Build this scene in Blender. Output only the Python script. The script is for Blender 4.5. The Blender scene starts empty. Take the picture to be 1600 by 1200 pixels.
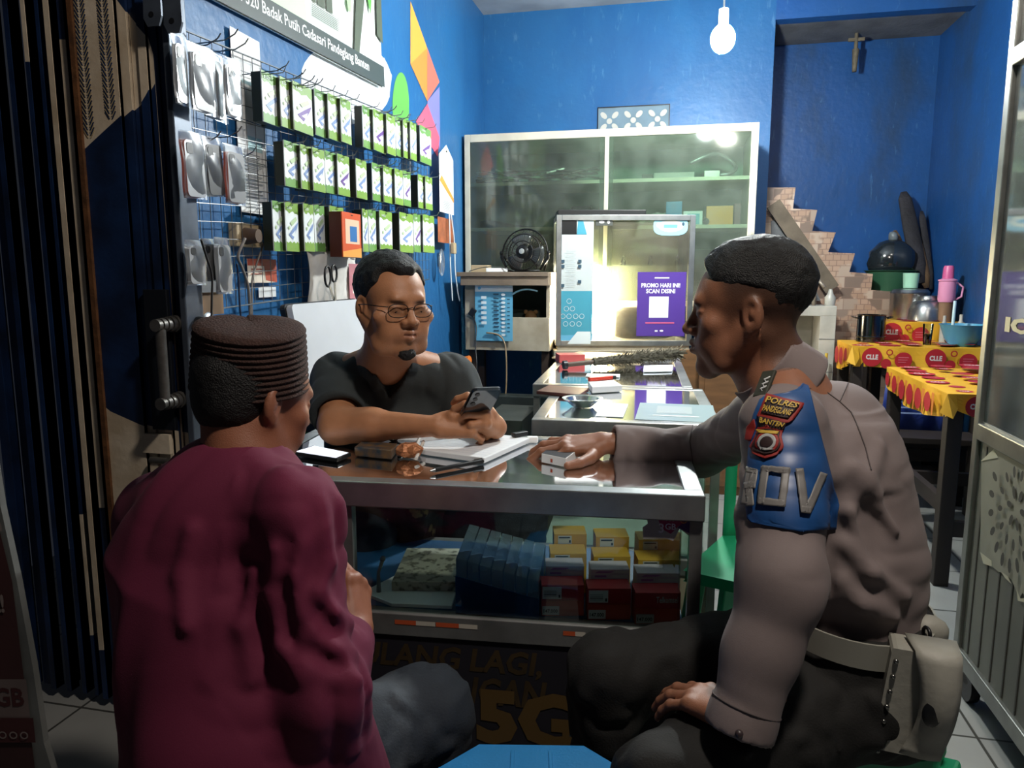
import bpy, math, random
import numpy as np
from mathutils import Vector, Matrix, Quaternion
from mathutils.bvhtree import BVHTree
random.seed(7); RNG = np.random.RandomState(11)
SC = bpy.context.scene
COL = SC.collection
# ------------------------------------------------------------------ camera
FPX = 1151.0; PITCH = math.radians(8.4); YAW = math.radians(12.7); CH = 1.2
cam = bpy.data.cameras.new('camera'); cam.sensor_width = 36.0; cam.lens = FPX * 36.0 / 1600.0
cam.clip_start = 0.02; cam.clip_end = 200
cam_o = bpy.data.objects.new('camera', cam); COL.objects.link(cam_o)
cam_o.location = (0, 0, CH); cam_o.rotation_euler = (math.pi/2 - PITCH, 0, YAW)
SC.camera = cam_o
FW = Vector((-math.sin(YAW)*math.cos(PITCH), math.cos(YAW)*math.cos(PITCH), -math.sin(PITCH)))
RT = Vector((math.cos(YAW), math.sin(YAW), 0)); UP = RT.cross(FW); CP = Vector((0, 0, CH))
# ------------------------------------------------------------------ world, lights, exposure
w = bpy.data.worlds.new('night'); SC.world = w; w.use_nodes = True
w.node_tree.nodes['Background'].inputs[0].default_value = (0.55, 0.62, 0.8, 1)
w.node_tree.nodes['Background'].inputs[1].default_value = 0.025
SC.view_settings.view_transform = 'Standard'; SC.view_settings.look = 'None'
SC.view_settings.exposure = 0.0; SC.view_settings.gamma = 1.0; SC.view_settings.use_curve_mapping = False
BULB = Vector((0.147, 3.45, 2.2))
def arealight(name, loc, target, size, energy, color, sy=None):
    l = bpy.data.lights.new(name, 'AREA'); l.energy = energy; l.color = color; l.size = size
    if sy: l.shape = 'RECTANGLE'; l.size_y = sy
    o = bpy.data.objects.new(name, l); COL.objects.link(o); o.location = loc
    o.rotation_euler = (Vector(target)-Vector(loc)).to_track_quat('-Z', 'Y').to_euler(); return o
# street-side porch lamp above and behind the photographer, and a lamp in the eating room on the right
arealight('porch_lamp_light', (0.42, 0.66, 2.62), (-0.3, 1.9, 0.6), 0.14, 28, (1.0, 0.90, 0.80))
arealight('eatery_lamp_light', (1.15, 2.6, 2.7), (1.15, 3.4, 0.0), 0.3, 4, (1.0, 0.93, 0.84))
# ------------------------------------------------------------------ pixel helpers (photo pixel -> point in the room)
def ray(px, py): return FW + RT*((px-800)/FPX) - UP*((py-600)/FPX)
def U(px, py, d): return CP + ray(px, py)*d
def onz(px, py, z): r = ray(px, py); return CP + r*((z-CH)/r.z)
def ony(px, py, y): r = ray(px, py); return CP + r*(y/r.y)
def onx(px, py, x): r = ray(px, py); return CP + r*(x/r.x)
# ------------------------------------------------------------------ materials
_M = {}
def srgb(c):
    if isinstance(c, str):
        c = c.lstrip('#'); c = [int(c[i:i+2], 16)/255 for i in (0, 2, 4)]
    return tuple([(x/12.92 if x <= .04045 else ((x+.055)/1.055)**2.4) for x in c]) + (1,)
def nodes(m): return m.node_tree.nodes, m.node_tree.links
def mat(name, col, rough=.55, metal=0., noise=0., scale=8., col2=None, bump=0., bscale=60., spec=.5, emit=0., ecol=None, stretch=(1, 1, 1), detail=5, coat=0., lo=.35, hi=.65, attr=None, trans=0., sheen=0.):
    if name in _M: return _M[name]
    m = bpy.data.materials.new(name); m.use_nodes = True; n, l = nodes(m)
    b = n['Principled BSDF']; b.inputs['Roughness'].default_value = rough; b.inputs['Metallic'].default_value = metal
    b.inputs['Specular IOR Level'].default_value = spec; b.inputs['Coat Weight'].default_value = coat
    b.inputs['Transmission Weight'].default_value = trans; b.inputs['Sheen Weight'].default_value = sheen
    c = srgb(col); b.inputs['Base Color'].default_value = c
    tc = n.new('ShaderNodeTexCoord'); mp = n.new('ShaderNodeMapping'); mp.inputs['Scale'].default_value = stretch
    l.new(tc.outputs['Object'], mp.inputs['Vector'])
    if noise > 0 or col2:
        t = n.new('ShaderNodeTexNoise'); t.inputs['Scale'].default_value = scale; t.inputs['Detail'].default_value = detail
        l.new(mp.outputs[0], t.inputs['Vector'])
        r = n.new('ShaderNodeMapRange'); r.inputs[1].default_value = lo; r.inputs[2].default_value = hi
        l.new(t.outputs['Fac'], r.inputs[0])
        x = n.new('ShaderNodeMix'); x.data_type = 'RGBA'; x.inputs['A'].default_value = c
        c2 = srgb(col2) if col2 else tuple([k*(1-noise) for k in c[:3]])+(1,)
        x.inputs['B'].default_value = c2; l.new(r.outputs[0], x.inputs['Factor'])
        l.new(x.outputs['Result'], b.inputs['Base Color'])
    if attr:
        a = n.new('ShaderNodeAttribute'); a.attribute_name = attr
        t = n.new('ShaderNodeTexNoise'); t.inputs['Scale'].default_value = 40; l.new(mp.outputs[0], t.inputs['Vector'])
        r = n.new('ShaderNodeMapRange'); r.inputs[3].default_value = .82; r.inputs[4].default_value = 1.12; l.new(t.outputs['Fac'], r.inputs[0])
        x = n.new('ShaderNodeVectorMath'); x.operation = 'SCALE'; l.new(a.outputs['Color'], x.inputs[0]); l.new(r.outputs[0], x.inputs['Scale'])
        l.new(x.outputs[0], b.inputs['Base Color'])
    if bump > 0:
        t = n.new('ShaderNodeTexNoise'); t.inputs['Scale'].default_value = bscale; t.inputs['Detail'].default_value = 6
        l.new(mp.outputs[0], t.inputs['Vector'])
        bp = n.new('ShaderNodeBump'); bp.inputs['Strength'].default_value = bump; bp.inputs['Distance'].default_value = .01
        l.new(t.outputs['Fac'], bp.inputs['Height']); l.new(bp.outputs[0], b.inputs['Normal'])
    if emit > 0:
        b.inputs['Emission Color'].default_value = srgb(ecol or col); b.inputs['Emission Strength'].default_value = emit
    _M[name] = m; return m
def glass(name, tint='#e8f4f0', rough=.03, ior=1.5, haze=0., hcol='#c8d0cc', boost=1.0):
    """thin pane: fresnel mix of clear and mirror, with an optional film of dust"""
    if name in _M: return _M[name]
    m = bpy.data.materials.new(name); m.use_nodes = True; n, l = nodes(m); n.clear()
    o = n.new('ShaderNodeOutputMaterial'); tr = n.new('ShaderNodeBsdfTransparent'); tr.inputs[0].default_value = srgb(tint)
    g = n.new('ShaderNodeBsdfGlossy'); g.inputs['Roughness'].default_value = rough; g.inputs['Color'].default_value = (.95, .97, 1, 1)
    f = n.new('ShaderNodeFresnel'); f.inputs['IOR'].default_value = ior
    fm = n.new('ShaderNodeMath'); fm.operation = 'MULTIPLY'; fm.use_clamp = True; fm.inputs[1].default_value = boost; l.new(f.outputs[0], fm.inputs[0])
    mx = n.new('ShaderNodeMixShader'); l.new(fm.outputs[0], mx.inputs[0])
    l.new(g.outputs[0], mx.inputs[2])
    if haze > 0:
        d = n.new('ShaderNodeBsdfDiffuse'); d.inputs[0].default_value = srgb(hcol)
        t = n.new('ShaderNodeTexNoise'); t.inputs['Scale'].default_value = 6; t.inputs['Detail'].default_value = 7
        tc = n.new('ShaderNodeTexCoord'); l.new(tc.outputs['Object'], t.inputs['Vector'])
        r = n.new('ShaderNodeMapRange'); r.inputs[1].default_value = .3; r.inputs[2].default_value = .8; r.inputs[3].default_value = haze*.4; r.inputs[4].default_value = haze*1.5
        l.new(t.outputs['Fac'], r.inputs[0])
        m2 = n.new('ShaderNodeMixShader'); l.new(r.outputs[0], m2.inputs[0]); l.new(tr.outputs[0], m2.inputs[1]); l.new(d.outputs[0], m2.inputs[2])
        l.new(m2.outputs[0], mx.inputs[1])
    else: l.new(tr.outputs[0], mx.inputs[1])
    l.new(mx.outputs[0], o.inputs[0]); _M[name] = m; return m
# ------------------------------------------------------------------ objects
def tag(o, label=None, cat=None, group=None, kind=None):
    if label: o['label'] = label
    if cat: o['category'] = cat
    if group: o['group'] = group
    if kind: o['kind'] = kind
    return o
def thing(name, label, cat, loc=(0, 0, 0), rz=0., group=None):
    o = bpy.data.objects.new(name, None); o.empty_display_size = .05; COL.objects.link(o)
    o.location = loc; o.rotation_euler = (0, 0, rz); return tag(o, label, cat, group)
def root_of(o):
    while o.parent: o = o.parent
    return o
def basis(o): return Matrix.Translation(o.location) @ o.rotation_euler.to_matrix().to_4x4()
_TXT = {}
def text_mesh(s, bold=0.):
    k = (s, bold)
    if k not in _TXT:
        c = bpy.data.curves.new('t', 'FONT'); c.body = s; c.size = 1; c.offset = bold; c.resolution_u = 2
        o = bpy.data.objects.new('t', c); COL.objects.link(o)
        me = o.to_mesh(depsgraph=bpy.context.evaluated_depsgraph_get()) if False else None
        bpy.context.view_layer.update()
        dg = bpy.context.evaluated_depsgraph_get(); me = bpy.data.meshes.new_from_object(o.evaluated_get(dg))
        v = np.array([tuple(x.co)[:2] for x in me.vertices]) if len(me.vertices) else np.zeros((0, 2))
        f = [tuple(p.vertices) for p in me.polygons]
        bpy.data.objects.remove(o); bpy.data.curves.remove(c); bpy.data.meshes.remove(me)
        if len(v):
            v = v - v.min(0); 
        _TXT[k] = (v, f)
    return _TXT[k]
class MB:
    def __init__(s): s.v = []; s.f = []; s.m = []
    def add(s, vs, fs, m):
        b = len(s.v); s.v += [Vector(x) for x in vs]; s.f += [tuple(b+i for i in f) for f in fs]; s.m += [m]*len(fs); return s
    def box(s, c, sz, m, R=None):
        c = Vector(c); h = Vector(sz)*.5; vs = []
        for x in (-1, 1):
            for y in (-1, 1):
                for z in (-1, 1):
                    p = Vector((x*h.x, y*h.y, z*h.z)); vs.append(c + (R @ p if R else p))
        return s.add(vs, [(0, 1, 3, 2), (4, 6, 7, 5), (0, 4, 5, 1), (2, 3, 7, 6), (0, 2, 6, 4), (1, 5, 7, 3)], m)
    def b2(s, lo, hi, m): lo = Vector(lo); hi = Vector(hi); return s.box((lo+hi)/2, hi-lo, m)
    def beam(s, a, b, w, h, m, up=(0, 0, 1)):
        a = Vector(a); b = Vector(b); d = (b-a); L = d.length; d = d/L; u = Vector(up)
        x = d.cross(u)
        if x.length < 1e-4: x = d.cross(Vector((1, 0, 0)))
        x.normalize(); u = x.cross(d); R = Matrix((x, d, u)).transposed()
        return s.box((a+b)/2, (w, L, h), m, R)
    def cyl(s, a, b, r, m, r2=None, n=16, cap=True):
        a = Vector(a); b = Vector(b); r2 = r if r2 is None else r2; d = (b-a).normalized()
        x = d.orthogonal().normalized(); y = d.cross(x); vs = []; fs = []
        for k, (p, rr) in enumerate(((a, r), (b, r2))):
            for i in range(n):
                t = 2*math.pi*i/n; vs.append(p + (x*math.cos(t)+y*math.sin(t))*rr)
        for i in range(n): j = (i+1) % n; fs.append((i, j, n+j, n+i))
        if cap: fs.append(tuple(range(n-1, -1, -1))); fs.append(tuple(range(n, 2*n)))
        return s.add(vs, fs, m)
    def lathe(s, prof, o, m, axis=(0, 0, 1), n=28, sx=1., sy=1., close=False):
        d = Vector(axis).normalized(); x = Vector((1, 0, 0)) if abs(d.x) < .9 else Vector((0, 1, 0)); x = (x - d*x.dot(d)).normalized(); y = d.cross(x)
        o = Vector(o); vs = []; fs = []; K = len(prof)
        for r, z in prof:
            for i in range(n):
                t = 2*math.pi*i/n; vs.append(o + d*z + x*(math.cos(t)*r*sx)+y*(math.sin(t)*r*sy))
        for k in range(K-1):
            for i in range(n): j = (i+1) % n; fs.append((k*n+i, k*n+j, (k+1)*n+j, (k+1)*n+i))
        if prof[0][0] > 1e-5: fs.append(tuple(range(n-1, -1, -1)))
        if prof[-1][0] > 1e-5: fs.append(tuple(range((K-1)*n, K*n)))
        return s.add(vs, fs, m)
    def tube(s, pts, r, m, n=8, closed=False):
        P = [Vector(p) for p in pts]; vs = []; fs = []; K = len(P); x = None
        for k in range(K):
            a = P[k-1] if (k > 0 or closed) else P[k]; b = P[(k+1) % K] if (k < K-1 or closed) else P[k]
            d = (b-a).normalized() if (b-a).length > 1e-9 else Vector((0, 0, 1))
            if x is None: x = d.orthogonal().normalized()
            x = x - d*x.dot(d)
            x = x.normalized() if x.length > 1e-6 else d.orthogonal().normalized()
            y = d.cross(x); rr = r[k] if isinstance(r, (list, tuple)) else r
            for i in range(n): t = 2*math.pi*i/n; vs.append(P[k] + (x*math.cos(t)+y*math.sin(t))*rr)
        for k in range(K if closed else K-1):
            k2 = (k+1) % K
            for i in range(n): j = (i+1) % n; fs.append((k*n+i, k*n+j, k2*n+j, k2*n+i))
        if not closed: fs.append(tuple(range(n-1, -1, -1))); fs.append(tuple(range((K-1)*n, K*n)))
        return s.add(vs, fs, m)
    def ball(s, c, r, m, n=16, sc=(1, 1, 1)):
        k = n//2; prof = [(math.sin(math.pi*i/k)*r, -math.cos(math.pi*i/k)*r) for i in range(k+1)]
        q = MB().lathe(prof, (0, 0, 0), m, n=n); c = Vector(c)
        return s.add([c+Vector((v.x*sc[0], v.y*sc[1], v.z*sc[2])) for v in q.v], q.f, m)
    def prism(s, poly, o, ux, uy, t, m, msides=None):
        """extrude a 2D outline lying in ux,uy by thickness t along ux x uy"""
        o = Vector(o); ux = Vector(ux); uy = Vector(uy); nn = ux.cross(uy).normalized(); K = len(poly)
        vs = [o+ux*a+uy*b for a, b in poly] + [o+ux*a+uy*b+nn*t for a, b in poly]
        s.add(vs, [tuple(range(K-1, -1, -1)), tuple(range(K, 2*K))], m)
        return s.add(vs, [(i, (i+1) % K, K+(i+1) % K, K+i) for i in range(K)], msides or m)
    def xf(s, M):
        s.v = [M @ v for v in s.v]; return s
    def merge(s, o): return s.addm(o)
    def addm(s, o):
        b = len(s.v); s.v += o.v; s.f += [tuple(b+i for i in f) for f in o.f]; s.m += o.m; return s
    def build(s, name, parent=None, smooth=False, bevel=0., local=False, label=None, cat=None, group=None, kind=None, weld=False, sub=0, solid=0.):
        me = bpy.data.meshes.new(name); V = s.v
        if parent is not None and not local:
            I = basis(root_of(parent)).inverted(); V = [I @ v for v in V]
        me.from_pydata([tuple(v) for v in V], [], s.f)
        ms = []
        for m in s.m:
            if m not in ms: ms.append(m)
        for m in ms: me.materials.append(m)
        me.polygons.foreach_set('material_index', [ms.index(m) for m in s.m])
        me.update()
        o = bpy.data.objects.new(name, me); COL.objects.link(o)
        if parent is not None: o.parent = parent
        if weld:
            wd = o.modifiers.new('weld', 'WELD'); wd.merge_threshold = 1e-5
        if bevel: bv = o.modifiers.new('bevel', 'BEVEL'); bv.width = bevel; bv.segments = 2; bv.limit_method = 'ANGLE'; bv.angle_limit = .7
        if solid: sd = o.modifiers.new('solid', 'SOLIDIFY'); sd.thickness = solid
        if sub: sb = o.modifiers.new('sub', 'SUBSURF'); sb.levels = sub; sb.render_levels = sub
        if smooth:
            me.polygons.foreach_set('use_smooth', [True]*len(me.polygons))
            if smooth != 'all': me.set_sharp_from_angle(angle=.7)
        return tag(o, label, cat, group, kind)
class Sheet:
    """flat print: 2D shapes in a local frame, each a hair above the last"""
    def __init__(s, o, ux, uy, mb=None, lift=.0004):
        s.o = Vector(o); s.ux = Vector(ux).normalized(); s.uy = Vector(uy).normalized(); s.n = s.ux.cross(s.uy); s.mb = mb or MB(); s.lift = lift; s.k = 0
    def p(s, a, b, k=0): return s.o + s.ux*a + s.uy*b + s.n*(s.lift*(s.k+k))
    def poly(s, pts, m): s.k += 1; s.mb.add([s.p(a, b) for a, b in pts], [tuple(range(len(pts)))], m); return s
    def rect(s, x, y, w, h, m): return s.poly([(x, y), (x+w, y), (x+w, y+h), (x, y+h)], m)
    def ell(s, x, y, rx, ry, m, n=28): return s.poly([(x+rx*math.cos(2*math.pi*i/n), y+ry*math.sin(2*math.pi*i/n)) for i in range(n)], m)
    def ring(s, x, y, r, w, m, n=28, ry=None):
        s.k += 1; ry = ry or r; vs = []
        for q in (0, w): vs += [s.p(x+(r-q)*math.cos(2*math.pi*i/n), y+(ry-q)*math.sin(2*math.pi*i/n)) for i in range(n)]
        s.mb.add(vs, [(i, (i+1) % n, n+(i+1) % n, n+i) for i in range(n)], m); return s
    def text(s, t, x, y, w, h, m, bold=.012, shear=0.):
        v, f = text_mesh(t, bold)
        if not len(v): return s
        s.k += 1; mx = v.max(0); sx = w/mx[0]; sy = h/mx[1] if h else sx
        s.mb.add([s.p(x+a*sx+shear*b*sy, y+b*sy) for a, b in v], f, m); return s
    def base(s, w, h, m, t=.001, x=0, y=0):
        """backing card of thickness t below the print"""
        s.mb.prism([(x, y), (x+w, y), (x+w, y+h), (x, y+h)], s.o - s.n*t, s.ux, s.uy, t, m); return s
def dup(root, loc=None, rz=None, label=None, name=None):
    r = root.copy(); COL.objects.link(r)
    if loc is not None: r.location = loc
    if rz is not None: r.rotation_euler = (0, 0, rz)
    if label: r['label'] = label
    for ch in list(root.children):
        c = ch.copy(); COL.objects.link(c); c.parent = r
        for g in list(ch.children):
            d = g.copy(); COL.objects.link(d); d.parent = c
    return r
ORD = ['first', 'second', 'third', 'fourth', 'fifth', 'sixth', 'seventh', 'eighth', 'ninth', 'tenth', 'eleventh', 'twelfth', 'thirteenth', 'fourteenth', 'fifteenth', 'sixteenth', 'seventeenth', 'eighteenth', 'nineteenth', 'twentieth']
def Rz(a): return Matrix.Rotation(a, 3, 'Z')
ALU = mat('aluminium', '#aeb2b2', .32, .85, noise=.25, scale=14, bump=.03)
ALUD = mat('worn_aluminium', '#9a9c9a', .42, .7, noise=.35, scale=10, bump=.05)
WHITE = mat('white_paper', '#e9ecec', .6)
BLACK = mat('black_plastic', '#121315', .4)
DARK = mat('dark_grey_plastic', '#2b2d2e', .45, noise=.3)
GLASS = glass('counter_glass', '#f3f9f7', .02)
STEEL = mat('steel_wire', '#8d8f90', .3, .9)
# ================================================================== the room
XL, YB, XR, ZC = -1.32, 5.0, 1.62, 2.9
def wall_paint(name, base, stain, dirt, seed=0., lowdirt=True):
    m = bpy.data.materials.new(name); m.use_nodes = True; n, l = nodes(m); b = n['Principled BSDF']
    b.inputs['Roughness'].default_value = .42; b.inputs['Specular IOR Level'].default_value = .35
    tc = n.new('ShaderNodeTexCoord'); mp = n.new('ShaderNodeMapping'); mp.inputs['Location'].default_value = (seed, seed*.7, 0); l.new(tc.outputs['Object'], mp.inputs[0])
    def nz(sc, lo, hi, st=(1, 1, 1), det=6):
        q = n.new('ShaderNodeMapping'); q.inputs['Scale'].default_value = st; l.new(mp.outputs[0], q.inputs[0])
        t = n.new('ShaderNodeTexNoise'); t.inputs['Scale'].default_value = sc; t.inputs['Detail'].default_value = det; t.inputs['Roughness'].default_value = .6; l.new(q.outputs[0], t.inputs[0])
        r = n.new('ShaderNodeMapRange'); r.inputs[1].default_value = lo; r.inputs[2].default_value = hi; l.new(t.outputs['Fac'], r.inputs[0]); return r.outputs[0]
    def mix(a, bb, f):
        x = n.new('ShaderNodeMix'); x.data_type = 'RGBA'; l.new(f, x.inputs['Factor'])
        if isinstance(a, tuple): x.inputs['A'].default_value = a
        else: l.new(a, x.inputs['A'])
        x.inputs['B'].default_value = bb; return x.outputs['Result']
    c = mix(srgb(base), srgb(stain), nz(1.6, .35, .72)); 
    f = n.new('ShaderNodeMath'); f.operation = 'MULTIPLY'; f.inputs[1].default_value = .75; l.new(nz(1.1, .5, .68, (1.6, 1.6, .7)), f.inputs[0])
    c = mix(c, srgb(dirt), f.outputs[0])
    g = n.new('ShaderNodeMath'); g.operation = 'MULTIPLY'; g.inputs[1].default_value = .45; l.new(nz(18, .62, .75, (2, 2, .5)), g.inputs[0])
    c = mix(c, srgb('#5f8fb8'), g.outputs[0])
    l.new(c, b.inputs['Base Color'])
    t = n.new('ShaderNodeTexNoise'); t.inputs['Scale'].default_value = 25; t.inputs['Detail'].default_value = 8; l.new(mp.outputs[0], t.inputs[0])
    bp = n.new('ShaderNodeBump'); bp.inputs['Strength'].default_value = .25; bp.inputs['Distance'].default_value = .01; l.new(t.outputs['Fac'], bp.inputs['Height']); l.new(bp.outputs[0], b.inputs['Normal'])
    return m
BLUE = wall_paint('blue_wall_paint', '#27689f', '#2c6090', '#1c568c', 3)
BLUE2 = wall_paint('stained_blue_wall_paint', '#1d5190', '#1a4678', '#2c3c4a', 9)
def tile_floor():
    m = bpy.data.materials.new('floor_tiles'); m.use_nodes = True; n, l = nodes(m); b = n['Principled BSDF']
    tc = n.new('ShaderNodeTexCoord'); mp = n.new('ShaderNodeMapping'); mp.inputs['Rotation'].default_value = (0, 0, .0); l.new(tc.outputs['Object'], mp.inputs[0])
    br = n.new('ShaderNodeTexBrick'); br.offset = 0; br.inputs['Scale'].default_value = 1; br.inputs['Brick Width'].default_value = .4; br.inputs['Row Height'].default_value = .4
    br.inputs['Mortar Size'].default_value = .004; br.inputs['Color1'].default_value = srgb('#a5a6a2'); br.inputs['Color2'].default_value = srgb('#9c9d99'); br.inputs['Mortar'].default_value = srgb('#4a4a46')
    l.new(mp.outputs[0], br.inputs[0])
    t = n.new('ShaderNodeTexNoise'); t.inputs['Scale'].default_value = 3; t.inputs['Detail'].default_value = 8; l.new(mp.outputs[0], t.inputs[0])
    x = n.new('ShaderNodeMix'); x.data_type = 'RGBA'; x.blend_type = 'MULTIPLY'; x.inputs['Factor'].default_value = .5
    l.new(br.outputs[0], x.inputs['A']); l.new(t.outputs['Fac'], x.inputs['B']); l.new(x.outputs['Result'], b.inputs['Base Color'])
    b.inputs['Roughness'].default_value = .3
    return m
TILE = tile_floor()
CEIL = mat('ceiling_plaster', '#aab2b8', .8, noise=.35, scale=3)
CONC = mat('grey_concrete', '#6f7275', .85, noise=.4, scale=5, bump=.3)
MB().b2((-2.6, -1.6, -.1), (3.2, 6.0, 0), TILE).build('floor', kind='structure')
MB().b2((XL-.1, 1.55, ZC), (3.2, 5.1, ZC+.1), CEIL).build('ceiling', kind='structure')
# left wall with its painted mural (shapes painted on the wall itself)
lw = MB().b2((XL-.12, 1.66, 0), (XL, YB+.1, ZC), BLUE)
S = Sheet((XL, 0, 0), (0, 1, 0), (0, 0, 1), lw)     # u = y, v = z ; normal +x
# on the left wall ux=(0,1,0), uy=(0,0,1) -> normal (1,0,0)
def wl(px, py, x=XL):
    q = onx(px, py, x); return (q.y, q.z)
PW = mat('mural_white', '#e8ecf0', .5); PG = mat('mural_green', '#62a94c', .5); PO = mat('mural_orange', '#f2a243', .5); PO2 = mat('mural_deep_orange', '#ef8a3c', .5)
PR = mat('mural_red', '#ee6f5d', .5); PP = mat('mural_pink', '#e2607a', .5); PV = mat('mural_violet', '#7f7fc0', .5)
def mural(pts, m): S.poly([wl(*q) for q in pts], m)
c0 = wl(560, 128); mural([(540+70*math.cos(a)+ (0), 120+55*math.sin(a)+(20 if math.sin(a) > 0 else 0)) for a in [2*math.pi*i/30 for i in range(30)]], PW)
mural([(545, 110), (600, 90), (612, 118), (608, 150), (590, 185), (560, 178), (546, 150)], PW)
mural([(626+13*math.cos(a), 165+52*math.sin(a)) for a in [2*math.pi*i/30 for i in range(30)]], PG)
mural([(641, 2), (667, 75), (641, 100)], PO); mural([(667, 75), (667, 158), (641, 100)], PO2)
mural([(667, 75), (686, 128), (667, 158)], PR); mural([(667, 158), (686, 135), (687, 235), (667, 165)], PV)
mural([(667, 162), (686, 215), (683, 245), (649, 190)], PP)
lw.build('wall_left', kind='structure')
MB().b2((XL-.12, YB, 0), (.52, YB+.1, ZC), BLUE).build('wall_back', kind='structure')
# stair recess behind the shop, on the right
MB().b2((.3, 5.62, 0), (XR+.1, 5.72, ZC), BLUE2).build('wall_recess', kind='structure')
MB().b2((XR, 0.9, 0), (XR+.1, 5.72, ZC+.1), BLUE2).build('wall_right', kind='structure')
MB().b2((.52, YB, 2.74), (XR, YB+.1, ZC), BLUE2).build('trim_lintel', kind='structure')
MB().b2((.52, YB+.1, 2.76), (XR, 5.62, 2.82), CONC).build('ceiling_recess', kind='structure')
# a bracket/tap stub hanging from the recess ceiling
q = ony(1338, 62, 5.45)
MB().cyl((q.x, 5.45, 2.76), (q.x, 5.45, 2.6), .012, mat('rusty_pipe', '#6b6250', .7, noise=.4, scale=30)).cyl((q.x, 5.45, 2.66), (q.x, 5.45, 2.52), .022, _M['rusty_pipe'], .014).beam((q.x-.05, 5.45, 2.72), (q.x+.05, 5.45, 2.72), .015, .02, _M['rusty_pipe']).build('ceiling_bracket', smooth=True, label='small rusty bracket hanging from the recess ceiling above the stairs', cat='bracket')
# concrete step edge / threshold of the shop
# ---- bulb
bt = thing('ceiling_bulb', 'bright round white bulb hanging in front of the back wall', 'lamp', BULB)
EM = mat('bulb_glow', '#ffffff', .4, emit=1500, ecol='#f6fbf8')
MB().ball(BULB, .052, EM, 20, (1, 1, 1.15)).build('bulb', bt, smooth=True)
MB().cyl(BULB+Vector((0, 0, .05)), BULB+Vector((0, 0, .12)), .02, WHITE).build('socket', bt, smooth=True)
MB().cyl(BULB+Vector((0, 0, .12)), (BULB.x, BULB.y, ZC), .004, WHITE).build('cord', bt)
# ================================================================== left side: folding steel gate
GB_ = mat('gate_blue_paint', '#16305a', .45, .2, noise=.5, scale=7, col2='#0d1b33', bump=.1)
GY = mat('gate_beige_paint', '#d6c8b2', .5, .1, noise=.35, scale=9, col2='#b8a68c', bump=.1)
GR = mat('gate_rust', '#6b4526', .75, .2, noise=.5, scale=25, bump=.3)
GS = mat('gate_grey_steel', '#59626f', .4, .5, noise=.4, scale=12)
YG = 1.62
gate = thing('folding_gate', 'dark blue and beige painted folding steel gate pushed open on the left', 'gate', (-1.3, YG, 0))
def gx(px, py=300): return ony(px, py, YG).x
def gz(px, py): return ony(px, py, YG).z
def interp(x, tab):
    for (a, ya), (b, yb) in zip(tab, tab[1:]):
        if x <= b: return ya + (yb-ya)*max(0, (x-a))/(b-a)
    return tab[-1][1]
def rib(name, pa, pb, dep, yfr, runs, cols=1):
    """vertical folded strip between photo columns pa and pb (at row 300); runs(px) -> list of beige (ytop, ybot) rows"""
    mb = MB(); xa = gx(pa); xb = gx(pb); Z0, Z1 = .03, 2.72
    mb.b2((xa, yfr+.002, Z0), (xb, yfr+dep, Z1), GB_)
    for c in range(cols):
        x0 = xa+(xb-xa)*c/cols; x1 = xa+(xb-xa)*(c+1)/cols
        def rows(x, pm):
            out = [];
            for t, b in runs(pm): out.append((gz(pm, b), gz(pm, t)))
            return out
        R0 = rows(x0, pa+(pb-pa)*c/cols); R1 = rows(x1, pa+(pb-pa)*(c+1)/cols)
        zs0 = [Z0]; zs1 = [Z0]; ms = []
        for (l0, h0), (l1, h1) in sorted(zip(R0, R1)):
            cl = lambda z: min(max(z, Z0), Z1)
            zs0 += [cl(l0), cl(h0)]; zs1 += [cl(l1), cl(h1)]; ms += [GB_, GY]
        zs0.append(Z1); zs1.append(Z1); ms.append(GB_)
        for k, m in enumerate(ms):
            mb.add([(x0, yfr, zs0[k]), (x1, yfr, zs1[k]), (x1, yfr, zs1[k+1]), (x0, yfr, zs0[k+1])], [(0, 1, 2, 3)], m)
            if c == 0: mb.add([(x0, yfr, zs0[k]), (x0, yfr+dep, zs0[k]), (x0, yfr+dep, zs0[k+1]), (x0, yfr, zs0[k+1])], [(3, 2, 1, 0)], m)
            if c == cols-1: mb.add([(x1, yfr, zs1[k]), (x1, yfr+dep, zs1[k]), (x1, yfr+dep, zs1[k+1]), (x1, yfr, zs1[k+1])], [(0, 1, 2, 3)], m)
    return mb.build(name, gate)
none = lambda p: []
for a, b, dy, rn in [(-40, -25, 0, none), (-18, -3, .02, none), (4, 12, 0, none), (18, 26, .03, none), (31, 38, 0, none), (46, 52, .03, none), (58, 64, 0, lambda p: [(-120, 95)]), (71, 76, .03, none),
                     (79, 84, 0, lambda p: [(800, 985)]), (97, 105, -.01, lambda p: [(-120, 1005)]), (113, 122, 0, lambda p: [(60, 790)]), (128, 134, .03, lambda p: [(690, 770)])]:
    rib('slat', a, b, .03, YG+dy, rn)
lowb = lambda p: interp(p, [(120, 240), (140, 237), (165, 215), (205, 180), (232, 158), (250, 128), (258, 128)])
upb = lambda p: interp(p, [(140, -120), (195, -120), (203, -5), (225, 30), (245, 55), (256, 110)])
low2 = lambda p: interp(p, [(130, 622), (150, 640), (200, 662), (280, 680)])
def big(p):
    r = []
    if p < 257: r.append((upb(p), lowb(p)))
    r.append((low2(p), 1100 if p > 190 else interp(p, [(130, 790), (190, 800)])))
    return r
rib('panel', 143, 203, .02, YG-.012, big, 8)
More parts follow.
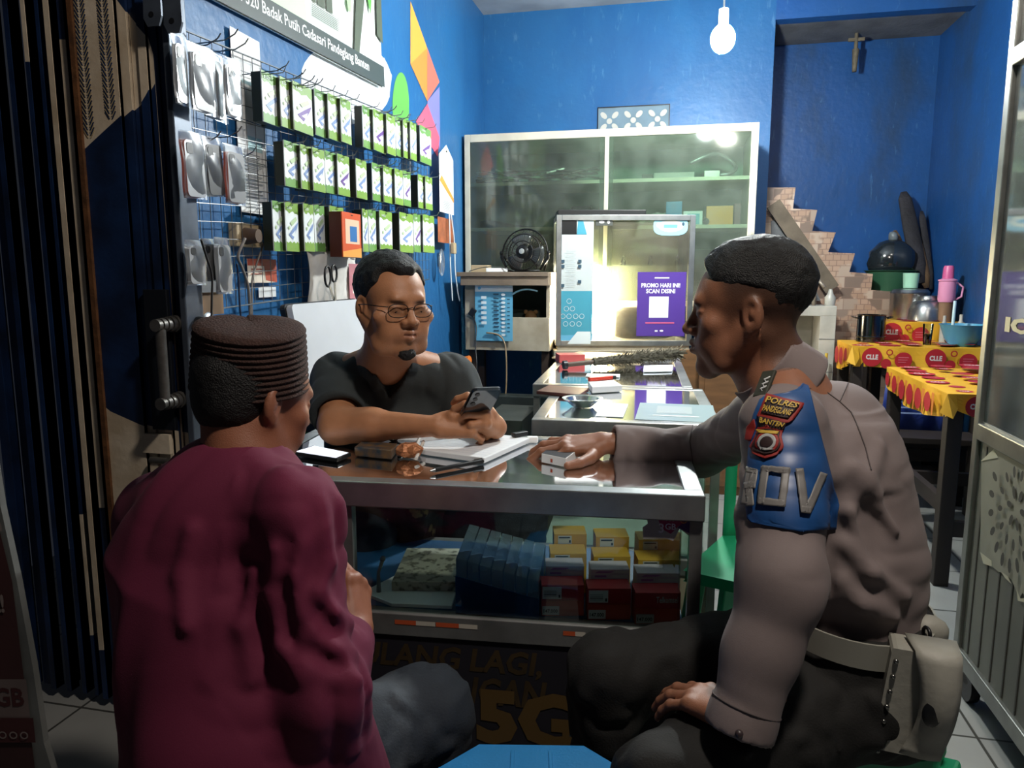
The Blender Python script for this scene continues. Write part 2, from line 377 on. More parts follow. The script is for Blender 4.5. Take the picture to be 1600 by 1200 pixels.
# embossed zigzag pressed into the wide panel
EMB = mat('gate_emboss', '#a89878', .5, .1, noise=.3)
for col in (153, 188):
    mb = MB()
    for k in range(56):
        py0 = -10+k*4.2
        if py0 > lowb(col)-6: break
        for s in (-1, 1):
            x0 = gx(col+s*2); x1 = gx(col+s*8); z0 = gz(col, py0); mb.beam((x0, YG-.0125, z0+.0), (x1, YG-.0125, z0+.018), .002, .0025, GB_ if k % 2 else EMB, up=(0, 1, 0))
    mb.build('embossed_pattern', gate)
MB().b2((gx(137), YG-.02, .03), (gx(144), YG+.02, 2.72), GR).build('rusty_edge', gate)
for a, b, dy in [(203, 216, .0), (217, 230, .008), (231, 243, .0), (244, 257, .008), (258, 276, .012)]:
    rib('rib', a, b, .03, YG+dy, big, 2)
mb = MB().b2((gx(277), YG-.02, .0), (gx(287), YG+.05, 2.8), GS); mb.build('end_channel', gate, bevel=.003)
# hanger bracket plates with holes at the top
mb = MB(); xa, za = gx(247, 20), gz(250, 20)
for px, py, sgn in ((240, 18, 1), (272, 28, 1)):
    x = ony(px, py, YG-.03).x; z = ony(px, py, YG-.03).z
    mb.prism([(-.02, .06), (-.024, -.015), (-.014, -.034), (.016, -.034), (.024, -.012), (.024, .06)], (x, YG-.03, z), (1, 0, 0), (0, 0, 1), .006, GS)
    mb.cyl((x-.002, YG-.0372, z-.008), (x-.002, YG-.0355, z-.008), .0065, BLACK)
mb.build('hanger_bracket', gate, label='grey steel hanger plate with bolt holes')
# lock plate and pull handle
q1 = ony(228, 452, YG-.005); q2 = ony(290, 672, YG-.005)
MB().b2((q1.x, YG-.018, q2.z), (q2.x-.02, YG-.005, q1.z), mat('gate_dark_plate', '#10141c', .5, .3)).build('lock_plate', gate, bevel=.002)
HD = mat('handle_iron', '#6d6a66', .45, .7, noise=.4, scale=30)
mb = MB(); t = ony(250, 508, YG-.07); b = ony(258, 630, YG-.07)
mb.cyl(t, b, .0125, HD, n=20)
for q, dx in ((t, -.004), (b, -.004)):
    for k in range(5):
        mb.cyl((q.x, q.y+.058-k*.016, q.z), (q.x, q.y+.046-k*.016, q.z), .021-.0015*k, HD, n=20)
        mb.cyl((q.x, q.y+.06-k*.016, q.z), (q.x, q.y-.01, q.z), .014, HD, n=20)
mb.build('pull_handle', gate, smooth=True, label='round grey iron pull handle')
q = ony(245, 690, YG-.015)
MB().b2((q.x-.04, YG-.02, q.z-.03), (q.x+.04, YG-.008, q.z+.02), GY).cyl((q.x-.01, YG-.03, q.z-.045), (q.x+.04, YG-.03, q.z-.045), .008, HD).build('bolt_latch', gate, smooth=True)
# ---- torn banner board by the entrance, at the left edge
BNR = mat('banner_maroon', '#401b1c', .7, noise=.5, scale=5); BNG = mat('banner_grey_film', '#6c6e6c', .5, noise=.5, scale=7); BNL = mat('banner_pale', '#6e5f5c', .7, noise=.3)
bd = thing('torn_banner_board', 'dark maroon torn promotional banner board at the left edge by the gate', 'banner', U(0, 1150, 1.08))
o = U(62, 1150, 1.08); o.z = 0.02; ux = (RT*-1).normalized(); ux = Vector((ux.x, ux.y, 0)).normalized()
ux = -ux; o2 = o - ux*.34
MB().prism([(0, 0), (.37, 0), (.372, .2), (.36, .42), (.345, .5), (.34, .62), (.33, .75), (.318, .86), (.312, .98), (.30, 1.08), (0, 1.1)], o2-Vector((0, 0, 0)), ux, (0, 0, 1), -.012, BNG).build('torn_backing', bd)
Sh = Sheet(o2 + ux.cross(Vector((0, 0, 1)))*.0, ux, (0, 0, 1))
nrm = ux.cross(Vector((0, 0, 1))); Sh.o = o2 + nrm*.002
def bz(py): return ((U(30, py, 1.08)).z-.02)
def bx(px, py): return (U(px, py, 1.08)-o2).dot(ux)
Sh.poly([(0, 0), (.335, 0), (.33, .45), (.325, .75), (.305, .9), (.0, .9)], BNR)
Sh.rect(0, bz(1118), bx(52, 1100), bz(1052)-bz(1118), BNL)
MR2 = mat('banner_dark_text', '#3d1416', .7); MW2 = mat('banner_text', '#7b6f6b', .7)
Sh.text('GB', bx(0, 1080), bz(1098), bx(46, 1080)-bx(0, 1080), bz(1066)-bz(1098), MR2, .03)
Sh.text('OL!', bx(-12, 930), bz(942), bx(31, 930)-bx(-12, 930), bz(912)-bz(942), MW2, .03)
Sh.text('en', bx(8, 800), bz(812), bx(40, 800)-bx(8, 800), bz(796)-bz(812), MW2, .02)
Sh.rect(0, bz(1158), bx(58, 1140), bz(1116)-bz(1158), MR2)
for k in range(3): Sh.ring(bx(8+k*17, 1145), bz(1145), .006, .002, MW2, 14)
Sh.mb.build('printed_face', bd)
# ================================================================== left wall goods
def wallrect(x, pl, pr, pt, pb):
    """photo rectangle (columns pl..pr, rows pt..pb at the left edge) -> y0,y1,z0,z1 on the plane at x"""
    a = onx(pl, pt, x); b = onx(pr, pt, x); c = onx(pl, pb, x); return a.y, b.y, c.z, a.z
# banner poster
A = onx(334, 0, XL+.02); B = onx(598, 137, XL+.02); ux = (B-A).normalized(); L = (B-A).length
L0 = .30
o = A-ux*L0
pb = Sheet(o, ux, (0, 0, 1)); uy = Vector((1, 0, 0)).cross(ux); pb.uy = uy.normalized(); pb.n = Vector((1, 0, 0))
PGW = mat('poster_white', '#e3ebe6', .5); PGG = mat('poster_green', '#a9d39b', .5); PGD = mat('poster_dark_band', '#3e4a48', .5); PGY = mat('poster_yellow', '#dfe38f', .5); PGK = mat('poster_dark_green', '#56604f', .5)
W = L+L0; Hh = .62
pb.base(W, Hh, PGW, .006); pb.rect(0, .085, .55, Hh-.085, PGG); pb.poly([(.55, .085), (.85, .085), (.78, Hh), (.55, Hh)], mat('poster_pale_green', '#c5e3bb', .5))
for k, (a, b, w_) in enumerate([(.36, .2, .2), (.42, .29, .22), (.3, .36, .15), (.5, .17, .16)]): pb.rect(a, b, w_, .028, PGY)
pb.text('KOMPUTER', .47, .15, .18, .035, PGK, .02)
for a, b, w_, h_ in [(.86, .17, .06, .06), (.93, .17, .06, .06), (1.0, .17, .05, .06), (.93, .32, .14, .12)]: pb.rect(a, b, w_, h_, PGK)
for k in range(8): pb.rect(.88, .12+k*.006, .22, .002, PGK)
pb.poly([(1.22, .085), (1.27, .085), (1.36, .35), (1.3, .5)], PGK); pb.poly([(1.36, .35), (1.40, .26), (1.44, .42), (1.37, .48)], PG)
pb.poly([(1.46, .2), (W, .18), (W, .5), (1.47, .42)], PGK); pb.ell(1.19, .25, .02, .035, PGG)
pb.rect(0, 0, W, .085, PGD)
pb.text('Asrama Yonif 320 Badak Putih Cadasari Pandeglang Banten', .155, .022, L-.02, .048, WHITE, .014)
tag(pb.mb.build('banner_poster'), 'green and white banner poster with grey text strip high on the left wall', 'poster')
# price list sheets behind the grid
a = onx(362, 42, XL+.012); b = onx(413, 336, XL+.012)
s = Sheet((XL+.012, a.y, b.z), (0, 1, 0), (0, 0, 1)); ww = onx(408, 68, XL+.012).y-a.y; hh = a.z-b.z
s.base(ww, hh*.52, WHITE, .001); s.k += 1
TXT = mat('print_grey', '#8f979b', .6); TXB = mat('print_pale_blue', '#b9dde2', .6)
s.rect(ww*.35, hh*.36, ww*.5, hh*.08, TXB)
for k in range(16): s.rect(ww*.12, hh*(.03+k*.02), ww*random.uniform(.5, .8), .003, TXT)
s.mb.build('price_list', label='white price list sheet with small print, lower one behind the wire grid', cat='paper')
s = Sheet((XL+.012, a.y-.01, b.z+hh*.525), (0, 1, 0), (0, 0, 1)); s.base(ww, hh*.475, WHITE, .001); s.rect(ww*.3, hh*.2, ww*.6, .01, TXB)
s.mb.build('blank_sheet', label='blank white sheet, upper one behind the wire grid', cat='paper')
# wire grid with hooks
grid = thing('wire_display_grid', 'wire mesh grid with long hooks fixed on the blue left wall', 'display grid', (XL, 2.8, 1.5))
mb = MB(); xg = XL+.035
T = lambda y: 1.83+(y-1.75)*.055; Bt = lambda y: 1.10+(y-1.75)*.04
ys = [1.72+.05*k for k in range(41)]
for y in ys: mb.cyl((xg, y, Bt(y)), (xg, y, T(y)), .0013, STEEL, n=5)
for k in range(16):
    fz = k/15
    z0 = Bt(1.72)*(1-fz)+T(1.72)*fz; z1 = Bt(3.72)*(1-fz)+T(3.72)*fz
    mb.cyl((xg+.002, 1.72, z0), (xg+.002, 3.72, z1), .0025 if k in (0, 15) else .0013, STEEL, n=5)
mb.build('grid_panel', grid)
# ---- green and white packets
PKG = mat('packet_green', '#7fa644', .4, coat=.3); PKW = mat('packet_white', '#e6ecec', .35, coat=.3); PKB = mat('packet_blue', '#7f97c4', .4); PKV = mat('packet_violet', '#6f4f96', .4); PKK = mat('packet_dark_edge', '#23281c', .4); PKL = mat('packet_leaf', '#b9cfa4', .4); PKG2 = mat('packet_green_deep', '#6d9c4e', .4, coat=.3)
def packet(y0, y1, z0, z1, x, label, var, stack):
    w_, h_ = y1-y0, z1-z0
    r = thing('hanging_packet', label, 'packet', (x, y0, z0), group='green and white packets on the wire grid')
    s = Sheet((x, y0, z0), (0, 1, 0), (0, 0, 1)); g = PKG if var % 3 else PKG2
    s.base(w_, h_, PKW, .003); n = 7
    zz = [(w_, h_), (0, h_), (0, h_*.84)]+[(w_*i/n, h_*(.80+.03*math.sin(i*1.9+var))) for i in range(1, n)]+[(w_, h_*.76)]
    s.poly(zz, g)
    zz = [(0, 0), (w_, 0), (w_, h_*.16)]+[(w_*(n-i)/n, h_*(.17+(.04 if i % 2 else 0))) for i in range(1, n)]+[(0, h_*.2)]
    s.poly(zz, g)
    c = PKV if var % 5 == 0 else PKB
    s.poly([(w_*.18, h_*.34), (w_*.5, h_*.24), (w_*.85, h_*.5), (w_*.95, h_*.62), (w_*.55, h_*.48)], c)
    s.poly([(w_*.38, h_*.34), (w_*.62, h_*.3), (w_*.72, h_*.45)], PKW); s.poly([(w_*.3, h_*.58), (w_*.75, h_*.72), (w_*.85, h_*.66), (w_*.45, h_*.52)], PKL)
    s.ell(w_*.22, h_*.48, w_*.07, h_*.04, PKL, 10); s.text('2.5D', w_*.1, h_*.86, w_*.35, h_*.05, PKW, .02)
    s.ell(w_*.5, h_*.95, w_*.06, h_*.012, PKK, 10)
    s.mb.build('front_card', r)
    MB().b2((x-stack, y0+.001, z0+.002), (x-.003, y1-.003, z1-.004), PKK).build('packet_stack', r, label='dark edges of more packets behind')
    return r
rows = [('top', [(408, 433), (437, 456), (457, 486), (491, 511), (512, 531), (532, 547), (566, 580), (583, 601), (604, 617), (618, 629), (630, 640), (641, 650), (656, 673)], [(407, 108), (672, 200)], [(415, 190), (672, 256)]),
        ('middle', [(443, 467), (469, 486), (488, 506), (507, 524), (527, 545), (556, 572), (581, 598), (599, 614), (617, 629), (630, 641), (653, 664), (665, 675)], [(443, 218), (678, 278)], [(446, 290), (676, 328)]),
        ('bottom', [(425, 443), (445, 465), (474, 489), (490, 506), (515, 536), (566, 574), (575, 587), (593, 612), (624, 645), (646, 657), (661, 678)], [(426, 313), (678, 336)], [(428, 392), (680, 394)])]
HKM = STEEL
for rname, xs, tp, bt_ in rows:
    for i, (pa, pb_) in enumerate(xs):
        xo = XL + .10 + .015*((i*7) % 3)
        pc = (pa+pb_)/2
        yt = tp[0][1]+(tp[1][1]-tp[0][1])*(pa-tp[0][0])/(tp[1][0]-tp[0][0]); yb = bt_[0][1]+(bt_[1][1]-bt_[0][1])*(pa-bt_[0][0])/(bt_[1][0]-bt_[0][0])
        A = onx(pa, yt, xo); B = onx(pb_, yt, xo); Cc = onx(pa, yb, xo)
        st = .07 if (i*5+len(rname)) % 4 == 0 else .035
        packet(A.y, B.y, Cc.z, A.z, xo, 'green and white hanging packet, %s from the left in the %s row' % (ORD[i], rname), i+len(rname), st)
        if i % 1 == 0:
            zc = A.z-.006; yc = (A.y+B.y)/2
            MB().tube([(xg, yc, zc+.004), (xo+.02, yc, zc+.004), (xo+.045, yc, zc+.006), (xo+.055, yc, zc+.022)], .0017, HKM, n=5).build('hook', grid)
# orange packet among the bottom row
ORG = mat('packet_orange', '#d8572a', .4, coat=.3); ORY = mat('packet_amber', '#eda04a', .4); OBL = mat('packet_screen_blue', '#2f6fae', .4)
xo = XL+.17; A = onx(534, 330, xo); B = onx(563, 330, xo); Cc = onx(534, 401, xo); w_ = B.y-A.y; h_ = A.z-Cc.z
s = Sheet((xo, A.y, Cc.z), (0, 1, 0), (0, 0, 1)); s.base(w_, h_, ORG, .004); s.poly([(0, 0), (w_, 0), (w_, h_*.22), (0, h_*.12)], ORY); s.rect(w_*.15, h_*.3, w_*.75, h_*.55, mat('packet_peach', '#eec2a4', .4)); s.rect(w_*.38, h_*.35, w_*.38, h_*.35, OBL); s.ell(w_*.5, h_*.95, w_*.06, h_*.012, PKK, 10)
s.mb.b2((xo-.05, A.y+.002, Cc.z), (xo-.004, B.y-.002, A.z), mat('packet_orange_edge', '#4a1d14', .5))
tag(s.mb.build('orange_packet'), 'orange packet with a blue screen picture hanging over the bottom row', 'packet')
# long bare hooks near the gate and a few at the top
hk = [(345, 52), (372, 45), (388, 60), (452, 95), (478, 108), (492, 118), (505, 122), (620, 165), (640, 178), (345, 205), (378, 197), (400, 230), (620, 250), (655, 262)]
for px, py in hk:
    q = onx(px, py, XL+.19); MB().tube([(xg, q.y, q.z-.03), (XL+.15, q.y, q.z-.025), (XL+.18, q.y, q.z-.012), (XL+.19, q.y, q.z)], .0018, HKM, n=5).build('hook', grid)
# ---- phone cases in clear bags
BAG = glass('clear_plastic_bag', '#e9edee', .22, 1.4, haze=.10, hcol='#dfe3e6', boost=.9)
def rrect(w_, h_, r, n=4):
    o = []
    for cx, cy, a0 in ((w_-r, r, -90), (w_-r, h_-r, 0), (r, h_-r, 90), (r, r, 180)):
        for i in range(n+1): a = math.radians(a0+90*i/n); o.append((cx+r*math.cos(a), cy+r*math.sin(a)))
    return o
def casepack(pl, pr, pt, pb, x, col, label, tilt=0., name='phone_case_packet', edge=None):
    A = onx(pl, pt, x); B = onx(pr, pt, x); Cc = onx(pl, pb, x); w_ = B.y-A.y; h_ = A.z-Cc.z
    r = thing(name, label, 'phone case', (x, A.y, Cc.z), group='phone cases hanging in clear bags')
    uy = Vector((0, math.sin(tilt), math.cos(tilt))); ux = Vector((0, math.cos(tilt), -math.sin(tilt)))
    mb = MB(); o = Vector((x-.012, A.y+w_*.08, Cc.z+h_*.03)); mb.prism(rrect(w_*.8, h_*.84, .012), o, ux, uy, .011, col, edge or col)
    mb.prism(rrect(w_*.26, h_*.16, .006), o+ux*w_*.08+uy*h_*.64+Vector((.0112, 0, 0)), ux, uy, .001, BLACK); mb.build('phone_case', r)
    b = MB(); n = 10; vs = []; fs = []
    for sd in (0, 1):
        for i in range(n+1):
            for j in range(7):
                u = j/6; v = i/n
                bul = math.sin(math.pi*u)*math.sin(math.pi*min(1, v*1.05))
                xx = x-.006+(1 if sd else -1)*(.003+.005*bul)+.0015*math.sin(9*v+5*u+pl)
                vs.append(Vector((xx, A.y, Cc.z))+ux*(w_*u*(1-.12*max(0, v-.85)/.15))+uy*(h_*v)+Vector((0, 0, 0)))
    K = (n+1)*7
    for sd in (0, 1):
        for i in range(n):
            for j in range(6):
                a = sd*K+i*7+j; f = (a, a+1, a+8, a+7); fs.append(f if sd else f[::-1])
    b.add(vs, fs, BAG).build('clear_bag', r, smooth='all')
    return r
CG = mat('case_grey', '#7d8084', .4); CS = mat('case_silver', '#a5a8ab', .3, .3); CK = mat('case_black', '#3a3c3e', .4); CR = mat('case_red', '#a8503e', .4)
casepack(272, 292, 50, 158, XL+.17, CS, 'silver phone case in a clear bag half behind the gate bracket')
casepack(297, 335, 62, 168, XL+.18, CG, 'grey phone case in a clear bag, widest in the top row')
casepack(318, 352, 70, 178, XL+.13, CS, 'clear bagged phone case behind the widest grey one in the top row', .05)
casepack(352, 376, 85, 178, XL+.17, CS, 'pale phone case in a clear bag beside the white sheet', 0)
casepack(286, 322, 202, 308, XL+.18, CS, 'silver phone case with brown edge in the second row by the gate', -.04, edge=CR)
casepack(322, 352, 212, 306, XL+.17, CK, 'dark grey phone case leaning in the second row', -.08)
casepack(352, 384, 222, 316, XL+.18, CG, 'grey phone case with red edge in front of the price list', 0, edge=CR)
casepack(293, 322, 374, 446, XL+.17, CS, 'bagged silver case on the low hooks, nearest the gate')
casepack(318, 340, 372, 440, XL+.15, CK, 'bagged black case on the low hooks between two silver ones')
casepack(338, 362, 370, 460, XL+.17, CS, 'bagged silver case on the low hooks, farthest from the gate')
# brown card and blister on the low hooks
q = wallrect(XL+.10, 306, 350, 445, 494); MB().b2((XL+.09, q[0], q[2]), (XL+.095, q[1], q[3]), mat('brown_card', '#86684a', .7, noise=.3)).b2((XL+.096, q[0], q[2]+.06), (XL+.106, q[1]-.01, q[3]+.05), CG).build('blister_card', label='brown card blister pack hanging below the bagged cases', cat='blister pack')
# foil bag
mb = MB(); q = onx(320, 520, XL+.08); mb.ball((q.x, q.y, q.z), .06, mat('silver_foil', '#a9adb0', .25, .9, bump=.8, bscale=20), 18, (.5, .8, 1.1)); mb.build('foil_bundle', smooth='all', label='crumpled silver foil bundle hanging low beside the gate', cat='foil')
q = onx(312, 506, XL+.14); MB().ball((q.x, q.y, q.z), .02, BLACK, 14, (1.3, 1, 1)).build('round_black_plug', smooth='all', label='small round black plug hanging above the foil bundle', cat='plug')
# wall outlet, plug and cables
BG = mat('ivory_plastic', '#c2ae8c', .45, noise=.2)
so = onx(391, 368, XL+.03)
out = thing('wall_outlet', 'ivory double wall socket with a round brown plug below the price list', 'outlet', (XL, so.y, so.z))
MB().b2((XL, so.y-.07, so.z-.035), (XL+.03, so.y+.07, so.z+.035), BG).build('socket_box', out, bevel=.004)
MB().b2((XL+.031, so.y+.02, so.z-.015), (XL+.034, so.y+.06, so.z+.012), mat('socket_slot', '#5a5c3c', .4)).build('switch', out)
pl_ = thing('round_plug', 'brown round plug with cable pushed into the wall socket', 'plug', (XL+.03, so.y-.03, so.z))
BRP = mat('brown_plastic', '#54402e', .5)
MB().cyl((XL+.031, so.y-.025, so.z-.003), (XL+.075, so.y-.025, so.z-.003), .026, BRP, .02, n=20).build('plug_body', pl_, smooth=True)
def cable(name, pts, r, m, label, parent=None):
    P = [Vector(p) for p in pts]; out_ = []
    for k in range(len(P)-1):
        p0 = P[max(k-1, 0)]; p1 = P[k]; p2 = P[k+1]; p3 = P[min(k+2, len(P)-1)]
        for i in range(6):
            t = i/6; out_.append(.5*((2*p1)+(p2-p0)*t+(2*p0-5*p1+4*p2-p3)*t*t+(3*p1-p0-3*p2+p3)*t*t*t))
    out_.append(P[-1]); b = MB().tube(out_, r, m, n=6)
    if parent: return b.build(name, parent, smooth='all')
    return tag(b.build(name, smooth='all'), label, 'cable')
CBG = mat('grey_cable', '#77706a', .5)
cable('plug_cable', [onx(383, 372, XL+.07), onx(372, 400, XL+.06), onx(378, 418, XL+.05), onx(388, 450, XL+.04), onx(391, 500, XL+.03), onx(390, 560, XL+.03)], .0045, CBG, None, pl_)
cable('grey_cable', [onx(412, 380, XL+.04), onx(402, 410, XL+.035), onx(394, 440, XL+.035), onx(394, 500, XL+.035), onx(396, 560, XL+.035)], .003, CBG, 'thin grey cable running down the wall from the socket')
cable('black_cable', [onx(314, 374, XL+.2), onx(322, 400, XL+.2), onx(331, 430, XL+.2), onx(331, 470, XL+.2), onx(330, 520, XL+.2)], .0028, BLACK, 'black cable hanging in front of the bagged cases')
cable('dark_blue_cable', [onx(370, 412, XL+.04), onx(373, 440, XL+.04), onx(375, 480, XL+.04), onx(380, 530, XL+.04)], .0028, mat('navy', '#16203c', .5), 'dark blue charging cable hanging left of the socket cable')
# cards below the socket
def card(name, pl, pr, pt, pb, x, m, label, cat='card', fn=None, t=.001):
    A = onx(pl, pt, x); B = onx(pr, pt, x); Cc = onx(pl, pb, x); s = Sheet((x, A.y, Cc.z), (0, 1, 0), (0, 0, 1)); w_ = B.y-A.y; h_ = A.z-Cc.z
    s.base(w_, h_, m, t)
    if fn: fn(s, w_, h_)
    return tag(s.mb.build(name), label, cat)
RC = mat('card_red', '#b5533c', .5); CRM = mat('card_cream', '#ece3d2', .5)
card('promo_card', 386, 431, 404, 442, XL+.02, CRM, 'red and cream promo card stuck below the wall socket', fn=lambda s, w_, h_: (s.rect(0, h_*.72, w_, h_*.28, RC), s.poly([(w_*.6, h_*.1), (w_, 0), (w_, h_*.8), (w_*.55, h_*.8)], RC), [s.rect(w_*.1, h_*(.35+.1*k), w_*.4, h_*.04, RC) for k in range(3)]))
card('white_label', 404, 431, 449, 465, XL+.012, WHITE, 'small blank white label stuck under the promo card')
# things at the far end of the left wall
s_x = XL+.06
def pent(s, w_, h_):
    s.poly([(0, h_), (w_*.5, h_*1.22), (w_, h_)], WHITE); s.poly([(0, h_*.55), (w_*.15, h_*.65), (w_, h_*.3), (w_, h_*.22)], ORY); s.ell(w_*.5, h_*1.1, w_*.06, h_*.02, PKK, 8)
    for k in range(6): s.rect(w_*.2, h_*(.05+.03*k), w_*.5, .002, TXT)
card('hanging_tag_sheet', 686, 708, 240, 330, s_x, WHITE, 'tall white pointed tag sheet hanging at the far end of the packets', 'paper', pent)
card('orange_blister', 684, 708, 338, 378, s_x, mat('blister_orange', '#b56b48', .4, noise=.4, scale=20), 'small orange blister pack hanging under the pointed white tag sheet', 'blister pack')
WC = mat('white_cable', '#dfe4e6', .4)
for i, (dx, lb) in enumerate([(0, 'white charging cable hanging at the wall end, left strand'), (7, 'white charging cable hanging at the wall end, right strand')]):
    cable('charging_cable', [onx(702+dx*.4, 335, s_x+.02), onx(703+dx, 380, s_x+.02), onx(704+dx, 420, s_x+.02), onx(706+dx*1.3, 455, s_x+.02), onx(707+dx*1.6, 470, s_x+.02)], .004, WC, lb)
q = onx(706, 388, s_x+.03); MB().b2((q.x, q.y-.025, q.z-.03), (q.x+.02, q.y+.025, q.z+.03), BG).build('inline_adapter', bevel=.004, label='small beige adapter hanging on the white charging cables', cat='adapter')
mb = MB(); q = onx(690, 410, XL+.05); mb.ball(q, .05, BAG, 14, (.3, .7, 1.5)); mb.build('small_clear_bag', smooth='all', label='small empty clear bag hanging by the corner near the cables', cat='bag')
# ---- goods behind the clerk's head
q0 = onx(499, 410, XL+.10); q1 = onx(560, 410, XL+.10)
WB = mat('white_cloth_bag', '#dcd9d2', .8, noise=.25, scale=12)
mb = MB(); n = 12; vs = []; fs = []
for i in range(n+1):
    for j in range(n+1):
        u = i/n; v = j/n; vs.append((XL+.06+.05*math.sin(math.pi*u)+.012*math.sin(14*u+6*v), q0.y-.02+(q1.y-q0.y+.05)*u, 1.30-.36*v))
for i in range(n):
    for j in range(n): a = i*(n+1)+j; fs.append((a, a+n+1, a+n+2, a+1))
mb.add(vs, fs, WB).build('white_plastic_bag', smooth='all', solid=.003, label='white plastic bag hanging on the wall behind the clerk', cat='bag')
sc_ = thing('scissors', 'pair of black handled scissors hanging beside the white plastic bag', 'scissors', onx(510, 440, XL+.13))
q = onx(512, 432, XL+.14); MB().tube([(q.x, q.y+.022*math.cos(a), q.z+.035*math.sin(a)) for a in [2*math.pi*i/16 for i in range(16)]], .004, BLACK, n=6, closed=True).tube([(q.x, q.y+.05+.02*math.cos(a), q.z+.01+.03*math.sin(a)) for a in [2*math.pi*i/16 for i in range(16)]], .004, BLACK, n=6, closed=True).build('handle', sc_, smooth='all')
MB().beam((q.x, q.y+.01, q.z-.03), (q.x, q.y+.07, q.z-.13), .012, .002, STEEL, up=(1, 0, 0)).beam((q.x+.003, q.y+.045, q.z-.02), (q.x+.003, q.y+.05, q.z-.14), .012, .002, STEEL, up=(1, 0, 0)).build('blade', sc_)
card('pink_packet', 545, 562, 412, 470, XL+.11, mat('packet_pink', '#c8808a', .4, noise=.2), 'pink and white packet hanging behind the clerk', 'packet', lambda s, w_, h_: s.rect(w_*.3, h_*.2, w_*.5, h_*.5, PKW))
# ---- side desk with computer monitor seen from the back
desk = thing('side_desk', 'dark wooden desk against the left wall behind the counter', 'desk', (-1.05, 2.45, 0))
DW = mat('dark_wood', '#3a2b22', .6, noise=.4, scale=6, stretch=(1, 8, 1))
MB().b2((-1.31, 2.12, .70), (-1.03, 3.2, .73), DW).build('desk_top', desk, bevel=.003)
for x in (-1.28, -1.07):
    for y in (2.16, 3.15): MB().b2((x-.02, y-.02, 0), (x+.02, y+.02, .70), DW).build('leg', desk)
mon = thing('computer_monitor', 'white backed computer monitor standing behind the counter beside the clerk', 'monitor', (-1.1, 2.3, .73))
a = U(455, 478, 2.38); b = U(560, 467, 2.78); c = U(478, 640, 2.38)
ux = (b-a); ww = .44; ux.z *= .5; ux.normalize(); uy = Vector((ux.x*0, 0, 1)); uy = (a-c).normalized(); uy = (uy-ux*uy.dot(ux)).normalized(); nn = ux.cross(uy)
MW = mat('monitor_white', '#d3d7dc', .35, noise=.05)
hm = (a-c).length-.0
MB().prism(rrect(ww, hm, .015), c+nn*.004, ux, uy, .022, MW).build('back_shell', mon, bevel=.004)
MB().prism(rrect(ww+.012, hm+.012, .018), c-ux*.006-uy*.006-nn*.016, ux, uy, .018, BLACK).build('bezel', mon)
MB().prism([(.012, .012), (ww-.012, .012), (ww-.012, hm-.012), (.012, hm-.012)], c-nn*.017, ux, uy, .001, mat('screen_dark', '#0a0d14', .15)).build('screen', mon)
m_ = c+ux*ww*.5+uy*.04; MB().beam(m_, (m_.x, m_.y, .74), .06, .03, BLACK).box((m_.x, m_.y, .737), (.12, .18, .012), BLACK).build('stand', mon, bevel=.003)
# ================================================================== wall cabinet, fan, drawer unit, lit showcase
CREAM = mat('cream_frame_paint', '#c9c4b2', .45, noise=.2, scale=6, bump=.05)
GREENB = mat('cabinet_back_green', '#7c9a86', .6, noise=.35, scale=3, stretch=(1, 1, 3), col2='#4f6f68')
YC = 4.45; cx0, cx1 = -1.30, .405; cz0, cz1 = 1.02, 2.04
cab = thing('glass_wall_cabinet', 'wide cream framed glass cabinet mounted on the back wall', 'cabinet', (-.45, YC, cz0))
def fr(lo, hi, name='frame', m=CREAM, par=None, bev=.003): return MB().b2(lo, hi, m).build(name, par or cab, bevel=bev)
mb = MB()
mb.b2((cx0, YC, cz0), (cx0+.035, YB-.01, cz1), CREAM).b2((cx1-.04, YC, cz0), (cx1, YB-.01, cz1), CREAM).b2((cx0+.035, YC, cz1-.045), (cx1-.04, YB-.01, cz1), CREAM).b2((cx0+.035, YC, cz0), (cx1-.04, YB-.01, cz0+.03), CREAM)
mb.build('frame', cab, bevel=.003)
MB().b2((cx0+.035, YB-.03, cz0+.03), (cx1-.04, YB-.012, cz1-.045), GREENB).build('back_panel', cab)
xm = ony(947, 300, YC).x
MB().b2((xm-.012, YC+.0, cz0+.03), (xm+.012, YC+.03, cz1-.045), CREAM).build('mullion', cab, bevel=.002)
zs = [ony(850, 285, YC+.02).z, ony(800, 357, YC+.02).z]
zsh = [zs[0], zs[1]]
for z in zsh: MB().b2((cx0+.035, YC+.035, z-.012), (cx1-.04, YB-.03, z+.004), CREAM).b2((cx0+.035, YC+.012, z-.014), (xm-.012, YC+.035, z+.006), CREAM).b2((xm+.012, YC+.012, z-.014), (cx1-.04, YC+.035, z+.006), CREAM).build('shelf', cab)
CGL = glass('cabinet_glass', '#d9e6dd', .05, 1.5, haze=.10, hcol='#b9c4b8', boost=1.0)
for a, b, y in ((cx0+.036, xm+.04, YC+.004), (xm-.04, cx1-.041, YC+.009)):
    MB().b2((a, y-.0015, cz0+.032), (b, y+.0015, cz1-.046), CGL).build('sliding_glass_door', cab)
